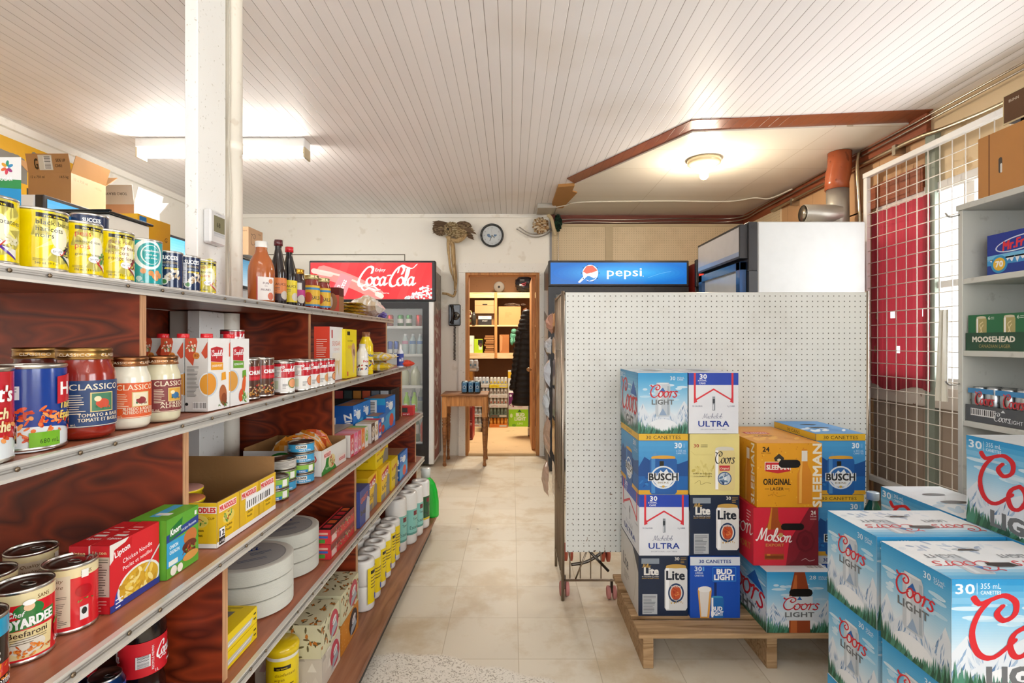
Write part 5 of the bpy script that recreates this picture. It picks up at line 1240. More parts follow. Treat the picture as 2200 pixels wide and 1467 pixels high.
jar('pasta_sauce_jar', 'creamy sauce jar with a brownish red label, before the broth cartons', (-.738, 1.092, Z), .0375, .134, '#dad3b4', '#a36f48', classico('#7d2f30', ['ALFREDO', 'ALFREDO'], .09, .066, '#d8a03a', '#2f6a9a'), .62, lidart='CLASSICO')
def broth(label, xr, b, kind, F=True):
    w_, d_, h_ = .053, .09, .172
    A = Art(w_, h_, '#d9d6d2'); A.P([(0, h_), (0, h_*.75), (w_*.35, h_*.62), (w_*.55, h_*.95), (w_*.5, h_)], '#c94f32'); A.food(w_*.25, h_*.88, w_*.2, h_*.09, ['#efe4d0', '#8f9a5a', '#7a6a4a', '#e8dcc8'], 22, .35, 3); A.P([(w_, h_*.95), (w_*.72, h_*.8), (w_*.9, h_*.72), (w_*.6, h_*.66), (w_, h_*.74)], '#c94f32'); A.E(w_*.5, h_*.76, w_*.15, w_*.15, '#d98a3a'); A.T('80', w_*.5, h_*.745, .007, '#8c3a1c')
    A.lines(w_*.08, h_*.2, w_*.62, h_*.62, 24, '#4c4844'); A.E(w_*.08, h_*.1, w_*.07, w_*.07, '#222222'); A.bars(w_*.35, h_*.03, w_*.95, h_*.13); A.E(w_, h_*.37, w_*.38, h_*.16, '#eef2f6', 30); A.E(w_, h_*.37, w_*.34, h_*.14, '#e8a23a', 30)
    B = Art(d_, h_, '#efeeec'); B.E(0.005, h_*.37, .036, h_*.17, '#c9d6e2', 30); B.E(0.003, h_*.37, .031, h_*.15, kind[1], 30)
    B.P([(.012, h_*.68), (.06, h_*.66), (.062, h_*.86), (.036, h_*.885), (.012, h_*.86)], '#c3242e'); B.script("Campbell's", .037, h_*.755, .0068, '#ffffff', .28, w=.045); B.P([(.012, h_*.56), (.062, h_*.55), (.062, h_*.655), (.012, h_*.675)], kind[0]); B.T(kind[2], .037, h_*.6, .0055, '#ffffff', w=.042)
    B.P([(.055, h_*.40), (.075, h_*.41), (.073, h_*.52), (.056, h_*.51)], kind[0])
    if kind[3] == 'c': B.E(.062, h_*.2, .016, h_*.14, '#b5673a', 18, .1); B.E(.066, h_*.13, .012, h_*.09, '#8c4524', 16); B.food(.06, h_*.06, .02, h_*.04, ['#5b8f3a', '#3f6a2a'], 10, .5, 3)
    else: B.E(.062, h_*.28, .009, h_*.16, '#e0622a', 14, -.2); B.E(.05, h_*.14, .012, h_*.1, '#d8502a', 14, -.3); B.food(.066, h_*.1, .018, h_*.08, ['#4f8f3a', '#efe6c8', '#76a84a'], 16, .5, 4)
    t = thing('broth_carton', label, 'carton', (xr-w_, b, Z), GR)
    m = MB(); m.box(0, 0, 0, w_, d_, h_, '#e2e0dc', 'paper', .0012, {'F': '#d9d6d2'}); m.art(clip(A), FACE['F'](w_, d_, h_)); m.art(clip(B), FACE['R'](w_, d_, h_)); m.build('carton_body', t)
    m = MB(); m.lathe([(.0125, h_), (.0135, h_+.002), (.013, h_+.011), (0, h_+.0115)], '#d8232c', 'gloss', 20, (w_*.5, d_*.45, 0)); m.build('screw_cap', t)
ch = ('#efa52c', '#e89a34', 'CHICKEN POULET', 'c'); vg = ('#6fa832', '#e0a24a', 'VEGETABLE LEGUMES', 'v')
broth('red-capped broth carton with a yellow banner, its soup bowl facing the aisle', -.713, 1.222, ch)
broth('red-capped broth carton with carrots and a green banner', -.7115, 1.318, vg)
broth('red-capped broth carton standing left of the one with the yellow banner', -.770, 1.222, ch)
broth('leftmost red-capped broth carton, partly behind the shelf divider', -.828, 1.235, ch)
def soup(A0, kind, r, h):
    A = Art(2*math.pi*r, h-.011, '#f0eeea'); c = A.W/2; H = A.H
    if kind == 'chunky':
        A.R(0, 0, A.W, H, '#5a3a2c'); A.food(c-.01, H*.78, .05, H*.2, ['#e8dcc4', '#cdb896', '#6f4a34', '#f3ead6'], 30, .2, 3); A.P([(c-.018, H*.46), (c+.055, H*.46), (c+.055, H*.84), (c-.018, H*.84)], '#b8202a'); A.T('CHUNKY', c+.016, H*.62, .011, '#ffffff', w=.05, bold=.06); A.R(c-.016, H*.48, c+.05, H*.56, '#d8303a'); A.food(c+.012, H*.2, .035, H*.17, ['#c8863a', '#e0b46a', '#8f4a24', '#d8c09a', '#a8302a'], 40, .25, 6)
    else:
        A.R(0, H*.5, A.W, H, '#c3202c'); A.script("Campbell's", c+.006, H*.72, .0085, '#ffffff', .3, w=.055); A.E(c+.018, H*.3, .016, .016, kind, 22); A.E(c+.018, H*.3, .0135, .0135, '#e8a070' if kind != '#e06a3a' else '#e88a5a', 22); A.lines(c-.014, H*.12, c+.002, H*.3, 4, '#444444'); A.R(c-.05, H*.52, c-.018, H*.9, '#e9e4de'); A.lines(c-.049, H*.54, c-.02, H*.88, 8, '#555555')
        A.R(c-.045, H*.1, c-.026, H*.4, '#cfd8b8')
    return A
for k, (X, Y) in enumerate(((-.765, 1.495), (-.762, 1.58))):
    can('soup_can', ('brown chunky soup can right after the broth cartons, nearer of two', 'brown chunky soup can, second after the broth cartons')[k], (X, Y, Z), .0375, .116, soup(0, 'chunky', .0375, .116), gauss_dir(X, Y, .5))
can('soup_can', 'upper soup can stacked behind the brown chunky cans', (-.85, 1.585, Z+.1005), .033, .10, soup(0, '#e06a3a', .033, .10), gauss_dir(-.85, 1.58, .3)); can('soup_can', 'lower soup can of the stack behind the brown chunky cans', (-.85, 1.585, Z), .033, .10, soup(0, '#e06a3a', .033, .10), gauss_dir(-.85, 1.58, .3), tab=False)
sc = [(-.735, 1.675, '#7a8a4a', 'red and white soup can with a small framed picture, nearest of its row'), (-.722, 1.775, '#d8502a', 'second red and white soup can in the row'), (-.722, 1.858, '#e06a3a', 'third red and white soup can, orange soup bowl showing'),
      (-.722, 1.94, '#d8c07a', 'fourth red and white soup can, pale soup on its label'), (-.722, 2.02, '#8f5a3a', 'fifth red and white soup can, beside the sugar cone box')]
for k, (X, Y, cc, lb) in enumerate(sc): can('soup_can', lb, (X, Y, Z), .0345, .10, soup(0, cc, .0345, .10), gauss_dir(X, Y, .35+.3*(k > 0)), tab=k == 0)
for k in range(4): can('soup_can', 'red and white soup can in the row right behind, ' + ('nearest', 'second', 'third', 'farthest')[k]+' of that row', (-.797, 1.70+.084*k, Z), .0345, .10, soup(0, '#e06a3a', .0345, .10), gauss_dir(-.8, 1.7, .2), tab=False)
A = lab(.065, .228, '#e2452c'); A.lines(.01, .10, .055, .18, 9, '#f6d8c8'); A.lines(.012, .04, .052, .08, 4, '#f6d8c8')
B = lab(.16, .228, '#efeeee'); B.T('SUGAR', .08, .148, .02, '#e0644e', w=.1, bold=0); B.T('CONES', .08, .128, .01, '#e0948a', w=.07, bold=0); B.R(.02, .18, .035, .215, '#c8404a')
for x, s_ in ((.07, 0), (.10, .1), (.05, -.1)): B.P([(x-.022, .095), (x+.022, .095), (x+s_*.1, .012)], '#e3c896'); B.E(x, .1, .023, .018, '#f6efe0')
gbox('cone_box', 'orange and white sugar cone box after the soup cans', 'box', -.757, 2.165, S2, .065, .16, .228, '#ededed', {'F': A, 'R': B}, cols={'F': '#e2452c'})
B = lab(.155, .222, '#f5de14'); B.R(.02, .195, .06, .212, '#2a2412'); B.T('ice cream', .06, .165, .011, '#4a3c30', w=.07, bold=0); B.T('cups', .06, .135, .02, '#e0784e', w=.06, bold=.01); B.E(.11, .12, .028, .04, '#c99a72', 20, .2); B.P([(.09, .11), (.13, .11), (.115, .02), (.105, .02)], '#d8b488'); B.E(.115, .115, .01, .018, '#7a4a30', 14, .3); B.R(.02, .01, .035, .03, '#d84a4a')
gbox('cone_box', 'tall bright yellow ice cream cup box in the middle of the second shelf', 'box', -.745, 2.335, S2, .05, .155, .222, '#f5de14', {'R': B})
def ybottle(label, X, Y, h, col, capc, r=.032, band='#2a5fb0'):
    A = Art(.15, h*.45, col); A.T('Nes', .09, h*.32, h*.07, band, w=.04, bold=.05); A.food(.09, h*.15, .05, h*.12, ['#5a3a24', '#ffffff', '#c8302a', '#2a5fb0', '#e8c020'], 26, .35, 4)
    bottle('syrup_bottle', label, (X, Y, Z), [(0, 0), (r*.95, 0), (r, .005), (r*.93, h*.3), (r, h*.5), (r*.98, h*.7), (r*.6, h*.86), (r*.5, h*.9)], col, ([(r*.55, h*.89), (r*.56, h), (0, h)], capc), A, gauss_dir(X, Y, .35), r*1.01, h*.1)
ybottle('white printed squeeze bottle in front of the tall yellow bottle', -.735, 2.56, .155, '#ece9e2', '#e0dcd4', .028, '#c8302a')
ybottle('tall yellow syrup bottle with a brown cap', -.745, 2.66, .215, '#f2d41c', '#8a5330', .036)
for k in range(2): pouch('candy_bag', ('lower of two yellow and white bags beside the yellow bottle', 'upper of two yellow and white bags beside the yellow bottle')[k], 'bag', (-.755, 2.93+.01*k, Z+.054*k), .17, .26, .052, ['#f2d020', '#efe6c0', '#f7f2e0', '#f2d020', '#e8c83a'], .1-.15*k, 41+k)
bottle('glue_bottle', 'slim white and blue bottle at the far end of the second shelf', (-.735, 3.43, Z), [(0, 0), (.02, 0), (.021, .004), (.021, .1), (.012, .115), (.009, .12)], '#e9eaf2', ([(.01, .119), (.007, .15), (0, .152)], '#f4f4f4'), lab(.1, .08, '#2a3f9a', ('T', 'all', .05, .03, .025, '#ffffff')), gauss_dir(-.73, 3.4, .3), .0212, .01)
pouch('candy_bag', 'orange-red bag lying at the far tip of the second shelf', 'bag', (-.705, 3.49, Z), .09, .10, .045, ['#e2401c', '#d8351a', '#ea5630'], .5, 51)

for o in [o for o in C.objects if o.parent is None and 'category' in o and o['category'] not in ('shelving', 'post', 'pipe', 'wire')]:
    if -1.7 < o.location.x < -.6 and o.location.y < 3.7 and o.location.z > 1.03:
        b = o.location.y; dz = o.location.z
        if dz > 1.36: o.location.z += .0087*(b-1.6)+.0015
        else:
            k = (.1694-.0086*(b-1.6))/.165; o.location.x *= k; o.location.y *= k; o.scale = (k, k, k)
            o.location.z = S2+.0006+(dz-S2-.0006)*k+.0086*(o.location.y-1.6)+.0015
# ---------------------------------------------------------------- third shelf
Z = S3+.0006
def chef(front=True):
    r, h = .0375, .110; A = Art(2*math.pi*r, h-.011, '#d8202a'); c = A.W/2; H = A.H
    A.R(0, H*.84, A.W, H, '#e8d8a8'); A.T('SANS', c+.02, H*.87, .006, '#6b4a20', w=.016)
    if front:
        A.P([(c-.033, H*.03), (c+.03, H*.03), (c+.033, H*.45), (c-.033, H*.45)], '#ecd9a0'); A.E(c, H*.2, .022, H*.13, '#e9e2d0', 20); A.E(c+.002, H*.73, .018, H*.12, '#2f7d3a', 24); A.P([(c-.036, H*.44), (c+.036, H*.50), (c+.036, H*.68), (c-.036, H*.60)], '#2f7d3a')
        A.script('C', c-.022, H*.66, .0045, '#ffffff', .3); A.T('Chef', c-.012, H*.66, .008, '#ffffff', w=.02, shear=.3); A.T('BOYARDEE', c, H*.49, .014, '#ffffff', w=.066, bold=.05, rot=.05); A.T('Beefaroni', c+.001, H*.35, .009, '#3b2416', w=.046, bold=.02)
        A.lines(c-.022, H*.24, c+.024, H*.34, 3, '#6b5a40'); A.food(c+.004, H*.14, .024, H*.09, ['#e8842c', '#d96a1e', '#f0a04a', '#c8551a'], 30, .35, 2); A.T('425 g', c+.042, H*.1, .0065, '#ffffff', w=.013, rot=.3)
        for e in (-1, 1): A.E(c+e*.042, H*.3, .008, H*.14, '#c21a22', 16); A.food(c+e*.04, H*.42, .006, H*.05, ['#3f7a2c', '#5a9a3a'], 6, .7, 4)
        A.E(c+.002, H*.79, .006, .006, '#f0c8a0'); A.E(c+.002, H*.855, .007, .004, '#ffffff')
    else:
        A.R(c-.05, H*.06, c-.002, H*.9, '#ded2b8'); A.T('Quality', c-.024, H*.80, .006, '#6b4a26', w=.026, bold=0, shear=.3); A.T('qualite', c-.024, H*.70, .006, '#6b4a26', w=.026, bold=0, shear=.3); A.lines(c-.046, H*.08, c-.006, H*.58, 18, '#5a5248'); A.R(c+.01, H*.12, c+.022, H*.34, '#e9e9e9'); A.E(c+.016, H*.26, .004, .006, '#222222', 10)
        A.E(c+.016, H*.6, .012, H*.1, '#b81620', 16); A.food(c+.018, H*.45, .012, H*.03, ['#3f7a2c', '#7aa84a'], 8, .6, 4); A.R(c+.012, H*.82, c+.022, H*.95, '#f2efe8')
    return A
def put(nm, lb, X, Y, A, d, r=.0375, h=.11, z=Z, **k): return can(nm, lb, (X, Y, z), r, h, A, gauss_dir(X, Y, d), **k)
DL = '#a5a29c'
put('food_can', 'pasta can with a green lettered band and pile of macaroni, on the third shelf', -.750, .80, chef(), .12, lid=DL)
put('food_can', 'red and cream can turned to show its ingredients panel, on the third shelf', -.748, .883, chef(False), .05, lid=DL)
put('food_can', 'cream-rimmed can behind the ingredients-panel can on the third shelf', -.862, .935, chef(False), .6, lid=DL)
put('food_can', 'dark-lidded can behind the macaroni can at the photo edge', -.845, .838, chef(False), 2, lid=DL)
A = Art(2*math.pi*.0375, .099, '#2b2420'); c = A.W/2; A.R(0, .075, A.W, .099, '#1f9ac4'); A.T('HEINZ', c, .058, .013, '#f2f2ee', w=.05, bold=.05); A.T('BEANS', c, .042, .013, '#f2f2ee', w=.054, bold=.05); A.R(0, 0, A.W, .006, '#d8202a'); A.R(0, .02, A.W, .038, '#c62a20'); A.food(c+.02, .024, .03, .012, ['#e8842c', '#d96a1e', '#f0a04a'], 20, .35, 3); A.T('PROTEIN', c+.03, .009, .007, '#ffffff', w=.03)
put('food_can', 'dark bean can with a blue band, cut off at the photo edge', -.727, .700, A, .1, lid=DL)
def lip(k):
    A = lab(.034, .12, '#c41c26'); A.R(0, .03, .034, .10, '#bfb3a4'); A.lines(.002, .032, .032, .098, 15, '#5a5048'); A.T('Lipton', .017, .105, .006, '#f5d9a0', w=.024); A.lines(.003, .004, .03, .026, 4, '#e0a09a')
    B = lab(.125, .12, '#d8202a'); B.P([(0, .12), (.0, .085), (.045, .12)], '#efe8e0'); B.P([(.008, .09), (.052, .101), (.053, .117), (.01, .108)], '#c8101a'); B.T('Lipton', .03, .096, .011, '#ffffff', w=.036, rot=.16, bold=.03); B.T('Chicken Noodle', .068, .079, .0085, '#ffffff', w=.075, rot=.08, bold=.01); B.T('Poulet et nouilles', .068, .066, .0075, '#ffffff', w=.075, rot=.08, bold=.01)
    B.E(.072, .012, .062, .045, '#3a4fa8', 30); B.E(.072, .026, .055, .034, '#f2f0ea', 30); B.E(.072, .026, .05, .03, '#d9a82c', 30); B.food(.072, .027, .045, .024, ['#f0cf5a', '#e8c040', '#f6e08a', '#c89a28'], 46, .35, 5); B.R(0, 0, .125, .012, '#28388c'); B.L([(.085, .04), (.125, .075)], .004, '#d8d8d8', False); B.lines(.012, .002, .03, .022, 3, '#ffffff')
    T = lab(.034, .125, '#d02028'); T.T('Lipton', .017, .03, .009, '#ffffff', w=.024); T.lines(.008, .06, .027, .1, 3, '#f0c0b8'); T.R(.006, .045, .028, .054, '#efe6e0')
    return {'F': A, 'R': B, 'T': T}
gbox('soup_mix_box', 'red noodle soup box showing its big bowl picture on the third shelf', 'box', -.706, .915, S3, .034, .125, .12, '#c82028', lip(0)); gbox('soup_mix_box', 'red noodle soup box standing just behind the one with the bowl picture', 'box', -.7415, .913, S3, .034, .125, .12, '#c82028', lip(1))
B = lab(.103, .12, '#5fa832'); B.P([(0, .072), (.103, .082), (.103, .10), (0, .088)], '#24408c'); B.T('Recipe-Recette', .07, .084, .006, '#dfe8f8', w=.05, rot=.08); B.P([(.008, .075), (.045, .082), (.05, .112), (.01, .098)], '#1f7a34'); B.T('Knorr', .029, .086, .013, '#ffffff', w=.034, rot=.12, bold=.04, shear=.2); B.R(0, .022, .06, .073, '#35a3d8')
B.T('ONION', .022, .058, .0075, '#e8f8ff', w=.026, bold=.03); B.T('OIGNON', .024, .047, .0075, '#e8f8ff', w=.03, bold=.03); B.R(.006, .024, .034, .034, '#e8f0e8'); B.E(.075, .062, .022, .017, '#c8763a', 20); B.E(.072, .044, .024, .012, '#6b2f1e', 18); B.food(.072, .036, .024, .012, ['#8c4024', '#5a2a18', '#c8552c', '#7aa83a'], 24, .4, 3); B.E(.075, .022, .026, .009, '#d99a4a', 18); B.E(.02, .012, .01, .01, '#f2eee0', 16); B.E(.04, .01, .009, .009, '#f2eee0', 16); B.R(.088, .103, .095, .112, '#f2f6ee')
gbox('soup_mix_box', 'green and blue soup mix box with a burger picture on the third shelf', 'box', -.692, 1.045, S3, .075, .103, .12, '#63ac34', {'R': B, 'F': lab(.075, .12, '#5fa832'), 'T': lab(.075, .103, '#63ac34', ('R', .025, .02, .045, .1, '#3fa8d8'), ('R', .03, .03, .06, .045, '#e8f0e8'))})
# noodle cup tray
def tray(name, label, xr, b, w_, d_, h_, A_F, A_R, hb=None, col='#ece8e0', inner='#9c7448', F2=None):
    t = thing(name, label, 'tray', (xr-w_, b, Z), GR); e = .003; hb = hb or h_; m = MB()
    m.box(0, 0, 0, w_, d_, e, inner, 'matte'); m.box(0, 0, e, w_, e, h_, inner, 'matte', 0, {'F': col}); m.box(w_-e, e, e, w_, d_, h_, inner, 'matte', 0, {'R': col}); m.box(0, e, e, e, d_, hb, inner, 'matte', 0, {'R': inner}); m.box(e, d_-e, e, w_-e, d_, hb, inner, 'matte')
    m.art(clip(A_F), FACE['F'](w_, d_, h_)); m.art(clip(A_R), FACE['R'](w_, d_, h_)); m.build('tray_body', t); return t
def cup(A, x, y0, s):
    A.P([(x-.02*s, y0), (x+.02*s, y0), (x+.026*s, y0+.05*s), (x-.026*s, y0+.05*s)], '#f0c41c'); A.E(x, y0+.05*s, .026*s, .016*s, '#e8d060', 18); A.food(x, y0+.052*s, .021*s, .013*s, ['#5a8a34', '#e0c060', '#b8602c', '#f0e0a0', '#7aa84a'], 18, .4, int(x*1000)); A.T('Chicken', x, y0+.026*s, .007*s, '#3a2c10', w=.03*s); A.T('Poulet', x, y0+.015*s, .007*s, '#3a2c10', w=.026*s)
A = lab(.28, .105, '#e9c025'); A.R(0, 0, .28, .01, '#f2f0ec'); A.R(.19, .08, .28, .096, '#f6e8e0'); A.T('MR.NOODLES', .235, .082, .012, '#d8202a', w=.084, bold=.06); A.T('NOODLES IN A CUP', .235, .066, .0055, '#3a2c10', w=.08); cup(A, .235, .012, 1)
B = lab(.29, .105, '#e3b822'); B.R(0, 0, .29, .012, '#f2f0ec')
for k in range(3): x = .045+.097*k; B.R(x-.046, .012, x-.043, .105, '#b8922a'); B.R(x-.036, .078, x+.038, .096, '#f6e0d8'); B.T('MR.NOODLES', x+.001, .081, .012, '#d8202a', w=.068, bold=.06); cup(B, x+.004, .012, .95)
B.R(.008, .004, .032, .042, '#1f1d1c'); B.R(.009, .02, .031, .041, '#ffffff'); B.T('12', .02, .023, .014, '#111111', w=.018, bold=.05); B.T('x 64g', .02, .008, .007, '#ffffff', w=.02); B.R(.125, .045, .28, .078, '#f4f4f4'); B.bars(.13, .047, .255, .07)
tray('noodle_tray', 'yellow printed cardboard tray for noodle cups, third shelf', -.684, 1.212, .28, .29, .105, A, B, .15)
def noodle_cup(label, X, Y, lidc='#c87850'):
    t = thing('noodle_cup', label, 'cup', (X, Y, Z+.004)); A = lab(.24, .062, '#f0d21c'); A.R(.08, .005, .13, .04, '#f2efe6'); A.lines(.082, .008, .126, .038, 6); A.R(0, .05, .24, .058, '#d8202a')
    m = MB(); m.lathe([(0, 0), (.036, 0), (.046, .085), (.0485, .087), (.0485, .092), (.045, .0925)], '#f0d21c', 'gloss', 28); m.art(A, lambda x, y, o: ((.0385+.0012+y*.118+o)*math.cos(x/.042-2.2), (.0385+.0012+y*.118+o)*math.sin(x/.042-2.2), .012+y), 'paper', subdiv=.008); m.build('cup_body', t)
    m = MB(); m.lathe([(.0485, .0922), (.047, .0935), (0, .0932)], lidc, 'paper', 28); m.build('foil_lid', t)
noodle_cup('yellow noodle cup in the tray by the shelf divider, nearer one', -.80, 1.265); noodle_cup('yellow noodle cup farther in the tray corner with a pale red lid', -.86, 1.36, '#c8948a')
# stacks of tuna cans
def tuna(X, Y, z, kind, lb):
    A = Art(2*math.pi*.0425, .024, {'w': '#3f9fd0', 'g': '#8fc24a', 'k': '#23252a', 's': '#c8c4bc'}[kind]); c = A.W/2
    for q in (-.07, 0, .07):
        if kind == 'k': A.R(c+q-.03, 0, c+q+.03, .006, '#c83a2a'); A.T('CLOVER', c+q, .009, .010, '#f2efe8', w=.038, bold=.05)
        elif kind == 'w': A.R(c+q-.03, .010, c+q+.006, .022, '#e8e4da'); A.T('CLOVER', c+q-.012, .013, .0065, '#1f1d1c', w=.03, bold=.05); A.T('WHITE TUNA', c+q, .003, .005, '#ffffff', w=.04)
        elif kind == 'g': A.R(c+q-.03, 0, c+q+.01, .009, '#1f7fc0'); A.T('THON', c+q-.01, .002, .005, '#ffffff', w=.02); A.R(c+q+.012, .002, c+q+.03, .022, '#f0f0ea')
        else: A.lines(c+q-.03, .003, c+q+.03, .022, 5, '#7a766e')
    t = thing('tuna_can', lb, 'can', (X, Y, z), 0, 'tuna cans stacked on the third shelf'); r = .043; h = .0345; th = gauss_dir(X, Y, .3)
    m = MB(); m.lathe([(0, .001), (r*.9, 0), (r, .002), (r*.98, .005), (r*.98, h-.005), (r*1.01, h-.002), (r, h), (r*.93, h-.001), (r*.92, h-.004), (r*.6, h-.0035), (r*.58, h-.003), (0, h-.003)], '#b9b4aa', 'metal', 30); m.art(A, wrap(r*.985, th)(A, .0055), 'paper', subdiv=.01); m.build('body', t)
ST = [(-.818, 1.56, 'kk', 'nearest stack, against the noodle tray'), (-.727, 1.592, 'gg', 'short stack in front of the tall ones'), (-.745, 1.69, 'wgs', 'three-high stack with a plain silver top can'), (-.722, 1.785, 'wgww', 'tall four-high stack by the white noodle box')]
for X, Y, ks, ds in ST:
    for k, q in enumerate(ks): tuna(X, Y, Z+.0347*k, q, ('bottom', 'second', 'third', 'top')[k] + ' tuna can of the ' + ds)
A = lab(.28, .09, '#ecebe8'); A.E(.14, .055, .05, .03, '#2f8f3a', 26); A.L([(.18, .06), (.19, .075), (.25, .075), (.255, .05), (.19, .05)], .004, '#c8202a'); A.T('NOODLES', .205, .056, .016, '#c8202a', w=.08, bold=.05); A.T('24x', .235, .024, .011, '#33302c', w=.026); A.T('85g', .235, .008, .014, '#1f1d1c', w=.034, bold=.04)
B = lab(.26, .09, '#e8e6e0'); B.P([(0, 0), (.15, 0), (.05, .09), (0, .09)], '#2f8f3a') ; B.P([(.0, .012), (.035, .03), (.06, .09), (.0, .09)], '#e8e6e0'); B.R(.02, .055, .09, .08, '#f6e0d8'); B.T('NOODLES', .055, .06, .014, '#c8202a', w=.062, bold=.05); B.E(.10, .035, .035, .025, '#e8d8a0', 22); B.food(.10, .035, .03, .02, ['#f0e0a0', '#c84a2a', '#7aa84a', '#e8c060'], 26, .35, 8); B.T('Vegetable', .06, .015, .009, '#c8e8b8', w=.05, shear=.2); B.R(.17, .012, .25, .035, '#f6e0d8'); B.T('NOODLES', .21, .016, .012, '#c8202a', w=.066, bold=.05)
tray('noodle_box', 'white open box of noodle packets with green swoosh, third shelf', -.676, 1.855, .28, .26, .09, A, B, .10)
for k in range(7):
    pouch('noodle_packet', 'orange noodle packet in the white box, ' + ('nearest the front', 'second from the front', 'third from the front', 'in the middle of the row', 'third from the far end', 'second from the far end', 'at the far end')[k], 'packet', (-.80+.012*(k % 2), 1.885+.033*k, Z+.006), .16, .024, .125, (['#e8922c', '#e58a26', '#f0a84a', '#efe0c8'], ['#e07a2a', '#e8922c', '#e9e0d0'], ['#e8922c', '#d85a2a', '#f0a84a'])[k % 3], .08*(k % 3-1), 60+k, 'noodle packets in the white box', n=8)
def jello(xr, b, c1, c2, w_, lb, d_=.035, F='#e9e6e0', h_=.092):
    B = lab(d_ if d_ > .05 else d_, h_, c1); B.E(d_*.55, h_*.55, d_*.42, h_*.3, c2, 20); B.T('Jello', d_*.5, h_*.12, h_*.2, '#ffffff', w=d_*.75, bold=.04); B.food(d_*.5, h_*.62, d_*.3, h_*.16, [c2, '#f4e6e0', c1], 10, .5, int(b*50))
    T = Art(w_, d_, c2)
    gbox('dessert_mix_box', lb, 'box', xr, b, S3, w_, d_, h_, F, {'R': B, 'F': lab(w_, h_, F, ('R', .02, .01, w_-.02, h_-.02, c1)), 'T': T}, group='dessert mix boxes on the third shelf')
J = [('#d83a4a', '#f08a8a', 'red dessert box nearest the white noodle box'), ('#e86a9a', '#f4a8c0', 'pink dessert box second in the row'), ('#e0506a', '#f0909a', 'rose dessert box third in the row'), ('#f07a2c', '#f8a860', 'orange dessert box fourth in the row'), ('#efe9dc', '#8fc24a', 'white and green dessert box in the row'), ('#5a4034', '#d8c8b0', 'brown chocolate pudding box in the row'), ('#efe9dc', '#c8a878', 'cream pudding box beside the chocolate one'), ('#2a5fc0', '#d8303a', 'blue pudding box at the far end of the row')]
for k, (c1, c2, lb) in enumerate(J): jello(-.668+.001*k, 2.155+.0605*k if k > 4 else 2.155+.05*k, c1, c2, .075, lb, .046 if k < 5 else .058, h_=.092)
for k in range(5): jello(-.752, 2.17+.058*k, '#9a8878', '#b8a898', .075, 'grey-brown dessert box in the rear row, '+('nearest', 'second nearest', 'middle one', 'second farthest', 'farthest')[k], .056)
m = MB(); m.box(0, 0, 0, .22, .004, .12, '#e3e0da', 'matte'); m.box(0, .3, 0, .22, .304, .12, '#a88258', 'matte'); m.box(.216, .004, 0, .22, .3, .12, '#a88258', 'matte', 0, {'R': '#e3e0da'}); m.box(0, .004, 0, .004, .3, .12, '#a88258', 'matte'); m.box(0, 0, 0, .22, .3, .003, '#a88258', 'matte')
tag(m.build('open_carton', None, (-1.06, 2.19, Z), GR), 'open white-outside brown cardboard tray behind the dessert boxes', 'carton')
def zip_(xr, b, z, w_, d_, h_, lb, red=True, vert=False):
    A = lab(w_, h_, '#1c6fc8'); A.R(0, h_*.8, w_, h_, '#1c9ad0') ; A.R(w_*.1, h_*.45, w_*.6, h_*.95, '#e8eef4'); A.bars(w_*.14, h_*.5, w_*.55, h_*.9, True)
    if vert: A = lab(w_, h_, '#1a5cb4'); A.T('Ziploc', w_*.62, h_*.42, w_*.4, '#ffffff', w=h_*.7, bold=.05, rot=-1.4)
    B = lab(d_, h_, '#1c78d0'); B.P([(0, 0), (d_, h_*.2), (d_, h_*.6), (0, h_*.45)], '#3fa8e0'); B.E(d_*.55, h_*.7, d_*.2, h_*.13, '#e8f4fc', 18); B.T('Ziploc', d_*.4, h_*.72, h_*.16, '#ffffff', w=d_*.65, bold=.05); 
    if red: B.E(d_*.6, h_*.25, d_*.22, h_*.2, '#e0523a', 18)
    T = lab(w_, d_, '#2a6fb8', ('R', w_*.1, 0, w_*.9, d_, '#a87858'))
    gbox('bag_box', lb, 'box', xr, b, z, w_, d_, h_, '#1c6fc8', {'F': A, 'R': B, 'T': T}, group='blue zip bag boxes')
zip_(-.752, 2.47, S3, .09, .15, .175, 'tall blue zip bag box with big vertical lettering, third shelf', True, True)
zip_(-.752, 2.63, S3, .09, .13, .175, 'blue zip bag box right behind the one with vertical lettering'); zip_(-.68, 2.80, S3, .115, .22, .175, 'tall blue zip bag box with a barcode, far end of the third shelf')
zip_(-.678, 2.655, S3, .07, .135, .10, 'small blue zip bag box low in front of the tall ones')
m = MB(); m.box(0, 0, 0, .34, .20, .20, '#1b191a', 'paper', .002)
for k, c in enumerate(('#a83a3a', '#3a4a4a', '#c8863a', '#c85a3a', '#6a7480', '#b8c0c8')): m.box(.012+.053*k, -.006, .15, .057+.053*k, 0, .195, c, 'paper')
tag(m.build('display_box', None, (-1.04, 3.035, Z), GR), 'black display box of small coloured packets behind the blue bag boxes', 'box')
gbox('battery_box', 'small red box with a dark window at the tip of the third shelf', 'box', -.645, 3.395, S3, .085, .07, .06, '#d8383a', {'F': lab(.085, .06, '#d8383a', ('R', .012, .02, .05, .05, '#4a4a48'), ('T', 'oral', .04, .004, .012, '#ffffff', .04))})

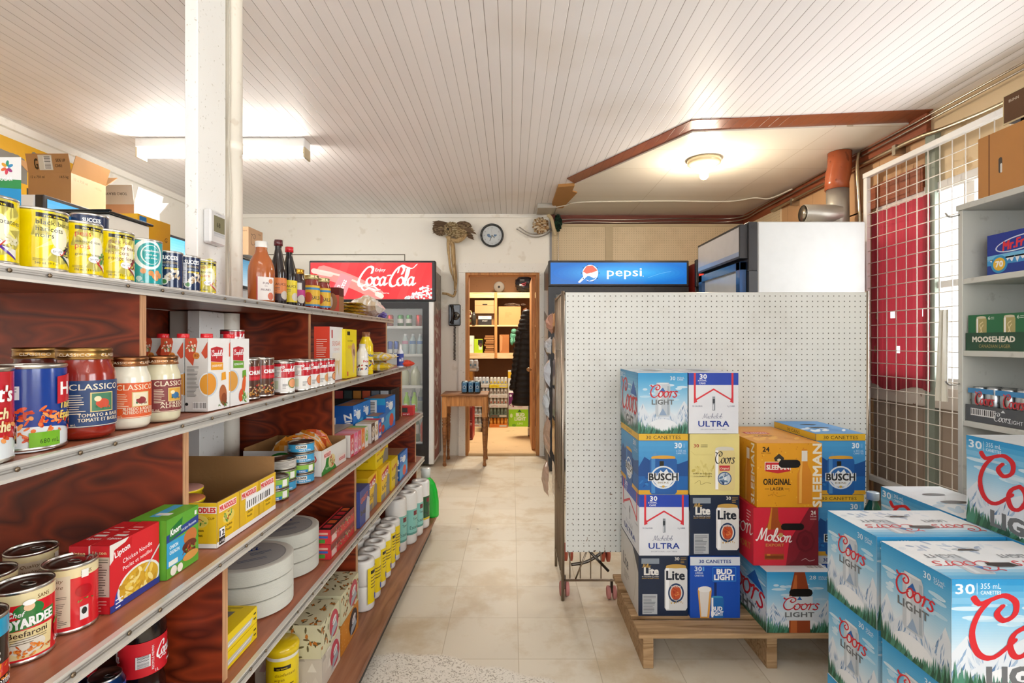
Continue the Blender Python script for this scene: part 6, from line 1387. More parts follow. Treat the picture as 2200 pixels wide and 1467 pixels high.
# ---------------------------------------------------------------- fourth shelf
Z = S4+.0006
def plates(X, Y, n, label, bg, th):
    t = thing('plate_stack', label, 'paper plates', (X, Y, Z)); z = 0
    for k in range(n):
        m = MB(); prof = [(0, z+.001), (.085, z+.001)]
        for i in range(15): zz = z+.003+i*.0029; prof += [(.1145, zz), (.119, zz+.001), (.1185, zz+.0017)]
        prof += [(.112, z+.0465), (.09, z+.0462), (0, z+.0462)]
        m.lathe(prof, '#d9d7cc', 'matte', 56); m.build('plate_pack', t); z += .0475
    A = Art(.2, .2); A.E(.1, .1, .098, .098, '#a9a9a8', 48); A.E(.1, .1, .094, .094, '#b9b9b7', 48); A.script("CMna", .07, .13, .022, '#2a4f9a', .22) if bg else A.script('CMna', .09, .14, .02, '#2a4f9a', .22); A.lines(.1, .09, .16, .115, 3, '#3a5a8a'); A.lines(.06, .05, .14, .07, 2, '#6a7a9a')
    c, s_ = math.cos(th), math.sin(th)
    m = MB(); m.art(A, lambda x, y, o: ((x-.1)*c-(y-.1)*s_, (x-.1)*s_+(y-.1)*c, z-.0008+o), 'film'); m.build('wrapper_print', t)
plates(-.776, 1.545, 3, 'stack of white paper plates nearest the camera on the fourth shelf', 1, .6); plates(-.79, 1.79, 3, 'stack of white paper plates farther back beside the red foil boxes', 0, .6)
def foil(z, lb):
    A = lab(.05, .052, '#d8303a', ('R', .006, .004, .03, .018, '#4f9a3a'), ('R', .006, .022, .04, .03, '#3a6ab8'), ('R', .006, .034, .04, .042, '#e8b0a0')); B = lab(.26, .052, '#d8383a'); B.R(.01, .005, .06, .028, '#e8c8c0'); B.R(.0, .03, .26, .05, '#8a3030'); B.food(.15, .028, .11, .016, ['#4a3a34', '#d8c0a0', '#7aa84a', '#b8b0a8', '#6b5a50'], 60, .3, 4)
    T = lab(.05, .26, '#26221f'); 
    for k in range(5): T.R(.012, .02+.048*k, .04, .053+.048*k, ('#c8303a', '#d8602c', '#b8242c')[k % 3])
    T.P([(0, 0), (.006, 0), (.006, .26), (0, .26)], '#d8303a')
    gbox('foil_box', lb, 'box', -.645, 1.855, z, .05, .26, .052, '#d8383a', {'F': A, 'R': B, 'T': T})
foil(S4, 'red foil wrap box, lower of two stacked by the paper plates'); foil(S4+.0535, 'red foil wrap box, upper of two stacked by the paper plates')
def fork(z, lb):
    B = lab(.155, .04, '#f3d313'); B.P([(.01, .008), (.125, .008), (.135, .022), (.02, .022)], '#c8c6bc'); B.L([(.02, .012), (.12, .018)], .003, '#f4f4f0', False); B.lines(.138, .008, .15, .034, 2, '#3a3410')
    T = lab(.13, .155, '#f3d313'); T.P([(.015, .01), (.08, .01), (.09, .125), (.03, .125)], '#7a7468'); T.lines(.03, .13, .1, .15, 3, '#3a3410')
    gbox('cutlery_box', lb, 'box', -.672, 1.215, z, .13, .155, .04, '#f3d313', {'R': B, 'T': T})
fork(S4, 'yellow windowed box of plastic cutlery, lower of two'); fork(S4+.0415, 'yellow windowed box of plastic cutlery, upper of two')
def cola(X, Y, d, lb):
    A = Art(2*math.pi*.0445, .072, '#d8202c'); c = A.W/2; coke_script(A, c+.05, .032, .013, '#ffffff', .075); coke_script(A, c-.09, .032, .013, '#ffffff', .075); A.T('ORIGINAL', c+.05, .012, .005, '#ffffff', w=.03); A.bars(c-.025, .02, c, .045, True); A.T('RECYCLE ME/MOI', c+.006, .036, .004, '#ffffff', w=.05, rot=1.57); A.T('1L', c+.012, .004, .006, '#ffffff', bold=0)
    bottle('cola_bottle', lb, (X, Y, Z), [(0, .004), (.03, 0), (.040, .004), (.043, .02), (.041, .045), (.038, .06), (.043, .072), (.0435, .15), (.0435, .165), (.036, .2), (.022, .232), (.014, .25), (.014, .256)], '#1a0d0a', ([(.0145, .252), (.0155, .255), (.0155, .27), (0, .271)], '#d8202c'), A, gauss_dir(X, Y, d), .0437, .073, group=None)
cola(-.797, 1.125, .3, 'cola bottle with a full red label under the third shelf, right one'); cola(-.93, 1.10, -.1, 'cola bottle with a red label further left under the third shelf')
for k, (X, Y) in enumerate(((-.80, 1.025), (-.875, 1.02), (-.77, .955), (-.845, .945), (-.92, .95), (-.95, 1.02))):
    A = Art(2*math.pi*.033, .095, '#24509a'); A.P([(A.W*.3, 0), (A.W*.5, 0), (A.W*.6, .095), (A.W*.35, .095)], '#c8ccd4'); A.E(A.W*.5, .05, .02, .025, '#c8303a', 18)
    t = thing('soda_can', 'blue and silver energy drink can low on the left, '+('nearest the cola bottles', 'second by the cola bottles', 'front right one', 'front middle one', 'front left one', 'rear left one')[k], 'can', (X, Y, Z), 0, 'soda cans under the third shelf')
    m = MB(); m.lathe([(0, .003), (.022, .002), (.024, 0), (.032, .012), (.033, .02), (.033, .103), (.027, .116), (.0275, .12), (.0255, .1205), (.0245, .116), (0, .116)], '#1d2c50', 'metal', 28, cols=['#8f8f92']*4+['#24509a']*2+['#9a9a9c']*4); m.art(A, wrap(.033, gauss_dir(X, Y, .2))(A, .008), 'gloss', subdiv=.008); m.build('body', t)
    m = MB(); m.tube([(.008+.009*math.cos(a*.785), .006*math.sin(a*.785), .1175) for a in range(8)], .0012, '#8a8a8c', 'metal', 5, closed=True); m.build('pull_tab', t)
def bagbox(xr, b, z, w_, d_, h_, bg, word, sub, lb, wc='#c8202c', flag=True, pic='#8a8680', name='bag_box', F=None):
    A = F or lab(w_, h_, bg); A.lines(w_*.15, h_*.2, w_*.8, h_*.45, 4, '#7a6410'); 
    B = lab(d_, h_, bg)
    if flag: B.P([(d_*.08, h_*.6), (d_*.85, h_*.72), (d_*.85, h_*.95), (d_*.08, h_*.82)], wc)
    B.T(word, d_*.46, h_*.66, h_*.15, '#ffffff' if flag else wc, w=d_*.7, bold=.05, rot=.1); B.T(sub, d_*.42, h_*.32, h_*.14, '#4a3a10', w=d_*.6, bold=.03, rot=.05); B.P([(d_*.55, 0), (d_, 0), (d_, h_*.6), (d_*.75, h_*.7), (d_*.6, h_*.4)], pic); B.R(0, 0, d_*.5, h_*.2, '#8c8880') if flag else None
    gbox(name, lb, 'box', xr, b, z, w_, d_, h_, bg, {'F': A, 'R': B})
bagbox(-.632, 2.165, S4, .07, .14, .15, '#3f4f96', 'GREAT', 'bags', 'dark blue bag box just past the shelf divider, fourth shelf', '#d8602c', False, '#c8ccd8')
bagbox(-.648, 2.345, S4, .16, .15, .16, '#f0c31c', 'GLAD', 'CLEAR', 'golden yellow trash bag box with CLEAR lettering, fourth shelf')
bagbox(-.655, 2.50, S4+.1615, .16, .24, .10, '#f3d313', 'no name', 'bags', 'yellow box resting on top of the golden trash bag boxes', '#c8303a', False)
bagbox(-.632, 2.52, S4, .15, .16, .16, '#f0c31c', 'GLAD', 'BLACK', 'golden yellow trash bag box with BLACK lettering, fourth shelf')
bagbox(-.628, 2.715, S4, .12, .14, .155, '#f3d313', 'no name', 'bags', 'plain yellow bag box right before the blue ones, fourth shelf', '#c8303a', False)
zip_(-.625, 2.90, S4, .13, .20, .145, 'blue zip bag box at the far end of the fourth shelf', True, True); zip_(-.765, 3.0, S4, .07, .2, .145, 'blue zip bag box tucked behind the last one of the fourth shelf')

# ---------------------------------------------------------------- bottom deck
Z = S5+.0006
A = Art(2*math.pi*.0475, .15, '#f5d90a'); c = A.W/2; A.R(c-.03, .122, c+.02, .134, '#26221a'); A.T('no name', c-.006, .125, .0055, '#f5d90a', w=.03); A.T('disinfectant', c+.004, .103, .0095, '#5a3a14', al='c', w=.062, bold=0); A.T('wipes', c-.014, .089, .0095, '#5a3a14', w=.03, bold=0); A.lines(c-.026, .06, c+.03, .082, 2, '#5a4a14'); A.lines(c-.026, .03, c+.02, .055, 4, '#8a7a20'); A.E(c+.045, .04, .014, .018, '#6a9a3a', 14)
t = thing('wipes_canister', 'yellow disinfectant wipes canister on the bottom deck', 'canister', (-.722, 1.64, Z))
m = MB(); m.lathe([(0, 0), (.045, 0), (.0475, .004), (.0475, .165), (.046, .168)], '#efe9d8', 'gloss', 40); m.build('body', t)
m = MB(); m.art(A, wrap(.0475, gauss_dir(-.72, 1.64, .1))(A, .008), 'gloss', subdiv=.01, d0=.0006); m.build('label', t)
m = MB(); m.lathe([(.048, .168), (.050, .17), (.050, .188), (.044, .196), (.0, .197)], '#f0cf1c', 'gloss', 40); m.build('lid', t)
def tissue(xr, b, z, d_, lb, kind):
    w_, h_ = .22, .109; rnd = random.Random(int(b*100)+int(z*10)); bg = {'l': '#dcd8b4', 'o': '#d98a2c', 'g': '#d8cfc0'}[kind]; arts = {}
    for f, (W, H) in {'F': (w_, h_), 'R': (d_, h_), 'T': (w_, d_)}.items():
        A = lab(W, H, bg)
        for k in range(int(W*H*1300)):
            x, y = rnd.uniform(0, W), rnd.uniform(0, H); a = rnd.uniform(0, 3.1)
            if kind == 'l':
                A.E(x, y, .011, .0035, '#6b6242', 8, a)
                if k % 2: q = rnd.uniform(0, 6); A.P([(x+.011*math.cos(q), y+.011*math.sin(q)), (x+.006*math.cos(q+1), y+.006*math.sin(q+1)), (x-.009*math.cos(q), y-.009*math.sin(q)), (x+.006*math.cos(q-1), y+.006*math.sin(q-1))], '#c8782c')
            elif kind == 'o': A.L([(x-.003, y), (x+.003, y)], .0012, '#f0c890', False); A.L([(x, y-.003), (x, y+.003)], .0012, '#f0c890', False)
            elif k % 3 == 0: A.P([(x, y), (x+.03, y), (x+.015, y+.03)], rnd.choice(['#efe9dc', '#b8b0a4', '#c8a8a8', '#e0d8c8']))
        if f == 'R':
            A.E(d_*.68, h_*.52, d_*.24, h_*.42, {'l': '#c8465a', 'o': '#3a3236', 'g': '#c8465a'}[kind], 26, .5); A.P([(d_*.5, h_*.12), (d_*.88, h_*.3), (d_*.8, h_*.55), (d_*.56, h_*.4)], '#a9b4be'); A.E(d_*.7, h_*.6, d_*.12, h_*.12, '#f2ece6', 18, .4); A.T('Kleenex', d_*.7, h_*.56, h_*.09, '#2a3a7a', w=d_*.2, rot=.4)
        arts[f] = A
    gbox('tissue_box', lb, 'box', xr, b, z, w_, d_, h_, bg, arts)
tissue(-.618, 1.70, S5, .17, 'tissue box with triangle pattern under the nearer floral one', 'g'); tissue(-.618, 1.69, S5+.11, .17, 'floral tissue box on top of the triangle patterned one', 'l')
tissue(-.617, 1.885, S5, .20, 'orange patterned tissue box under the farther floral one', 'o'); tissue(-.617, 1.885, S5+.11, .20, 'floral tissue box on top of the orange one', 'l')
def tp(b, lb):
    t = thing('toilet_paper_pack', lb, 'paper roll pack', (-.69, b, Z), GR, None)
    for i in range(2):
        for j in range(2):
            m = MB(); 
            for k in range(2): m.lathe([(.0,  .001+.105*k), (.02, .001+.105*k), (.046, .001+.105*k), (.049, .008+.105*k), (.049, .096+.105*k), (.046, .104+.105*k), (.021, .104+.105*k), (.02, .07+.105*k)], '#efeeea', 'film', 24, ((i-.5)*.1, j*.0985+.05, 0))
            m.build('roll', t)
    B = lab(.19, .15, '#f5d90a', ('R', .02, .122, .06, .136, '#26221a'), ('lines', .02, .06, .07, .115, 4, '#6b5a10'), ('lines', .11, .06, .16, .115, 4, '#6b5a10'), ('R', .04, .012, .07, .036, '#2a5fb8'), ('T', '4', .055, .016, .014, '#ffffff', .01), ('R', .135, .012, .165, .036, '#2a5fb8'))
    m = MB(); m.art(B, lambda x, y, o: (.051+max(.033, math.sqrt(max(0, .049**2-(x+.003-(.05 if x < .096 else .1485))**2)))+o, .003+x, .03+y), 'film', subdiv=.008); m.build('wrap_label', t)
for b, w_ in ((2.185, 'nearest'), (2.385, 'middle'), (2.585, 'farthest')): tp(b, w_+' of the yellow-labelled toilet paper packs on the bottom deck')
def towel(X, Y, c1, lb, h=.285, r=.058, word='Essuie'):
    t = thing('paper_towel_roll', lb, 'paper roll', (X, Y, Z)); th = gauss_dir(X, Y, .55)
    m = MB(); m.lathe([(0, .001), (r*.9, 0), (r, .01), (r*1.01, h*.5), (r, h-.01), (r*.93, h), (.02, h-.004), (.019, h-.03), (0, h-.03)], '#efeeea', 'film', 32); m.build('roll', t)
    A = Art(.19, .14, c1); A.R(.105, .105, .135, .13, '#7a2a34'); A.T('Towel', .12, .078, .016, '#26343a', w=.04, bold=0); A.T(word, .11, .03, .02, '#26343a', w=.06, bold=0); A.R(0, 0, .19, .012, '#5a9a90' if c1 != '#1f5a34' else '#d8c02c')
    m = MB(); m.art(A, wrap(r*1.012, th)(A, .055), 'film', subdiv=.01); m.build('wrap_label', t)
towel(-.635, 2.85, '#86c9bf', 'nearest paper towel roll with pale teal wrapper'); towel(-.60, 2.97, '#86c9bf', 'second paper towel roll with pale teal wrapper'); towel(-.585, 3.09, '#86c9bf', 'third paper towel roll with pale teal wrapper, facing the aisle'); towel(-.565, 3.215, '#1f5a34', 'paper towel roll with a dark green label beside the green detergent', .285, .055, 'Plus')
t = thing('detergent_bottle', 'bright green detergent bottle with a clear cap at the deck end', 'bottle', (-.545, 3.40, Z))
m = MB(); N_ = 12
secs = [(0, .064, .036), (.01, .068, .042), (.10, .068, .042), (.17, .064, .04), (.215, .056, .036), (.24, .042, .03), (.255, .026, .024), (.262, .022, .022)]
for k in range(len(secs)-1):
    (za, a1, b1), (zb, a2, b2) = secs[k], secs[k+1]
    for i in range(28):
        p = [(a*math.cos(2*math.pi*q/28)-.018*max(0, z-.12)/.14, b*math.sin(2*math.pi*q/28), z) for (z, a, b, q) in ((za, a1, b1, i), (za, a1, b1, i+1), (zb, a2, b2, i+1), (zb, a2, b2, i))]
        n = len(m.V); m.V += p; m.face([n, n+1, n+2, n+3], '#1fc23a', 'gloss', True)
m.build('body', t)
m = MB(); m.lathe([(.022, .255), (.030, .257), (.032, .31), (.028, .315), (0, .315)], '#dfe6e4', 'gloss', 24, (-.018, 0, 0)); m.build('cap', t)
# ================================================================ beer cases
def mountains(A, W, H, seed=1, snow='#dfe7ef', sky=('#2f9ad4', '#8cc8ea', '#e6eff5')):
    rnd = random.Random(seed); A.G(0, H*.3, W, H, [(0, sky[2]), (.5, sky[1]), (1, sky[0])], 30); A.R(0, 0, W, H*.3, sky[2])
    for k in range(16): A.E(rnd.uniform(.1, .9)*W, rnd.uniform(.55, .8)*H, W*rnd.uniform(.04, .12), H*.02, '#b9dcf0' if k % 2 else '#cfe6f4', 14)
    for (cx, pk, wd) in ((.10, .50, .6), (.93, .54, .65), (.5, .50, 1.1)):
        x = cx*W; top = [(x, H*pk)]
        for k in range(1, 7): u = k/6; top = [(x-wd*W*.5*u, H*pk*(1-u)**.9+H*.02*rnd.uniform(-1, 1))] + top + [(x+wd*W*.5*u, H*pk*(1-u)**.9+H*.02*rnd.uniform(-1, 1))]
        A.P([(top[0][0], 0)]+top+[(top[-1][0], 0)], snow)
        for k in range(64):
            u = rnd.uniform(-.42, .42); q = u*wd*W; y = H*pk*(1-abs(u)*2)*rnd.uniform(.5, 1.0); sx = 1 if u > 0 else -1; a = W*rnd.uniform(.012, .035)
            A.P([(x+q, y), (x+q+sx*a, y-H*.05), (x+q+sx*a*1.6, y-H*.11), (x+q+sx*a*.4, y-H*.06)], rnd.choice(['#7f9fc4', '#a9c0da', '#5f83ad', '#93b0d0', '#c4d4e4']))
    A.E(W*.5, H*.10, W*.3, H*.14, '#eef2f6', 24)
    n = int(40*max(1, W/H*.9))
    for r_, c_ in ((1.25, ['#5c8f80', '#6a9c8c']), (1, ['#2f6248', '#3f7a5a', '#27543e', '#4a8a72'])):
        for k in range(n):
            x = W*(k+rnd.random())/n; e = abs(x/W-.5)*2; hh = r_*(H*(.04+.17*e)*rnd.uniform(.6, 1.1)+H*.012); A.P([(x-W/n*1.5, 0), (x+W/n*1.5, 0), (x+W/n*.4, hh*.6), (x, hh), (x-W/n*.4, hh*.6)], rnd.choice(c_))
def silver_can(A, x, y0, w, h):
    A.P([(x-w*.42, y0), (x+w*.42, y0), (x+w*.5, y0+h*.07), (x+w*.5, y0+h*.9), (x+w*.4, y0+h), (x-w*.4, y0+h), (x-w*.5, y0+h*.9), (x-w*.5, y0+h*.07)], '#c3ccd4')
    A.R(x-w*.3, y0+h*.05, x-w*.1, y0+h*.92, '#dfe5ea'); A.R(x+w*.3, y0+h*.05, x+w*.44, y0+h*.9, '#a9b5c0'); A.E(x, y0+h*.975, w*.38, h*.025, '#dde2e6', 16)
def coors(W, H, big=False, n='30', top='CANETTES', bottle=False, mirror=False):
    A = Art(W, H, '#e6eff5'); mountains(A, W, H, int(W*1000)+int(big))
    if big:
        A.G(0, H*.78, W, H, [(0, '#8cc8ea'), (1, '#1f92d0')], 4); A.P([(W*.62, H*.62), (W*.78, H*.86), (W*.95, H*.6)], '#2464b8'); A.P([(W*.45, H*.5), (W*.8, H*.9), (W*1.0, H*.55)], '#9db0c4') if False else None
        A.script('Coors', W*.52, H*.31, H*.27, '#d7242f', .23, w=W*.86, nib=.6); A.T('LIGHT', W*.50, H*.06, H*.17, '#6f7275', w=W*.54, bold=.07)
        A.T(n, W*.085, H*.87, H*.09, '#eaf6ff', w=W*.12, bold=.03); A.R(W*.16, H*.865, W*.163, H*.965, '#eaf6ff'); A.T('355 mL', W*.25, H*.915, H*.05, '#eaf6ff', w=W*.13, bold=0); A.T('CANETTES', W*.25, H*.865, H*.035, '#eaf6ff', w=W*.13)
    else:
        if bottle:
            A.P([(W*.34, 0), (W*.66, 0), (W*.66, H*.62), (W*.6, H*.9), (W*.58, H), (W*.42, H), (W*.4, H*.9), (W*.34, H*.62)], '#9a4420'); A.P([(W*.36, 0), (W*.46, 0), (W*.46, H*.95), (W*.43, H*.95), (W*.37, H*.62)], '#c86a34'); A.R(W*.3, H*.2, W*.7, H*.6, '#dfe6ea')
        else: silver_can(A, W*.5, H*.28, W*.3, H*.56)
        A.P([(W*.42, H*.685), (W*.5, H*.76), (W*.56, H*.685)] if not bottle else [(W*.46, H*.54), (W*.5, H*.6), (W*.54, H*.54)], '#2a66b0')
        yy = .60 if not bottle else .38; A.script('Coors', W*.51, H*yy, H*.10, '#d7242f', .24, w=W*.56, nib=.6); A.T('LIGHT', W*.5, H*(yy-.12), H*.08, '#6f7275', w=W*.44, bold=.05)
        A.P([(W*.42, H*.30), (W*.5, H*.42), (W*.58, H*.30)], '#93aac6') if not bottle else None
        A.T(n, W*.70, H*.88, H*.065, '#e8f4fc', w=W*.1, bold=.02); A.T('355mL', W*.86, H*.905, H*.03, '#e8f4fc', w=W*.15, bold=0); A.T('CANS', W*.85, H*.875, H*.025, '#e8f4fc', w=W*.12)
    return A
def coors_top(W, D):
    A = Art(W, D, '#eef3f6'); A.G(0, 0, W, D*.3, [(0, '#3fa6dc'), (1, '#dcecf5')], 4); A.food(W*.4, D*.8, W*.4, D*.15, ['#c6d4e4', '#dfe8f0', '#a9bcd4'], 24, .4, 4)
    silver_can(A, W*.28, D*.1, W*.16, D*.5)
    A.script('Coors', W*.28, D*.42, D*.12, '#d8444c', .22, w=W*.42, flip=True); A.T('LIGHT', W*.22, D*.60, D*.10, '#8c9196', w=W*.24, flip=True)
    A.script('Coors', W*.80, D*.42, D*.12, '#d8444c', .22, w=W*.36, flip=True); A.T('LIGHT', W*.72, D*.60, D*.10, '#8c9196', w=W*.2, flip=True); A.P([(W*.3, D*.28), (W*.36, D*.28), (W*.33, D*.21)], '#3f7ac0')
    for y in (.30, .74): A.L([(W*.40, D*y), (W*.46, D*(y-.03)), (W*.54, D*(y-.03)), (W*.60, D*y), (W*.54, D*(y+.04)), (W*.46, D*(y+.04)), (W*.40, D*y)], D*.012, '#b8c4cc', False); 
    A.P([(W*.41, D*.31), (W*.46, D*.27), (W*.56, D*.27), (W*.62, D*.30), (W*.60, D*.38), (W*.43, D*.38)], '#3a332c'); A.P([(W*.42, D*.70), (W*.58, D*.70), (W*.55, D*.75), (W*.45, D*.75)], '#4a423a')  # dark inside of the carry holes is painted on the top
    return A
def mtop(W, D, c1, c2, dark_slot=True):
    A = Art(W, D, c1); A.food(W*.5, D*.3, W*.4, D*.2, [c1, c2], 16, .4, 4)
    if dark_slot: A.E(W*.5, D*.45, W*.22, D*.05, '#2a241e', 20); A.E(W*.5, D*.7, W*.18, D*.04, '#2a241e', 20)  # hand openings painted as flat dark ovals
    return A
def bigcan(A, x, y0, w, h, body, rim):
    A.P([(x-w*.42, y0), (x+w*.42, y0), (x+w*.5, y0+h*.06), (x+w*.5, y0+h*.88), (x+w*.42, y0+h*.95), (x-w*.42, y0+h*.95), (x-w*.5, y0+h*.88), (x-w*.5, y0+h*.06)], body)
    A.R(x-w*.44, y0+h*.03, x-w*.30, y0+h*.92, '#ffffff' if body != '#1f5fa8' else '#4a8ccc'); A.E(x, y0+h*.96, w*.44, h*.045, rim, 20); A.R(x-w*.44, y0+h*.92, x+w*.44, y0+h*.955, rim)
def busch(W, H, side=False):
    A = Art(W, H, '#1c66b0'); A.G(0, H*.45, W, H*.88, [(0, '#3f8fcc'), (1, '#4fa6dc')], 5); A.P([(0, H*.45), (W*.12, H*.62), (W*.25, H*.55), (W*.34, H*.68), (W*.5, H*.52), (W*.8, H*.5), (W, H*.56), (W, H*.3), (0, H*.3)], '#174f94'); A.P([(W*.25, H*.6), (W*.34, H*.7), (W*.4, H*.6)], '#5a9ad0'); A.food(W*.5, H*.22, W*.45, H*.15, ['#1a5298', '#2f7cc4', '#154a88'], 30, .25, 6)
    A.R(0, 0, W, H*.07, '#e2ab2a'); A.R(0, H*.89, W, H, '#eab92e'); A.T('30 CANETTES' if not side else '30 CANS', W*.5, H*.915, H*.055, '#3a2f16', w=W*.7 if not side else W*.3, bold=.01)
    x = W*.5; w_ = W*.55 if not side else W*.36; bigcan(A, x, 0.0, w_, H*.64, '#1f5fa8', '#e0a838'); A.R(x-w_*.14, H*.42, x+w_*.02, H*.55, '#2a2416') if not side else None
    A.E(x, H*.28, w_*.46, H*.19, '#e9eef2', 28); A.E(x, H*.28, w_*.40, H*.165, '#2f6cb0', 28); A.P([(x-w_*.36, H*.22), (x-w_*.1, H*.40), (x, H*.36), (x+w_*.12, H*.42), (x+w_*.36, H*.22), (x+w_*.2, H*.13), (x-w_*.2, H*.13)], '#eef1f3')
    A.T('BUSCH', x, H*.235, H*.115, '#f2f2f0', w=w_*1.04, bold=.16); A.T('BUSCH', x, H*.235, H*.115, '#23282c', w=w_*1.04, bold=.05); A.T('BIERE', x, H*.18, H*.03, '#8a7a4a', w=w_*.4); A.E(x, H*.13, w_*.06, H*.02, '#d8b04a', 8)
    A.T('30', W*.80, H*.765, H*.09, '#eaf4fc', w=W*.14, bold=.04); A.T('x 355 mL', W*.86, H*.705, H*.035, '#c8e0f4', w=W*.2); A.T('CANETTES', W*.86, H*.665, H*.028, '#c8e0f4', w=W*.2); A.R(W*.90, H*.77, W*.94, H*.84, '#6fb0e4')
    return A
def ultra(W, H, side=False):
    A = Art(W, H, '#e9ebf0'); A.R(0, H*.8, W, H, '#2348b4')
    r = '#e0323e'; t = W*.04
    for x in (.12, .88): A.R(W*x-t/2, H*.56, W*x+t/2, H, r)
    A.L([(W*.13, H*.55), (W*.5, H*.73), (W*.87, H*.55)], t*.8, r, False); A.P([(W*.10, H*.6), (W*.14, H*.6), (W*.17, H*.52), (W*.10, H*.5)], r); A.P([(W*.90, H*.6), (W*.86, H*.6), (W*.83, H*.52), (W*.90, H*.5)], r)
    A.T('30', W*.29, H*.905, H*.075, '#ffffff', w=W*.14, bold=.04); A.T('x355mL', W*.27, H*.86, H*.035, '#ffffff', w=W*.18, bold=.02); A.T('CANS', W*.27, H*.815, H*.032, '#ffffff', w=W*.13, bold=.02)
    A.R(W*.475, H*.38, W*.53, H*.61, '#8f959c'); A.R(W*.48, H*.5, W*.525, H*.57, '#3a3f46'); A.R(W*.485, H*.39, W*.505, H*.48, '#dfe3e8'); A.T('90 CALORIES', W*.17, H*.44, H*.026, '#2a3a6a', w=W*.2, bold=0); A.T('3 g CARBS', W*.85, H*.44, H*.026, '#2a3a6a', w=W*.15, bold=0)
    A.script('Michelob', W*.47, H*.25, H*.04, '#3a4a78', .14, w=W*.40, nib=.4); A.T('ULTRA', W*.5, H*.115, H*.095, '#22409c', w=W*.62, bold=.03); A.T('EXCEPTIONAL LIGHT BEER', W*.5, H*.06, H*.018, '#8c90a0', w=W*.52, bold=0)
    return A
def lite(W, H, side=False):
    if side:
        A = Art(W, H, '#d9d5cf'); A.T('Lite', W*.3, H*.42, H*.22, '#1f2838', w=W*.3, bold=.03); A.script('Miller', W*.28, H*.7, H*.05, '#a88a4a', .2) if False else None; A.L([(W*.75, H*.1), (W*.85, H*.5), (W*.75, H*.9)], .003, '#a89a7a'); A.P([(W*.7, H), (W, H*.72), (W, H)], '#1f2a40'); A.lines(W*.2, H*.2, W*.5, H*.35, 4, '#6a6660'); return A
    A = Art(W, H, '#1b2942'); x = W*.76; bigcan(A, x, H*.09, W*.46, H*.76, '#e3e2de', '#c8a050')
    A.T('Lite', W*.75, H*.60, H*.15, '#1a2230', w=W*.36, bold=.05); A.E(x, H*.38, W*.16, H*.16, '#1b3a66', 30); A.E(x, H*.38, W*.13, H*.13, '#e9e4da', 30); A.E(x, H*.38, W*.105, H*.12, '#c8542a', 30); A.food(x, H*.38, W*.06, H*.08, ['#e08a4a', '#a83a1c'], 12, .5, 2); A.food(x, H*.22, W*.15, H*.02, ['#c8a050'], 14, .7, 5); A.T('A FINE PILSNER', x, H*.475, H*.025, '#e9e4da', w=W*.2); A.T('BEER', x, H*.26, H*.025, '#1b3a66', w=W*.12)
    A.R(W*.06, H*.86, W*.42, H*.95, '#8f99a4'); A.script('Miller'.replace('M', 'M').replace('i', 'i'), W*.16, H*.80, H*.03, '#c8a050', .3) ; A.T('Lite', W*.26, H*.68, H*.13, '#f0ede6', w=W*.28, bold=.06); A.T('96 CALORIES-3g CARBS', W*.24, H*.64, H*.02, '#e9e4da', w=W*.34); A.T('GREAT PILSNER TASTE', W*.24, H*.61, H*.02, '#c8a050', w=W*.34)
    A.T('30', W*.78, H*.92, H*.055, '#e9e4da', w=W*.09, bold=.03); A.lines(W*.85, H*.87, W*.97, H*.975, 4, '#c8a050'); A.R(W*.08, H*.03, W*.38, H*.36, '#bcbfc2'); A.lines(W*.1, H*.05, W*.36, H*.34, 12, '#4a4f56'); return A
def budl(W, H):
    A = Art(W, H, '#1450b8'); A.R(0, H*.86, W, H, '#dfe6ee'); A.T('30 CANETTES', W*.5, H*.90, H*.055, '#1d3f8c', w=W*.64, bold=.03); A.R(W*.45, H*.60, W*.92, H*.83, '#3f9ae0'); A.R(W*.46, H*.61, W*.91, H*.82, '#1450b8'); A.T('BUD', W*.685, H*.72, H*.085, '#ffffff', w=W*.3, bold=.07); A.T('LIGHT', W*.685, H*.625, H*.085, '#ffffff', w=W*.4, bold=.07)
    A.T('30', W*.16, H*.77, H*.075, '#e4eefa', w=W*.14, bold=.04); A.T('x355mL', W*.18, H*.725, H*.035, '#e4eefa', w=W*.16); A.T('CANETTES', W*.18, H*.68, H*.028, '#e4eefa', w=W*.18); A.R(W*.25, H*.77, W*.28, H*.84, '#5fa8e8')
    A.P([(W*.2, 0), (W*.38, 0), (W*.43, H*.45), (W*.42, H*.5), (W*.16, H*.5), (W*.15, H*.45)], '#e8a84a'); A.P([(W*.22, H*.02), (W*.34, H*.02), (W*.39, H*.47), (W*.18, H*.47)], '#e9e2da'); A.E(W*.29, H*.47, W*.13, H*.05, '#f4f1ec', 18)
    A.R(W*.48, H*.36, W*.53, H*.58, '#1a2f6a'); bigcan(A, W*.54, 0, W*.26, H*.36, '#1c6cb4', '#3f9ac8'); A.T('BUD', W*.54, H*.12, H*.07, '#ffffff', w=W*.2, bold=.05); A.T('LIGHT', W*.54, H*.04, H*.07, '#ffffff', w=W*.24, bold=.05); return A
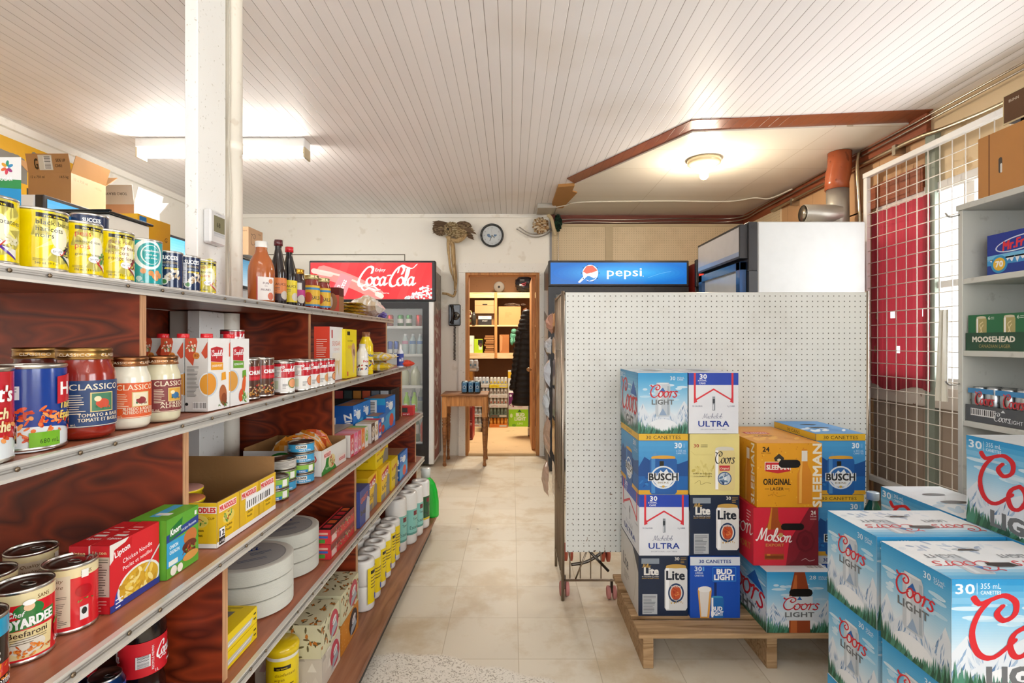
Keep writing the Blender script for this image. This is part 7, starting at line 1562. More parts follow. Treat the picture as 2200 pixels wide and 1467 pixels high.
def banquet(W, H):
    A = Art(W, H, '#e8d98c'); A.food(W*.3, H*.42, W*.26, H*.12, ['#d8c674', '#cdb95f', '#e0cf80'], 24, .35, 4); x = W*.70; bigcan(A, x, H*.07, W*.42, H*.72, '#e3cf8e', '#d8d4c8'); A.E(x, H*.27, W*.14, H*.11, '#3f5a8c', 24); A.E(x, H*.27, W*.12, H*.095, '#c8d4dc', 24); A.food(x, H*.27, W*.09, H*.07, ['#5a7a9c', '#e9eef0', '#2f4a74'], 14, .5, 3)
    A.script('Coors', x, H*.52, H*.095, '#2b2722', .2, w=W*.40); A.P([(x-W*.10, H*.40), (x+W*.10, H*.40), (x+W*.11, H*.485), (x-W*.11, H*.485)], '#c8323a'); A.T('Original', x, H*.42, H*.035, '#f2e6c8', w=W*.17, shear=.2)
    A.T('30', W*.13, H*.78, H*.06, '#b8382c', w=W*.1, bold=.02); A.lines(W*.22, H*.78, W*.36, H*.84, 2, '#5a4a1c'); A.T('BORN IN GOLDEN,', W*.26, H*.34, H*.022, '#5a4a1c', w=W*.38); A.T('COLORADO 1873', W*.26, H*.295, H*.022, '#5a4a1c', w=W*.36); A.L([(W*.1, H*.19), (W*.2, H*.24), (W*.22, H*.17), (W*.32, H*.2), (W*.42, H*.19)], .0012, '#7a6a34'); A.L([(W*.02, H*.72), (W*.1, H*.66), (W*.45, H*.66)], .0006, '#b8a45a', False); return A
def dark_slot(A, x, y, w, h): A.L([(x-w/2+h/2, y), (x+w/2-h/2, y)], h, '#15100c', False)  # handle opening: its darkness is a painted stroke, nothing is cut
def brownbottle(A, x, y0, w, h, col, hi, lab=None):
    A.P([(x-w/2, y0), (x+w/2, y0), (x+w/2, y0+h*.55), (x+w*.22, y0+h*.72), (x+w*.18, y0+h), (x-w*.18, y0+h), (x-w*.22, y0+h*.72), (x-w/2, y0+h*.55)], col); A.P([(x-w*.38, y0+h*.02), (x-w*.2, y0+h*.02), (x-w*.18, y0+h*.55), (x-w*.1, y0+h*.95), (x-w*.15, y0+h*.95), (x-w*.36, y0+h*.55)], hi)
    if lab: A.R(x-w*.2, y0+h*.78, x+w*.2, y0+h*.97, lab)
def sleeman(W, H, side=False):
    A = Art(W, H, '#e8a01c'); rnd = random.Random(3)
    for k in range(60): A.E(rnd.uniform(0, W), rnd.uniform(0, H), .0025, .0032, rnd.choice(['#f2b83a', '#d48a10']), 8)
    if side: brownbottle(A, W*.82, 0, W*.16, H*.9, '#d8862a', '#f0b050', '#e9dccc'); A.T('SLEEMAN', W*.955, H*.5, W*.07, '#f4ead4', w=H*.95, bold=.04, rot=math.pi/2); return A
    A.T('SLEEMAN', W*.985, H*.5, W*.13, '#f4ead4', w=H*.98, bold=.05, rot=math.pi/2)
    A.T('24', W*.14, H*.87, H*.075, '#2c2014', w=W*.10, bold=.04); A.T('BOTTLES', W*.14, H*.84, H*.015, '#2c2014', w=W*.14); A.P([(W*.12, H*.58), (W*.52, H*.58), (W*.52, H*.68), (W*.48, H*.71), (W*.12, H*.71)], '#f2ead8'); A.P([(W*.13, H*.565), (W*.32, H*.53), (W*.51, H*.565), (W*.51, H*.70), (W*.13, H*.70)], '#c8282c'); A.T('SLEEMAN', W*.32, H*.59, H*.075, '#f8f0e0', w=W*.34, bold=.06)
    A.P([(W*.28, H*.72), (W*.40, H*.72), (W*.42, H*.77), (W*.34, H*.84), (W*.26, H*.77)], '#3a3226'); A.E(W*.34, H*.74, W*.03, H*.02, '#d8c8a0', 12)
    A.T('ORIGINAL', W*.31, H*.35, H*.10, '#241a10', w=W*.42, bold=.03); A.T('LAGER', W*.31, H*.265, H*.05, '#241a10', w=W*.2, bold=.02); A.R(W*.12, H*.285, W*.19, H*.29, '#241a10'); A.R(W*.43, H*.285, W*.50, H*.29, '#241a10'); A.L([(W*.18, H*.18), (W*.26, H*.21), (W*.32, H*.17), (W*.44, H*.19)], .001, '#8a5a14')
    brownbottle(A, W*.73, H*.05, W*.22, H*.86, '#dc8a24', '#f4b450', '#e9e0d0'); dark_slot(A, W*.50, H*.68, W*.34, H*.13); return A
def molson(W, H, side=False):
    A = Art(W, H, '#d8283c')
    if side: A.P([(0, H*.7), (W*.3, H), (0, H)], '#b07a50'); A.script('Molson', W*.58, H*.42, H*.18, '#f6ede6', .22, w=W*.8, rot=.12); A.T('EXPORT', W*.75, H*.2, H*.12, '#c88a3a', w=W*.4, rot=.1); A.lines(W*.86, H*.7, W*.95, H*.92, 4, '#f0c8c8'); return A
    A.P([(W*.5, 0), (W, 0), (W, H), (W*.9, H*.92), (W*.55, H*.4)], '#7a1a26'); A.P([(W*.5, H*.0), (W*.55, H*.42), (W*.86, H), (W*.97, H), (W, H*.9), (W*.65, H*.1)], '#8c1f2c'); A.E(W*.8, H*.42, W*.15, H*.2, '#6b1520', 8); A.E(W*.8, H*.42, W*.12, H*.16, '#7a1a26', 8); A.E(W*.8, H*.42, W*.06, H*.09, '#6b1520', 14)
    brownbottle(A, W*.32, H*.1, W*.3, H*.95, '#a8501c', '#d98a2c'); A.P([(W*.17, H*.2), (W*.47, H*.2), (W*.47, H*.62), (W*.17, H*.62)], '#c8303a'); A.R(W*.18, H*.12, W*.46, H*.17, '#7a3a12')
    A.script('Molson', W*.31, H*.42, H*.11, '#faf4ee', .24, w=W*.54, nib=.6, rot=-.06); A.T('EXPORT', W*.33, H*.33, H*.05, '#d8a04a', w=W*.28, bold=.02); A.E(W*.42, H*.53, W*.04, H*.04, '#c8a05a', 6)
    A.T('24', W*.92, H*.88, H*.07, '#f6ede6', w=W*.07, bold=.04); A.T('341mL', W*.92, H*.84, H*.025, '#f6ede6', w=W*.1); A.lines(W*.87, H*.79, W*.97, H*.83, 2, '#e0a8a8'); A.L([(W*.74, H*.09), (W*.8, H*.12), (W*.86, H*.08), (W*.94, H*.1)], .0015, '#f0dcd8'); dark_slot(A, W*.60, H*.67, W*.36, H*.12); return A
def case(lb, X, Y, z, kind, w_=.1985, d_=.33, h_=.244, rz=0, big=False, name='beer_case'):
    h = h_-.001
    if kind == 'coors':
        arts = {'F': coors(w_, h, big), 'L': coors(d_, h, not big), 'T': coors_top(w_, d_) if w_ > d_ else mtop(w_, d_, '#e6edf2', '#b8d4e8')}; base = '#dfe8ee'
        if big: arts['L'] = coors(d_, h, False)
    elif kind == 'busch': arts = {'F': busch(w_, h), 'L': busch(d_, h, True), 'T': mtop(w_, d_, '#4f8fc8', '#dfe8f0')}; base = '#1c66b0'
    elif kind == 'ultra': arts = {'F': ultra(w_, h), 'L': ultra(d_, h), 'T': mtop(w_, d_, '#e2e4ea', '#c8ccd8')}; base = '#e4e6ec'
    elif kind == 'lite': arts = {'F': lite(w_, h), 'L': lite(d_, h, True), 'T': Art(w_, d_, '#1b2942')}; base = '#1b2942'
    elif kind == 'bud': arts = {'F': budl(w_, h), 'T': Art(w_, d_, '#1450b8')}; base = '#1450b8'
    elif kind == 'banquet': arts = {'F': banquet(w_, h), 'T': Art(w_, d_, '#e0cf80')}; base = '#e0cf80'
    elif kind == 'sleeman': T = mtop(w_, d_, '#e0962a', '#f0b040', False); T.P([(w_*.2, d_*.5), (w_*.6, d_*.5), (w_*.6, d_*.62), (w_*.2, d_*.62)], '#c8282c'); T.T('SLEEMAN', w_*.4, d_*.53, d_*.05, '#f2e8d8', w=w_*.34, bold=.05, flip=False); T.T('LAGER', w_*.4, d_*.36, d_*.05, '#5a3a14', w=w_*.3); arts = {'F': sleeman(w_, h), 'L': sleeman(d_, h, True), 'T': T}; base = '#e0962a'
    elif kind == 'molson': arts = {'F': molson(w_, h), 'L': molson(d_, h, True), 'T': Art(w_, d_, '#d8283c')}; base = '#d8283c'
    elif kind == 'bottles':
        A = coors(w_, h, False, '28', bottle=True); dark_slot(A, w_*.52, h*.66, w_*.36, h*.13); L = coors(d_, h, True); T = mtop(w_, d_, '#e6edf2', '#b8d4e8', False); T.script('Coors', w_*.3, d_*.3, d_*.08, '#c8303a', .2, w=w_*.4, flip=True); T.bars(w_*.7, d_*.05, w_*.95, d_*.2); arts = {'F': A, 'L': L, 'T': T}; base = '#dfe8ee'
    return carton(name, lb, 'beer case', (X, Y, z), w_, d_, h, base, arts, rz, c=.0015)
P = PT+.0005; q = .2445
case('navy and white case at the bottom of the leftmost pallet column', .508, 2.095, P, 'lite')
case('white case with red ribbon frame, second from the bottom of the leftmost column', .510, 2.09, P+q, 'ultra')
case('blue mountain case with yellow bands in the leftmost pallet column', .508, 2.093, P+2*q, 'busch')
case('icy mountain case with red script on top of the leftmost pallet column', .505, 2.09, P+3*q, 'coors')
case('bright blue case with a beer glass at the bottom of the second column', .711, 2.08, P, 'bud')
case('navy case with a white can, above the bright blue case with the glass', .713, 2.09, P+q, 'lite')
case('pale gold case with a can and black script in the second column', .711, 2.085, P+2*q, 'banquet')
case('white case with red ribbon frame on top of the second pallet column', .709, 2.09, P+3*q, 'ultra')
case('wide bottle case with mountains and amber bottle at the pallet front', .965, 1.975, P, 'bottles', .248, .43, .230)
case('red and maroon bottle case in the middle of the pallet', .940, 2.03, P+.2305, 'molson', .253, .40, .226)
case('golden yellow bottle case on top of the red one', .953, 2.03, P+.457, 'sleeman', .254, .40, .250)
case('bright blue case at the bottom of the rearmost pallet column', 1.215, 2.095, P, 'bud')
case('blue mountain case with yellow bands, middle of the rearmost pallet column', 1.212, 2.09, P+q, 'busch')
case('blue mountain case with yellow bands on top of the rearmost pallet column', 1.218, 2.09, P+2*q, 'busch')
for st, (X, Y, nm) in enumerate(((.942, 1.118, 'nearest stack at the bottom right corner'), (.952, 1.360, 'second stack behind the nearest one'))):
    for k in range(3): case('mountain beer case, %s of the %s' % (('bottom one', 'middle one', 'top one')[k], nm), X+.003*(k == 1), Y, .0005+q*k, 'coors', .335, .212, .244, .0, True)
for k in range(4): case('mountain beer case turned sideways, %s of the stack against the grey shelf unit' % ('bottom', 'second', 'third', 'top')[k], 1.291, 1.145, .0005+q*k, 'coors', .205, .335, .244)
for k in range(3): case('mountain beer case %s in the short stack behind the sideways ones' % ('at the bottom', 'in the middle', 'on top')[k], 1.30, 1.50, .0005+q*k, 'coors', .205, .335, .244)
# green bottles beyond the front stacks
carton('plain_carton', 'low brown carton on the pallet under the green bottle', 'box', (1.45, 2.17, P), .145, .25, .12, '#a88258'); carton('plain_carton', 'brown carton on the pallet behind the nearest mountain cases', 'box', (1.45, 1.975, P), .145, .17, .165, '#a88258')
for (X, Y, z, lb) in ((1.558, 2.25, P+.121, 'green bottle with a blue and white cap by the pegboard edge'), (1.51, 1.99+.06, P+.166, 'green bottle whose blue and white cap peeks over the cases')):
    bottle('water_bottle', lb, (X, Y, z), [(0, 0), (.042, 0), (.045, .01), (.045, .2), (.04, .24), (.02, .285), (.015, .30), (.015, .312)], '#1f5a3a', ([(.022, .30), (.0235, .302), (.0235, .33), (.022, .332), (0, .332)], '#c9d6dc'), Art(.12, .08, '#e8e8e0'), 3.6, .0455, .06)

# ================================================================ goods on the grey shelf unit
def L_(X, b1, z, w_, d_, h_): return (X, b1-d_, z+.0006)
A = lab(.36, .14, '#17379c'); A.P([(0, .062), (.36, .068), (.36, .0), (0, .0)], '#3f9ad8'); A.P([(0, .055), (.36, .06), (.36, .075), (0, .068)], '#7ac4ec'); A.P([(0, .052)]+[(.009*k, .034+.016*(k % 2)+.004*(k % 3)) for k in range(1, 40)]+[(.36, .056)], '#f4f8fc'); A.R(0, 0, .36, .034, '#1c3f9c')
A.E(.115, .098, .085, .024, '#dfe9f6', 30, .12); A.E(.115, .098, .08, .02, '#17379c', 30, .12); A.T('Mr.Freeze', .125, .086, .030, '#e8303a', w=.135, bold=.05, shear=.25, rot=.1); A.T('JUMBO', .17, .060, .022, '#f6c81c', w=.075, bold=.06, shear=.2); A.E(.045, .036, .030, .030, '#2f9ad0', 28); A.E(.045, .036, .022, .022, '#f2c43a', 28); A.T('70', .045, .027, .02, '#ffffff', w=.026, bold=.05)
carton('freezie_box', 'blue box of freezer pops with icicle edge on the grey shelf unit', 'box', (1.655, 1.815-.36, UZ[0]+.001), .16, .36, .14, '#17379c', {'L': A})
def beertray(name, label, z, X, b1, w_, d_, hh, frontA, packs):
    t = thing(name, label, 'beer tray', (X, b1-d_, z+.0008)); e = .003
    m = MB(); c = frontA.S[0][2]; m.box(0, 0, 0, w_, d_, e, c); m.box(0, 0, e, e, d_, hh, c); m.box(0, 0, e, w_, e, hh*.9, c); m.box(0, d_-e, e, w_, d_, hh*.9, c); m.art(clip(frontA), FACE['L'](w_, d_, hh)); m.build('tray_body', t)
    packs(t, w_, d_); return t
def green_packs(t, w_, d_):
    for k in range(2):
        d2 = (d_-.01)/2; A = lab(d2, .121, '#1f6e42'); A.R(0, .104, d2, .121, '#e9e6da') if False else None; bigcan(A, d2*.5, .02, d2*.4, .095, '#b0a468', '#d8d0b0'); A.L([(d2*.42, .055), (d2*.5, .065), (d2*.45, .085), (d2*.56, .095)], .003, '#ecdca8'); A.L([(d2*.58, .05), (d2*.5, .07), (d2*.58, .085)], .003, '#ecdca8'); A.T('6', d2*.80, .102, .012, '#e9f0e4', w=.008); A.lines(d2*.86, .102, d2*.98, .113, 2, '#e9f0e4')
        m = MB(); m.box(.004, .005+d2*k+.001, .004, w_-.004, .005+d2*(k+1)-.001, .125, '#1f6e42', 'paper', .003); m.art(A, lambda x, y, o: (.004-o, .005+d2*(k+1)-.001-x, .004+y)); m.build('six_pack', t)
A = lab(.215, .062, '#1d4a32'); A.T('MOOSEHEAD', .105, .030, .019, '#e8e4d4', w=.155, bold=.06); A.T('CANADIAN LAGER', .11, .010, .012, '#b09a5a', w=.115, bold=.01)
beertray('beer_tray', 'green cardboard tray with two green six-packs on the grey shelf unit', UZ[1], 1.628, 1.870, .20, .215, .062, A, green_packs)
def can_packs(cols, blue=False):
    def f(t, w_, d_):
        n = max(2, int(d_/.052)); m = MB()
        for k in range(n):
            for j in range(2):
                y = d_*(k+.5)/n; m.lathe([(.018, .005), (.0245, .012), (.0245, .108), (.02, .118), (.0205, .122), (0, .12)], cols[(k+j) % len(cols)], 'metal', 18, (.03+.052*j, y, 0))
                if blue and j == 0 and k % 2 == 0:
                    m2 = lab(.04, .05, '#c8202c'); 
        m.build('cans', t)
        if blue:
            for k in range(2):
                A = Art(d_*.46, .105); A.R(0, .088, d_*.46, .105, '#3f8fc8'); A.script('Coors', d_*.29, .05, .022, '#c8323a', .25, w=d_*.34); A.T('LIGHT', d_*.30, .034, .010, '#5a5f64', w=.05); A.T('+', .012, .055, .014, '#2a3038', w=.01)
                m = MB(); m.art(A, lambda x, y, o: (.0045-o, d_-.004-d_*.49*k-x, .012+y), 'film'); m.build('pack_print', t)
    return f
A = lab(.215, .058, '#55585c'); A.bars(.02, .022, .115, .047); A.script('Coors', .138, .014, .014, '#e9ecee', .24, w=.06); A.T('LIGHT', .188, .012, .013, '#e9ecee', w=.045, bold=.02); A.P([(.135, .044), (.143, .053), (.151, .044)], '#e9ecee')
beertray('beer_tray', 'grey cardboard tray of silver cans under the green tray', UZ[2], 1.628, 1.870, .20, .215, .058, A, can_packs(['#c4c9ce', '#b4babf'], True))
beertray('beer_tray', 'white tray with a blue square beside the green beer tray', UZ[1], 1.628, 1.650, .20, .26, .058, lab(.26, .058, '#e6e6e2', ('R', .01, .01, .16, .048, '#1f5fb8')), can_packs(['#2f7cc0', '#2a6cb0']))
beertray('beer_tray', 'white tray with small blue frame beside the grey beer tray', UZ[2], 1.628, 1.650, .20, .26, .052, lab(.26, .052, '#e3e2de', ('R', .015, .014, .08, .044, '#3a5a8c'), ('R', .02, .018, .075, .04, '#e3e2de')), can_packs(['#b9bec2', '#a9a29c']))
beertray('beer_tray', 'small white tray of cans on the lowest visible grey shelf', UZ[3], 1.645, 1.862, .18, .26, .07, lab(.26, .07, '#e3ddd4'), can_packs(['#b9bec2', '#c83a3a']))
A = lab(.9, .228, '#c98a46'); A.R(.04, 0, .046, .228, '#8f5c2c'); A.L([(.085, .088), (.085, .128)], .014, '#4a4038', False); A.L([(.088, .085), (.088, .11)], .007, '#f0ece4', False); A.R(.30, 0, .302, .228, '#b07a3c')  # handle hole is painted on, dark inside included
carton('large_carton', 'big brown cardboard box with a handle hole on top of the grey shelf unit', 'box', (1.668, .97, 1.7365), .3, .895, .228, '#c98a46', {'L': A})
t = thing('coffee_brewer', 'brown-fronted coffee brewer with red switches on the big cardboard box', 'coffee machine', (1.668, 1.12, 1.9655))
m = MB(); m.box(0, 0, .012, .28, .645, .105, '#2a2422', 'paper', .003); m.box(-.004, -.002, .008, .0, .647, .107, '#e8d4a4', 'paper'); m.box(.01, .02, 0, .26, .6, .012, '#1d1b1b', 'gloss'); m.build('housing', t)
A = lab(.64, .09, '#6f5038'); A.T('BUNN', .035, .064, .009, '#d8c8b0', w=.034, bold=.03)
m = MB(); m.art(A, lambda x, y, o: (-.0045-o, .643-x, .0125+y), 'matte'); m.build('front_panel', t)
for k in range(4):
    for z in (.038, .078):
        m = MB(); y = .46-.13*k; m.box(-.022, y, z-.012, -.0052, y+.012, z+.012, '#1c1a1a', 'gloss', .002); m.lathe([(.009, -.0), (.007, -.02), (0, -.021)], '#1c1a1a', 'gloss', 14, (-.006, y+.03, z), axis='X'); m.box(-.012, y-.04, z-.014, -.0052, y-.01, z+.014, '#b3303a', 'gloss', .002); m.build('switch', t)
# ================================================================ inside the red-signed cooler
def drink(name, lb, X, z, r, h, col, lc=None, capc=None, Y=5.29, fin='gloss', cat='bottle', txt=None, l0=.3, l1=.65):
    t = thing(name, lb, cat, (X, Y, z+.001))
    m = MB()
    if capc is None: m.lathe([(0, .002), (r*.75, 0), (r, .012), (r, h*.9), (r*.8, h*.98), (r*.75, h), (0, h*.99)], col, 'metal', 20)
    else: m.lathe([(0, 0), (r*.95, 0), (r, .008), (r, h*.58), (r*.9, h*.68), (r*.4, h*.88), (r*.38, h*.93)], col, fin, 20)
    m.build('body', t)
    if capc: m = MB(); m.lathe([(r*.44, h*.91), (r*.44, h), (0, h)], capc, 'gloss', 16); m.build('cap', t)
    if lc:
        A = Art(r*2.6, h*(l1-l0), lc)
        if txt: A.T(txt, A.W/2, A.H*.25, A.H*.5, '#f4f4f4', w=A.W*.7, bold=.03)
        m = MB(); m.art(A, wrap(r*1.01, -math.pi/2-.25)(A, h*l0), 'gloss', subdiv=r*.3); m.build('label', t)
D = SHZ
for X, c, w_ in ((-1.235, '#d8303a', 'leftmost red can in view'), (-1.13, '#3f8a4a', 'first green can'), (-1.045, '#3f8a4a', 'second green can'), (-.945, '#d8303a', 'red can next to the door edge')):
    drink('soda_can', 'on the top shelf of the red-signed cooler, the '+w_, X, D[4], .033, .122, c, '#e6e2d8' if c[1] == '3' else None, cat='can')
for k, X in enumerate((-1.30, -1.235, -1.175)): drink('soda_can', 'blue and silver slim can in the red-signed cooler, '+('left', 'middle', 'right')[k]+' of three', X, D[3], .027, .135, '#2a55b0', '#c8ccd4', cat='can', l0=.1, l1=.4)
for k, X in enumerate((-1.08, -1.005, -.93)): drink('water_bottle', 'clear water bottle with pink and blue label in the red-signed cooler, '+('left', 'middle', 'right')[k]+' of three', X, D[3], .034, .21, '#b9cdd2', '#4a7fc0' if k else '#c88aa8', '#e8eef2', l0=.5, l1=.66)
for k, X in enumerate((-1.09, -.98)): drink('juice_jug', 'pale cloudy jug in the middle of the red-signed cooler, '+('left', 'right')[k]+' one', X, D[2], .05, .2, '#c9cdb0', None, '#dfe6dc')
for k, X in enumerate((-1.02, -.94)): drink('water_bottle', 'clear bottle with round blue badge in the red-signed cooler, '+('left', 'right')[k]+' one', X, D[1], .036, .235, '#b5c8c8', '#3f6f9c', '#dfe6ea', Y=5.42, l0=.42, l1=.6)
for k, X in enumerate((-1.065, -.985)): drink('sports_bottle', 'lime green sports drink bottle in the red-signed cooler, '+('left', 'right')[k]+' one', X, D[1], .031, .2, '#8fd11f', '#a6e02a', '#9be02a', Y=5.27, txt='PR', l0=.1, l1=.55)
drink('soda_bottle', 'large green soda bottle with a pale label at the cooler bottom', -.985, D[0], .052, .27, '#2f6a44', '#dfe0da', '#2f8a4a'); drink('soda_bottle', 'orange soda bottle beside the green one at the cooler bottom', -.885, D[0], .045, .26, '#e0562a', '#d83a2a', '#e8e8e8')

# ================================================================ coolers and cartons along the left wall
for k, (y0, y1) in enumerate(((2.75, 4.02), (4.06, 5.0))):
    t = thing('drinks_cooler', ('white cooler with light blue sign under the cartons, nearer of two on the left wall', 'white cooler with light blue sign, farther of two on the left wall')[k], 'fridge')
    m = MB(); m.box(-3.17, y0, .02, -2.52, y1, 2.02, '#e6e6e2', 'white_enamel', .005); m.build('cabinet', t)
    m = MB(); m.box(-2.519, y0, 1.74, -2.47, y1, 2.02, '#2a2a2c', 'black_plastic', .004); sg = m.build('sign_box', t)
    m = MB(); A = Art(y1-y0-.04, .24, '#8cc8ea'); A.G(0, 0, A.W, .24, [(0, '#cfe8f6'), (1, '#4fa6dc')], 12); m.art(A, lambda x, y, o: (-2.4695+o, y0+.02+x, 1.76+y), 'backlit'); m.build('sign_face', sg)
    m = MB(); m.box(-2.519, y0+.04, .1, -2.49, y1-.04, 1.72, '#dfe6ea', 'gloss', .003); m.build('door', t)
def open_box(name, lb, X, Y, z, w_, d_, h_, fh, col, fcol, arts, flapR='#d8a878'):
    t = thing(name, lb, 'carton', (X, Y, z)); e = .004; m = MB()
    for q in ((0, 0, 0, w_, d_, e), (0, 0, 0, w_, e, h_), (0, d_-e, 0, w_, d_, h_), (0, 0, 0, e, d_, h_), (w_-e, 0, 0, w_, d_, h_)): m.box(*q, col, 'paper')
    for k, A in arts.items(): m.art(clip(A), FACE[k](w_, d_, h_))
    m.build('carton_body', t)
    def flap(p, c, A=None, f=None):
        m = MB(); th = Vector((p[1][0]-p[0][0], p[1][1]-p[0][1], p[1][2]-p[0][2])).cross(Vector((p[3][0]-p[0][0], p[3][1]-p[0][1], p[3][2]-p[0][2]))).normalized()*-.003
        q = [tuple(Vector(v)+th) for v in p]; m.poly(p, c); m.poly(q[::-1], c)
        for i in range(4): j = (i+1) % 4; m.poly([p[j], p[i], q[i], q[j]], c)
        if A: m.art(A, f)
        m.build('flap', t)
    A = arts.get('fF'); s_ = .02
    flap([(0, 0, h_), (w_, 0, h_), (w_, -s_, h_+fh), (0, -s_, h_+fh)], fcol, FL.get(name+lb[:5]), (lambda x, y, o: (x, -s_*y/fh-o, h_+y)))
    flap([(w_, 0, h_), (w_, d_, h_), (w_+.03, d_, h_+fh*.95), (w_+.03, 0, h_+fh*.95)], fcol)
    flap([(0, d_, h_), (w_, d_, h_), (w_, d_+.10, h_+fh*.8), (0, d_+.1, h_+fh*.8)], fcol); flap([(0, d_, h_), (0, 0, h_), (-.08, 0, h_+fh*.85), (-.08, d_, h_+fh*.85)], fcol)
FL = {}
A = Art(.25, .105, '#b98a5c'); A.R(.07, .015, .15, .098, '#d8d4c8'); A.bars(.10, .02, .145, .09, True); A.T('SIDE UP', .2, .06, .018, '#3a2a1c', w=.055); A.T('CARE', .185, .03, .018, '#3a2a1c', w=.04); A.T('G', .055, .02, .06, '#3a2a1c', w=.02, bold=.03); FL['cardboard_box'+'open ']= A
A = Art(.25, .21, '#b98a5c'); A.T('12 x 750 ml', .055, .178, .016, '#3a2a1c', w=.08); A.T('14.5 kg', .21, .178, .016, '#3a2a1c', w=.05)
B = Art(.26, .21, '#e0b88c'); B.T('12 x 750 ml', .07, .17, .016, '#b08c64', w=.10); B.T('14.5 kg', .2, .165, .014, '#c89c70', w=.05); B.R(.12, 0, .26, .03, '#efe9e0')  # right face coloured paler than the front, its brighter light painted in
open_box('cardboard_box', 'open brown wine carton with raised flaps, highest box near the yellow sign', -2.83, 3.05, 2.021, .25, .26, .21, .105, '#c2925f', '#c2925f', {'F': A, 'R': B})
A = Art(.2, .17, '#c8946c'); A.food(.06, .02, .03, .025, ['#3a2a22', '#5a4234'], 10, .5, 3)
F = Art(.2, .13, '#cfc2b0'); F.T('TORO BRAVO', .08, .08, .02, '#3a3430', w=.16, flip=True); FL['cardboard_box'+'white'] = F
open_box('cardboard_box', 'white-flapped carton with upside-down lettering beside the wine carton', -2.81, 3.60, 2.021, .2, .26, .17, .13, '#d9cfc4', '#e9e4dc', {'F': A, 'R': Art(.26, .17, '#eeeeee')})
A = Art(.14, .24, '#efece4'); A.P([(.05, .11), (.09, .11), (.075, .17)], '#3a3430'); A.P([(.04, .09), (.1, .09), (.09, .1), (.05, .1)], '#3a3430'); A.T('VOYAGE', .07, .06, .012, '#5a5048', w=.07)
carton('wine_carton', 'white carton printed with a sailing ship beyond the drain pipe', 'carton', (-2.39-.14-.05, 4.42, 2.021), .14, .22, .24, '#efece4', {'F': A, 'R': Art(.22, .24, '#e9e4da')})
A = Art(.12, .25, '#d8b48c'); A.T('GRAND RESERVE', .06, .21, .01, '#6b5034', w=.09); B = Art(.26, .25, '#cfa67c'); B.script('Con', .12, .1, .05, '#3a2a1c', .14); B.T('SODA', .2, .21, .012, '#6b5034', w=.05)
carton('wine_carton', 'tan carton with black handwriting beside the sailing ship carton', 'carton', (-2.35-.12, 4.65, 2.021), .12, .26, .25, '#d0aa80', {'F': A, 'R': B})

# ================================================================ cans on the side table
t = thing('can_pack', 'shrink-wrapped pack of blue cans on the small wooden table', 'can pack', (-.52, 5.30, .7205))
for i in range(3):
    for j in range(2):
        m = MB(); m.lathe([(0, .003), (.024, 0), (.0325, .012), (.0325, .105), (.026, .120), (.0, .119)], '#4a7fa8', 'metal', 20, (.035+.066*i, .035+.066*j, 0), cols=['#b9bec2', '#9aa4ac', '#3f78a4', '#8fb4cc', '#b9bec2'])
        A = Art(.05, .09, '#4a82ac'); A.E(.025, .05, .016, .016, '#c8d8e2', 18); A.E(.025, .05, .011, .011, '#3a6a94', 18); A.R(.004, 0, .008, .09, '#a9c4d4'); A.R(.042, 0, .046, .09, '#a9c4d4')
        m.art(A, lambda x, y, o: (.035+.066*i+(.0328+o)*math.sin((x-.025)/.0325), .035+.066*j-(.0328+o)*math.cos((x-.025)/.0325), .012+y), 'gloss', subdiv=.008); m.build('drink_can', t)

# ================================================================ back room
t = thing('storeroom_shelves', 'rough pine and plywood shelves at the end of the back room', 'shelving')
SY = 7.95
for z, h in ((1.075, .085), (1.50, .02), (2.0, .085)):
    m = MB(); m.box(BX0+.001, SY+.02, z-.018, BX1-.001, BY1-.001, z, '#fff', 'pine'); s_ = m.build('shelf_board', t); m = MB(); m.box(BX0+.001, SY, z-h, BX1-.001, SY+.02, z, '#fff', 'pine'); m.build('front_rail', s_)
m = MB(); m.box(-.265, SY-.02, 1.0, -.225, SY-.001, 2.0, '#fff', 'orange_wood'); m.build('upright', t)
def bb(name, lb, cat, x0, x1, z, h, col, arts={}, y=8.0, d=.25, cols=None):
    return carton(name, lb, cat, (x0, y, z+.001), x1-x0, d, h, col, arts, cols=cols)
A = Art(.30, .20, '#d0a06c'); A.R(0, .12, .30, .125, '#9c7040'); A.L([(.125, .135), (.185, .135)], .018, '#2a1c10', False)  # shade inside the hand hole painted as a dark stroke
bb('archive_box', 'brown lidded archive box with a hand hole on the middle back shelf', 'box', -.57, -.27, 1.68, .20, '#d0a06c', {'F': A}, y=7.98)
bb('board_box', 'plain tan box carrying the archive box on the back shelf', 'box', -.57, -.27, 1.50, .178, '#c8925a', y=8.08, d=.2)
bb('product_box', 'small black and white box in front of the tan box on the back shelf', 'box', -.515, -.315, 1.50, .14, '#3a3430', {'F': lab(.2, .14, '#2f2a28', ('R', 0, .09, .2, .14, '#e9e6e0'), ('T', 'MARTIN', .1, .106, .012, '#6a6660', .08), ('T', 'SMART', .1, .055, .02, '#e9e6e0', .08))}, y=7.98, d=.09)
m = MB(); blob(m, (-.64, 8.05, 1.62), (.045, .06, .11), ['#d8cfb0', '#a8b86a', '#c86a4a', '#5a2a2a'], 'film', 71, .15, 10); tag(m.build('food_bag'), 'bulging printed bag at the left end of the middle back shelf', 'bag')
bottle('dark_bottle', 'dark bottle in front of the printed bag on the middle back shelf', (-.585, 7.97, 1.501), [(0, 0), (.035, 0), (.035, .15), (.02, .18)], '#3f3c36', ([(.022, .178), (.022, .2), (0, .2)], '#2a2826'))
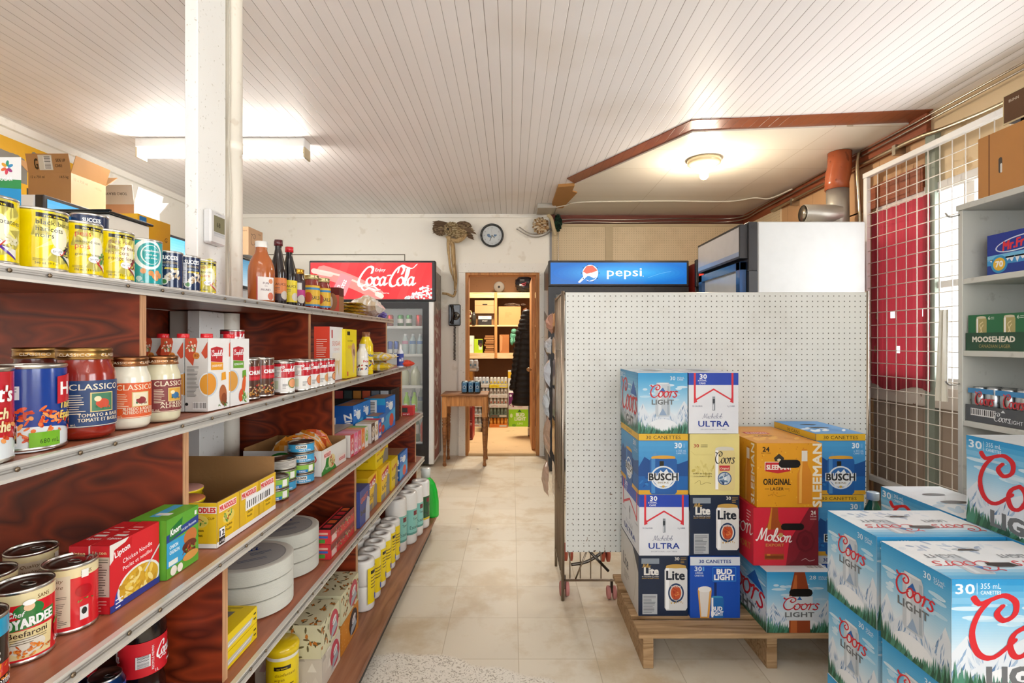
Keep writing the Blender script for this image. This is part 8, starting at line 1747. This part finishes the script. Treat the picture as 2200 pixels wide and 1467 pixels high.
bb('cardboard_box', 'big plain tan box on the right half of the middle back shelf', 'box', -.205, .135, 1.50, .285, '#d0985a', {'F': lab(.34, .285, '#d29c60', ('lines', .1, .12, .2, .2, 4, '#b8854c'))}, y=7.98)
m = MB(); blob(m, (.0, 8.05, 1.815), (.11, .05, .028), ['#6b5444', '#8a7260', '#54423a'], 'matte', 72, .2, 10); tag(m.build('old_shoe'), 'worn brown shoe lying on the big tan box', 'shoe')
m = MB(); blob(m, (.175, 8.05, 1.815), (.04, .05, .022), ['#4a3a34', '#6b5444'], 'matte', 73, .2, 10); tag(m.build('old_shoe'), 'darker worn shoe at the right end of the big tan box', 'shoe')
m = MB(); blob(m, (.205, 8.08, 1.65), (.05, .08, .115), ['#8a4f2c', '#a8683a', '#6b3a20'], 'paper', 74, .15, 10); tag(m.build('paper_bag'), 'crumpled brown paper bag right of the big tan box', 'bag')
bb('white_tin', 'tall white box at the left end of the lower back shelf', 'box', -.72, -.585, 1.075, .265, '#efeada', {'F': lab(.135, .265, '#f1ecdc', ('lines', .04, .09, .11, .13, 3, '#9a968a'))}, y=7.98)
bb('product_box', 'lime green and black box on the lower back shelf', 'box', -.58, -.45, 1.075, .215, '#b8d820', {'F': lab(.13, .215, '#b8d820', ('R', .06, .12, .13, .2, '#1f1d1a'), ('R', .07, .05, .12, .12, '#e8ecc0'), ('E', .1, .12, .025, .03, '#5a3a2a'))}, y=7.98, d=.15)
for k in range(8):
    m = MB(); z = 1.076+.034*k; m.box(-.425+.012*(k % 3), 7.97+.01*(k % 2), z, -.275, 8.2, z+.030, ('#b07840', '#9c6634', '#c08850')[k % 3], 'paper', .004); tag(m.build('paper_bag'), 'flat folded brown paper bag, %s in the left pile on the lower back shelf' % ('lowest', 'second', 'third', 'fourth', 'fifth', 'sixth', 'seventh', 'topmost')[k], 'bag', 'folded paper bags on the back shelf')
bb('paper_bag', 'upright open brown paper bag beside the shelf upright', 'bag', -.19, -.045, 1.075, .28, '#b87238', {'F': lab(.145, .28, '#b87238', ('P', [(0, 0), (.04, .05), (.045, .25), (0, .28)], '#d09058'))}, y=7.98, d=.14)
m = MB(); G1 = ['#6aa88a', '#7ab89a', '#5a987a']
blob(m, (.02, 8.02, 1.33), (.05, .05, .07), G1, 'cloth', 81, .05, 12); blob(m, (.06, 7.99, 1.26), (.035, .035, .06), G1, 'cloth', 82, .05, 12); blob(m, (.0, 7.99, 1.255), (.03, .035, .06), G1, 'cloth', 83, .05, 12); blob(m, (.03, 8.0, 1.41), (.045, .045, .04), G1, 'cloth', 84, .05, 12)
tag(m.build('plush_toy'), 'plain green plush toy slumped on the lower back shelf', 'toy')
m = MB(); blob(m, (.11, 8.02, 1.135), (.09, .06, .042), ['#1f1c1a', '#2f2a26', '#15110f', '#b8301f'], 'matte', 85, .35, 12); tag(m.build('tangled_cords'), 'dark tangle of cords with red bits under the green plush toy', 'cords')
m = MB(); m.lathe([(0, -.11), (.07, -.11), (.085, -.09), (.085, -.0), (.05, .04), (.0, .04)], '#7d746a', 'matte', 20, (-.2, 8.12, 2.09), axis='Y'); m.lathe([(.018, -.115), (.0, -.114)], '#15110f', 'matte', 12, (-.2, 8.12, 2.09), axis='Y'); tag(m.build('wire_spool'), 'grey coiled spool lying on the top back shelf', 'spool')
m = MB(); blob(m, (.19, 8.1, 2.14), (.15, .12, .13), ['#1c1b1e', '#232226', '#151417'], 'film', 86, .1, 12); A = Art(.1, .06); A.T('GARAGE', .05, .03, .014, '#c8283a', w=.08, rot=.3); A.T('SALE', .055, .005, .014, '#c8283a', w=.05, rot=.3); m.art(A, lambda x, y, o: (.13+x, 7.965-o, 2.10+y), 'paper'); tag(m.build('black_bag'), 'black bag with red lettering on the top back shelf', 'bag')
# hooded coat
t = thing('puffer_coat', 'black quilted hooded coat hanging inside the storeroom doorway', 'coat', (.15, 6.78, 0))
def ringed(mb, secs, n=24, col='#17181b', seed=0):
    rr = random.Random(seed); rows = []
    for k, (z, cx, a, b) in enumerate(secs):
        n0 = len(mb.V); rows.append(n0)
        for i in range(n): th = 2*math.pi*i/n; q = 1+.03*rr.uniform(-1, 1); mb.V.append((cx+a*q*math.cos(th), b*q*math.sin(th), z))
    for k in range(len(rows)-1):
        for i in range(n): j = (i+1) % n; mb.face([rows[k]+i, rows[k]+j, rows[k+1]+j, rows[k+1]+i], col, 'coat', True)
    mb.face([rows[0]+i for i in range(n)][::-1], col, 'coat'); mb.face([rows[-1]+i for i in range(n)], col, 'coat')
def quilt(z0, z1, f, n):
    out = []
    for k in range(n*4+1): u = k/(n*4); z = z0+(z1-z0)*u; cx, a, b = f(u); p = .012*abs(math.sin(math.pi*n*u))**.6; out.append((z, cx, a+p-.006, b+p-.006))
    return out
m = MB(); ringed(m, quilt(.42, 1.42, lambda u: (.0+.04*u, .15-.05*u, .10-.02*u), 13)); m.build('coat_body', t)
m = MB(); ringed(m, quilt(.62, 1.40, lambda u: (-.13+.10*u, .055+.01*u, .06), 11), seed=2); m.build('sleeve', t)
m = MB(); ringed(m, quilt(1.38, 1.66, lambda u: (.02+.03*u, .10-.05*u*u, .09-.03*u), 5), seed=3); m.build('hood', t)
# stock on the storeroom floor
FZ = .0125
for k in range(2): case('red case with white script, %s of two behind the side table' % ('lower', 'upper')[k], -.745, 6.55, FZ+.2255*k, 'molson', .25, .36, .225)
def sbx(lb, x0, x1, y, z, h, col, A=None, d=.3, name='beer_case', cat='beer case', **k): return carton(name, lb, cat, (x0, y, z), x1-x0, d, h, col, {'F': A} if A else {}, **k)
sbx('navy case above the red ones behind the side table', -.745, -.46, 6.62, FZ+.4525, .2, '#1f2a44', lab(.285, .2, '#1f2a44', ('R', .2, .1, .26, .16, '#d8d8d8'))); sbx('amber and black case near the top of the left storeroom stack', -.745, -.50, 6.62, FZ+.654, .2, '#c8882c', lab(.245, .2, '#d09432', ('R', 0, 0, .245, .09, '#1f1b18'), ('T', 'A', .2, .11, .05, '#1f1b18', .03), ('R', .17, .03, .22, .07, '#d8d8d8')))
def canrow(A, x0, x1, y0, h, c1, c2, n):
    w_ = (x1-x0)/n
    for k in range(n): x = x0+w_*(k+.5); A.R(x-w_*.46, y0, x+w_*.46, y0+h, c1); A.R(x-w_*.3, y0, x-w_*.1, y0+h, '#eeeeee'); A.E(x, y0+h*.5, w_*.28, h*.28, c2, 12)
def canpk(lb, x0, x1, y, z, c1, c2, tc, n=5, h=.142, d=.27, tt='#d8d0c4'):
    W = x1-x0; t = thing('can_tray', lb, 'can tray', (x0, y, z), 0, 'trays of cans in the storeroom')
    m = MB(); m.box(0, 0, 0, W, d, .045, tc, 'paper', .001); A = Art(W, .045, tc); A.R(W*.55, .01, W*.95, .035, tt); A.L([(W*.1, .02), (W*.3, .026), (W*.45, .02)], .005, '#c83a2a'); m.art(A, FACE['F'](W, d, .045)); m.build('tray_body', t)
    m = MB(); r = W/n/2
    for i in range(n):
        for j in range(3): m.lathe([(r*.9, .04), (r*.95, .11), (r*.75, h-.008), (r*.75, h-.001), (0, h-.002)], c1, 'paper', 14, (r+2*r*i, r*1.1+.08*j, 0))
        m.lathe([(r*.5, -.0), (.0, -.001)], c2, 'paper', 12, (r+2*r*i, r*.12, .08), axis='Y')
    m.build('cans', t)
canpk('silver can tray on top of the left storeroom stack', -.74, -.44, 6.65, FZ+.856, '#c4c8cc', '#5a8ab0', '#9a9ea2', 5)
SP = [('#e08a2a', '#f2b04a', '#e8842c', 'orange cans at the bottom of the centre stack'), ('#7d8a7a', '#5a6a58', '#5a6656', 'grey-green cans second in the centre stack'), ('#cfc4b8', '#b0583a', '#e6e0d8', 'pale cans in the middle of the centre stack'), ('#d3cdc4', '#8a7464', '#e9e4dc', 'pale cans fourth in the centre stack'), ('#d8d4c8', '#e8c820', '#f0d81c', 'mixed cans in a yellow tray topping the centre stack')]
for k, (a, b, c, l) in enumerate(SP): canpk('tray of '+l, -.325, -.065, 7.50, FZ+.143*k, a, b, c, 5)
for k in range(5): canpk('tray of silver cans left of the centre stack, '+('lowest', 'second', 'third', 'fourth', 'topmost')[k], -.60, -.335, 7.55, FZ+.143*k, '#c8ccd0', '#6a94b8' if k > 2 else '#a8a8a0', '#e2ded6', 5)
for k in range(2): sbx('black plastic crate standing before the trays, '+('lower', 'upper')[k], -.415, -.345, 7.12, FZ+.25*k, .245, '#1f1d1d', lab(.07, .245, '#232121', ('R', .01, .06, .06, .07, '#3a3836'), ('R', .01, .16, .06, .17, '#3a3836')), .30, 'crate', 'crate', fin='matte')
A = lab(.28, .25, '#9cd81c'); A.T('BUD', .17, .15, .05, '#f4f8e8', w=.12, bold=.06); A.T('LIGHT', .17, .09, .05, '#f4f8e8', w=.16, bold=.06); A.T('LIME', .17, .03, .03, '#e0f0a0', w=.08); A.E(.04, .16, .02, .03, '#dff0b0'); A.E(.08, .02, .03, .02, '#6aa818'); A.P([(.13, .21), (.16, .25), (.19, .21)], '#3a6a18')
sbx('bright lime green beer case on the storeroom floor', -.05, .235, 7.58, FZ, .25, '#9cd81c', A)
A = lab(.285, .24, '#e6dcd4'); A.P([(0, .24), (0, .05), (.05, .10), (.10, .24)], '#7a2a6a'); A.R(.12, .19, .24, .24, '#8a3a7a'); A.script('Coors', .185, .11, .032, '#26221f', .2, w=.15); A.lines(.13, .03, .24, .08, 3, '#b03a5a'); A.E(.03, .2, .018, .018, '#f2eef2'); A.food(.05, .06, .03, .03, ['#8a3a5a', '#b0506a'], 10, .4, 3)
sbx('white and purple beer case on top of the lime green one', -.05, .235, 7.58, FZ+.2505, .24, '#e0d4cc', A)
sbx('tall white and yellow case behind the purple and white one', -.06, .12, 7.92-.0, FZ, .80, '#e6e0d0', lab(.18, .8, '#e6e0d2', ('R', 0, .68, .18, .78, '#e8b82c'), ('E', .06, .6, .04, .05, '#9aa8b0'), ('E', .06, .45, .04, .05, '#9aa8b0')), .03)
for k in range(2): sbx('navy beer case by the storeroom door, '+('lower', 'upper')[k], .225, .46, 6.95, FZ+.235*k, .234, '#263a5a', lab(.235, .234, '#263a5a', ('T', 'BLUE', .10, .10, .05, '#d8a890', .12), ('E', .09, .19, .02, .02, '#14181f'), ('R', 0, .16, .235, .163, '#3a5276')))
m = MB(); m.lathe([(0, .001), (.055, 0), (.055, .12), (.058, .123), (.053, .125), (.05, .118), (0, .117)], '#d8d0c4', 'metal', 24); m.lathe([(.0556, .02), (.0556, .10)], '#c8bba8', 'paper', 24); tag(m.build('paint_tin', None, (.262, 6.82, FZ)), 'small white tin standing in front of the navy beer cases', 'tin')
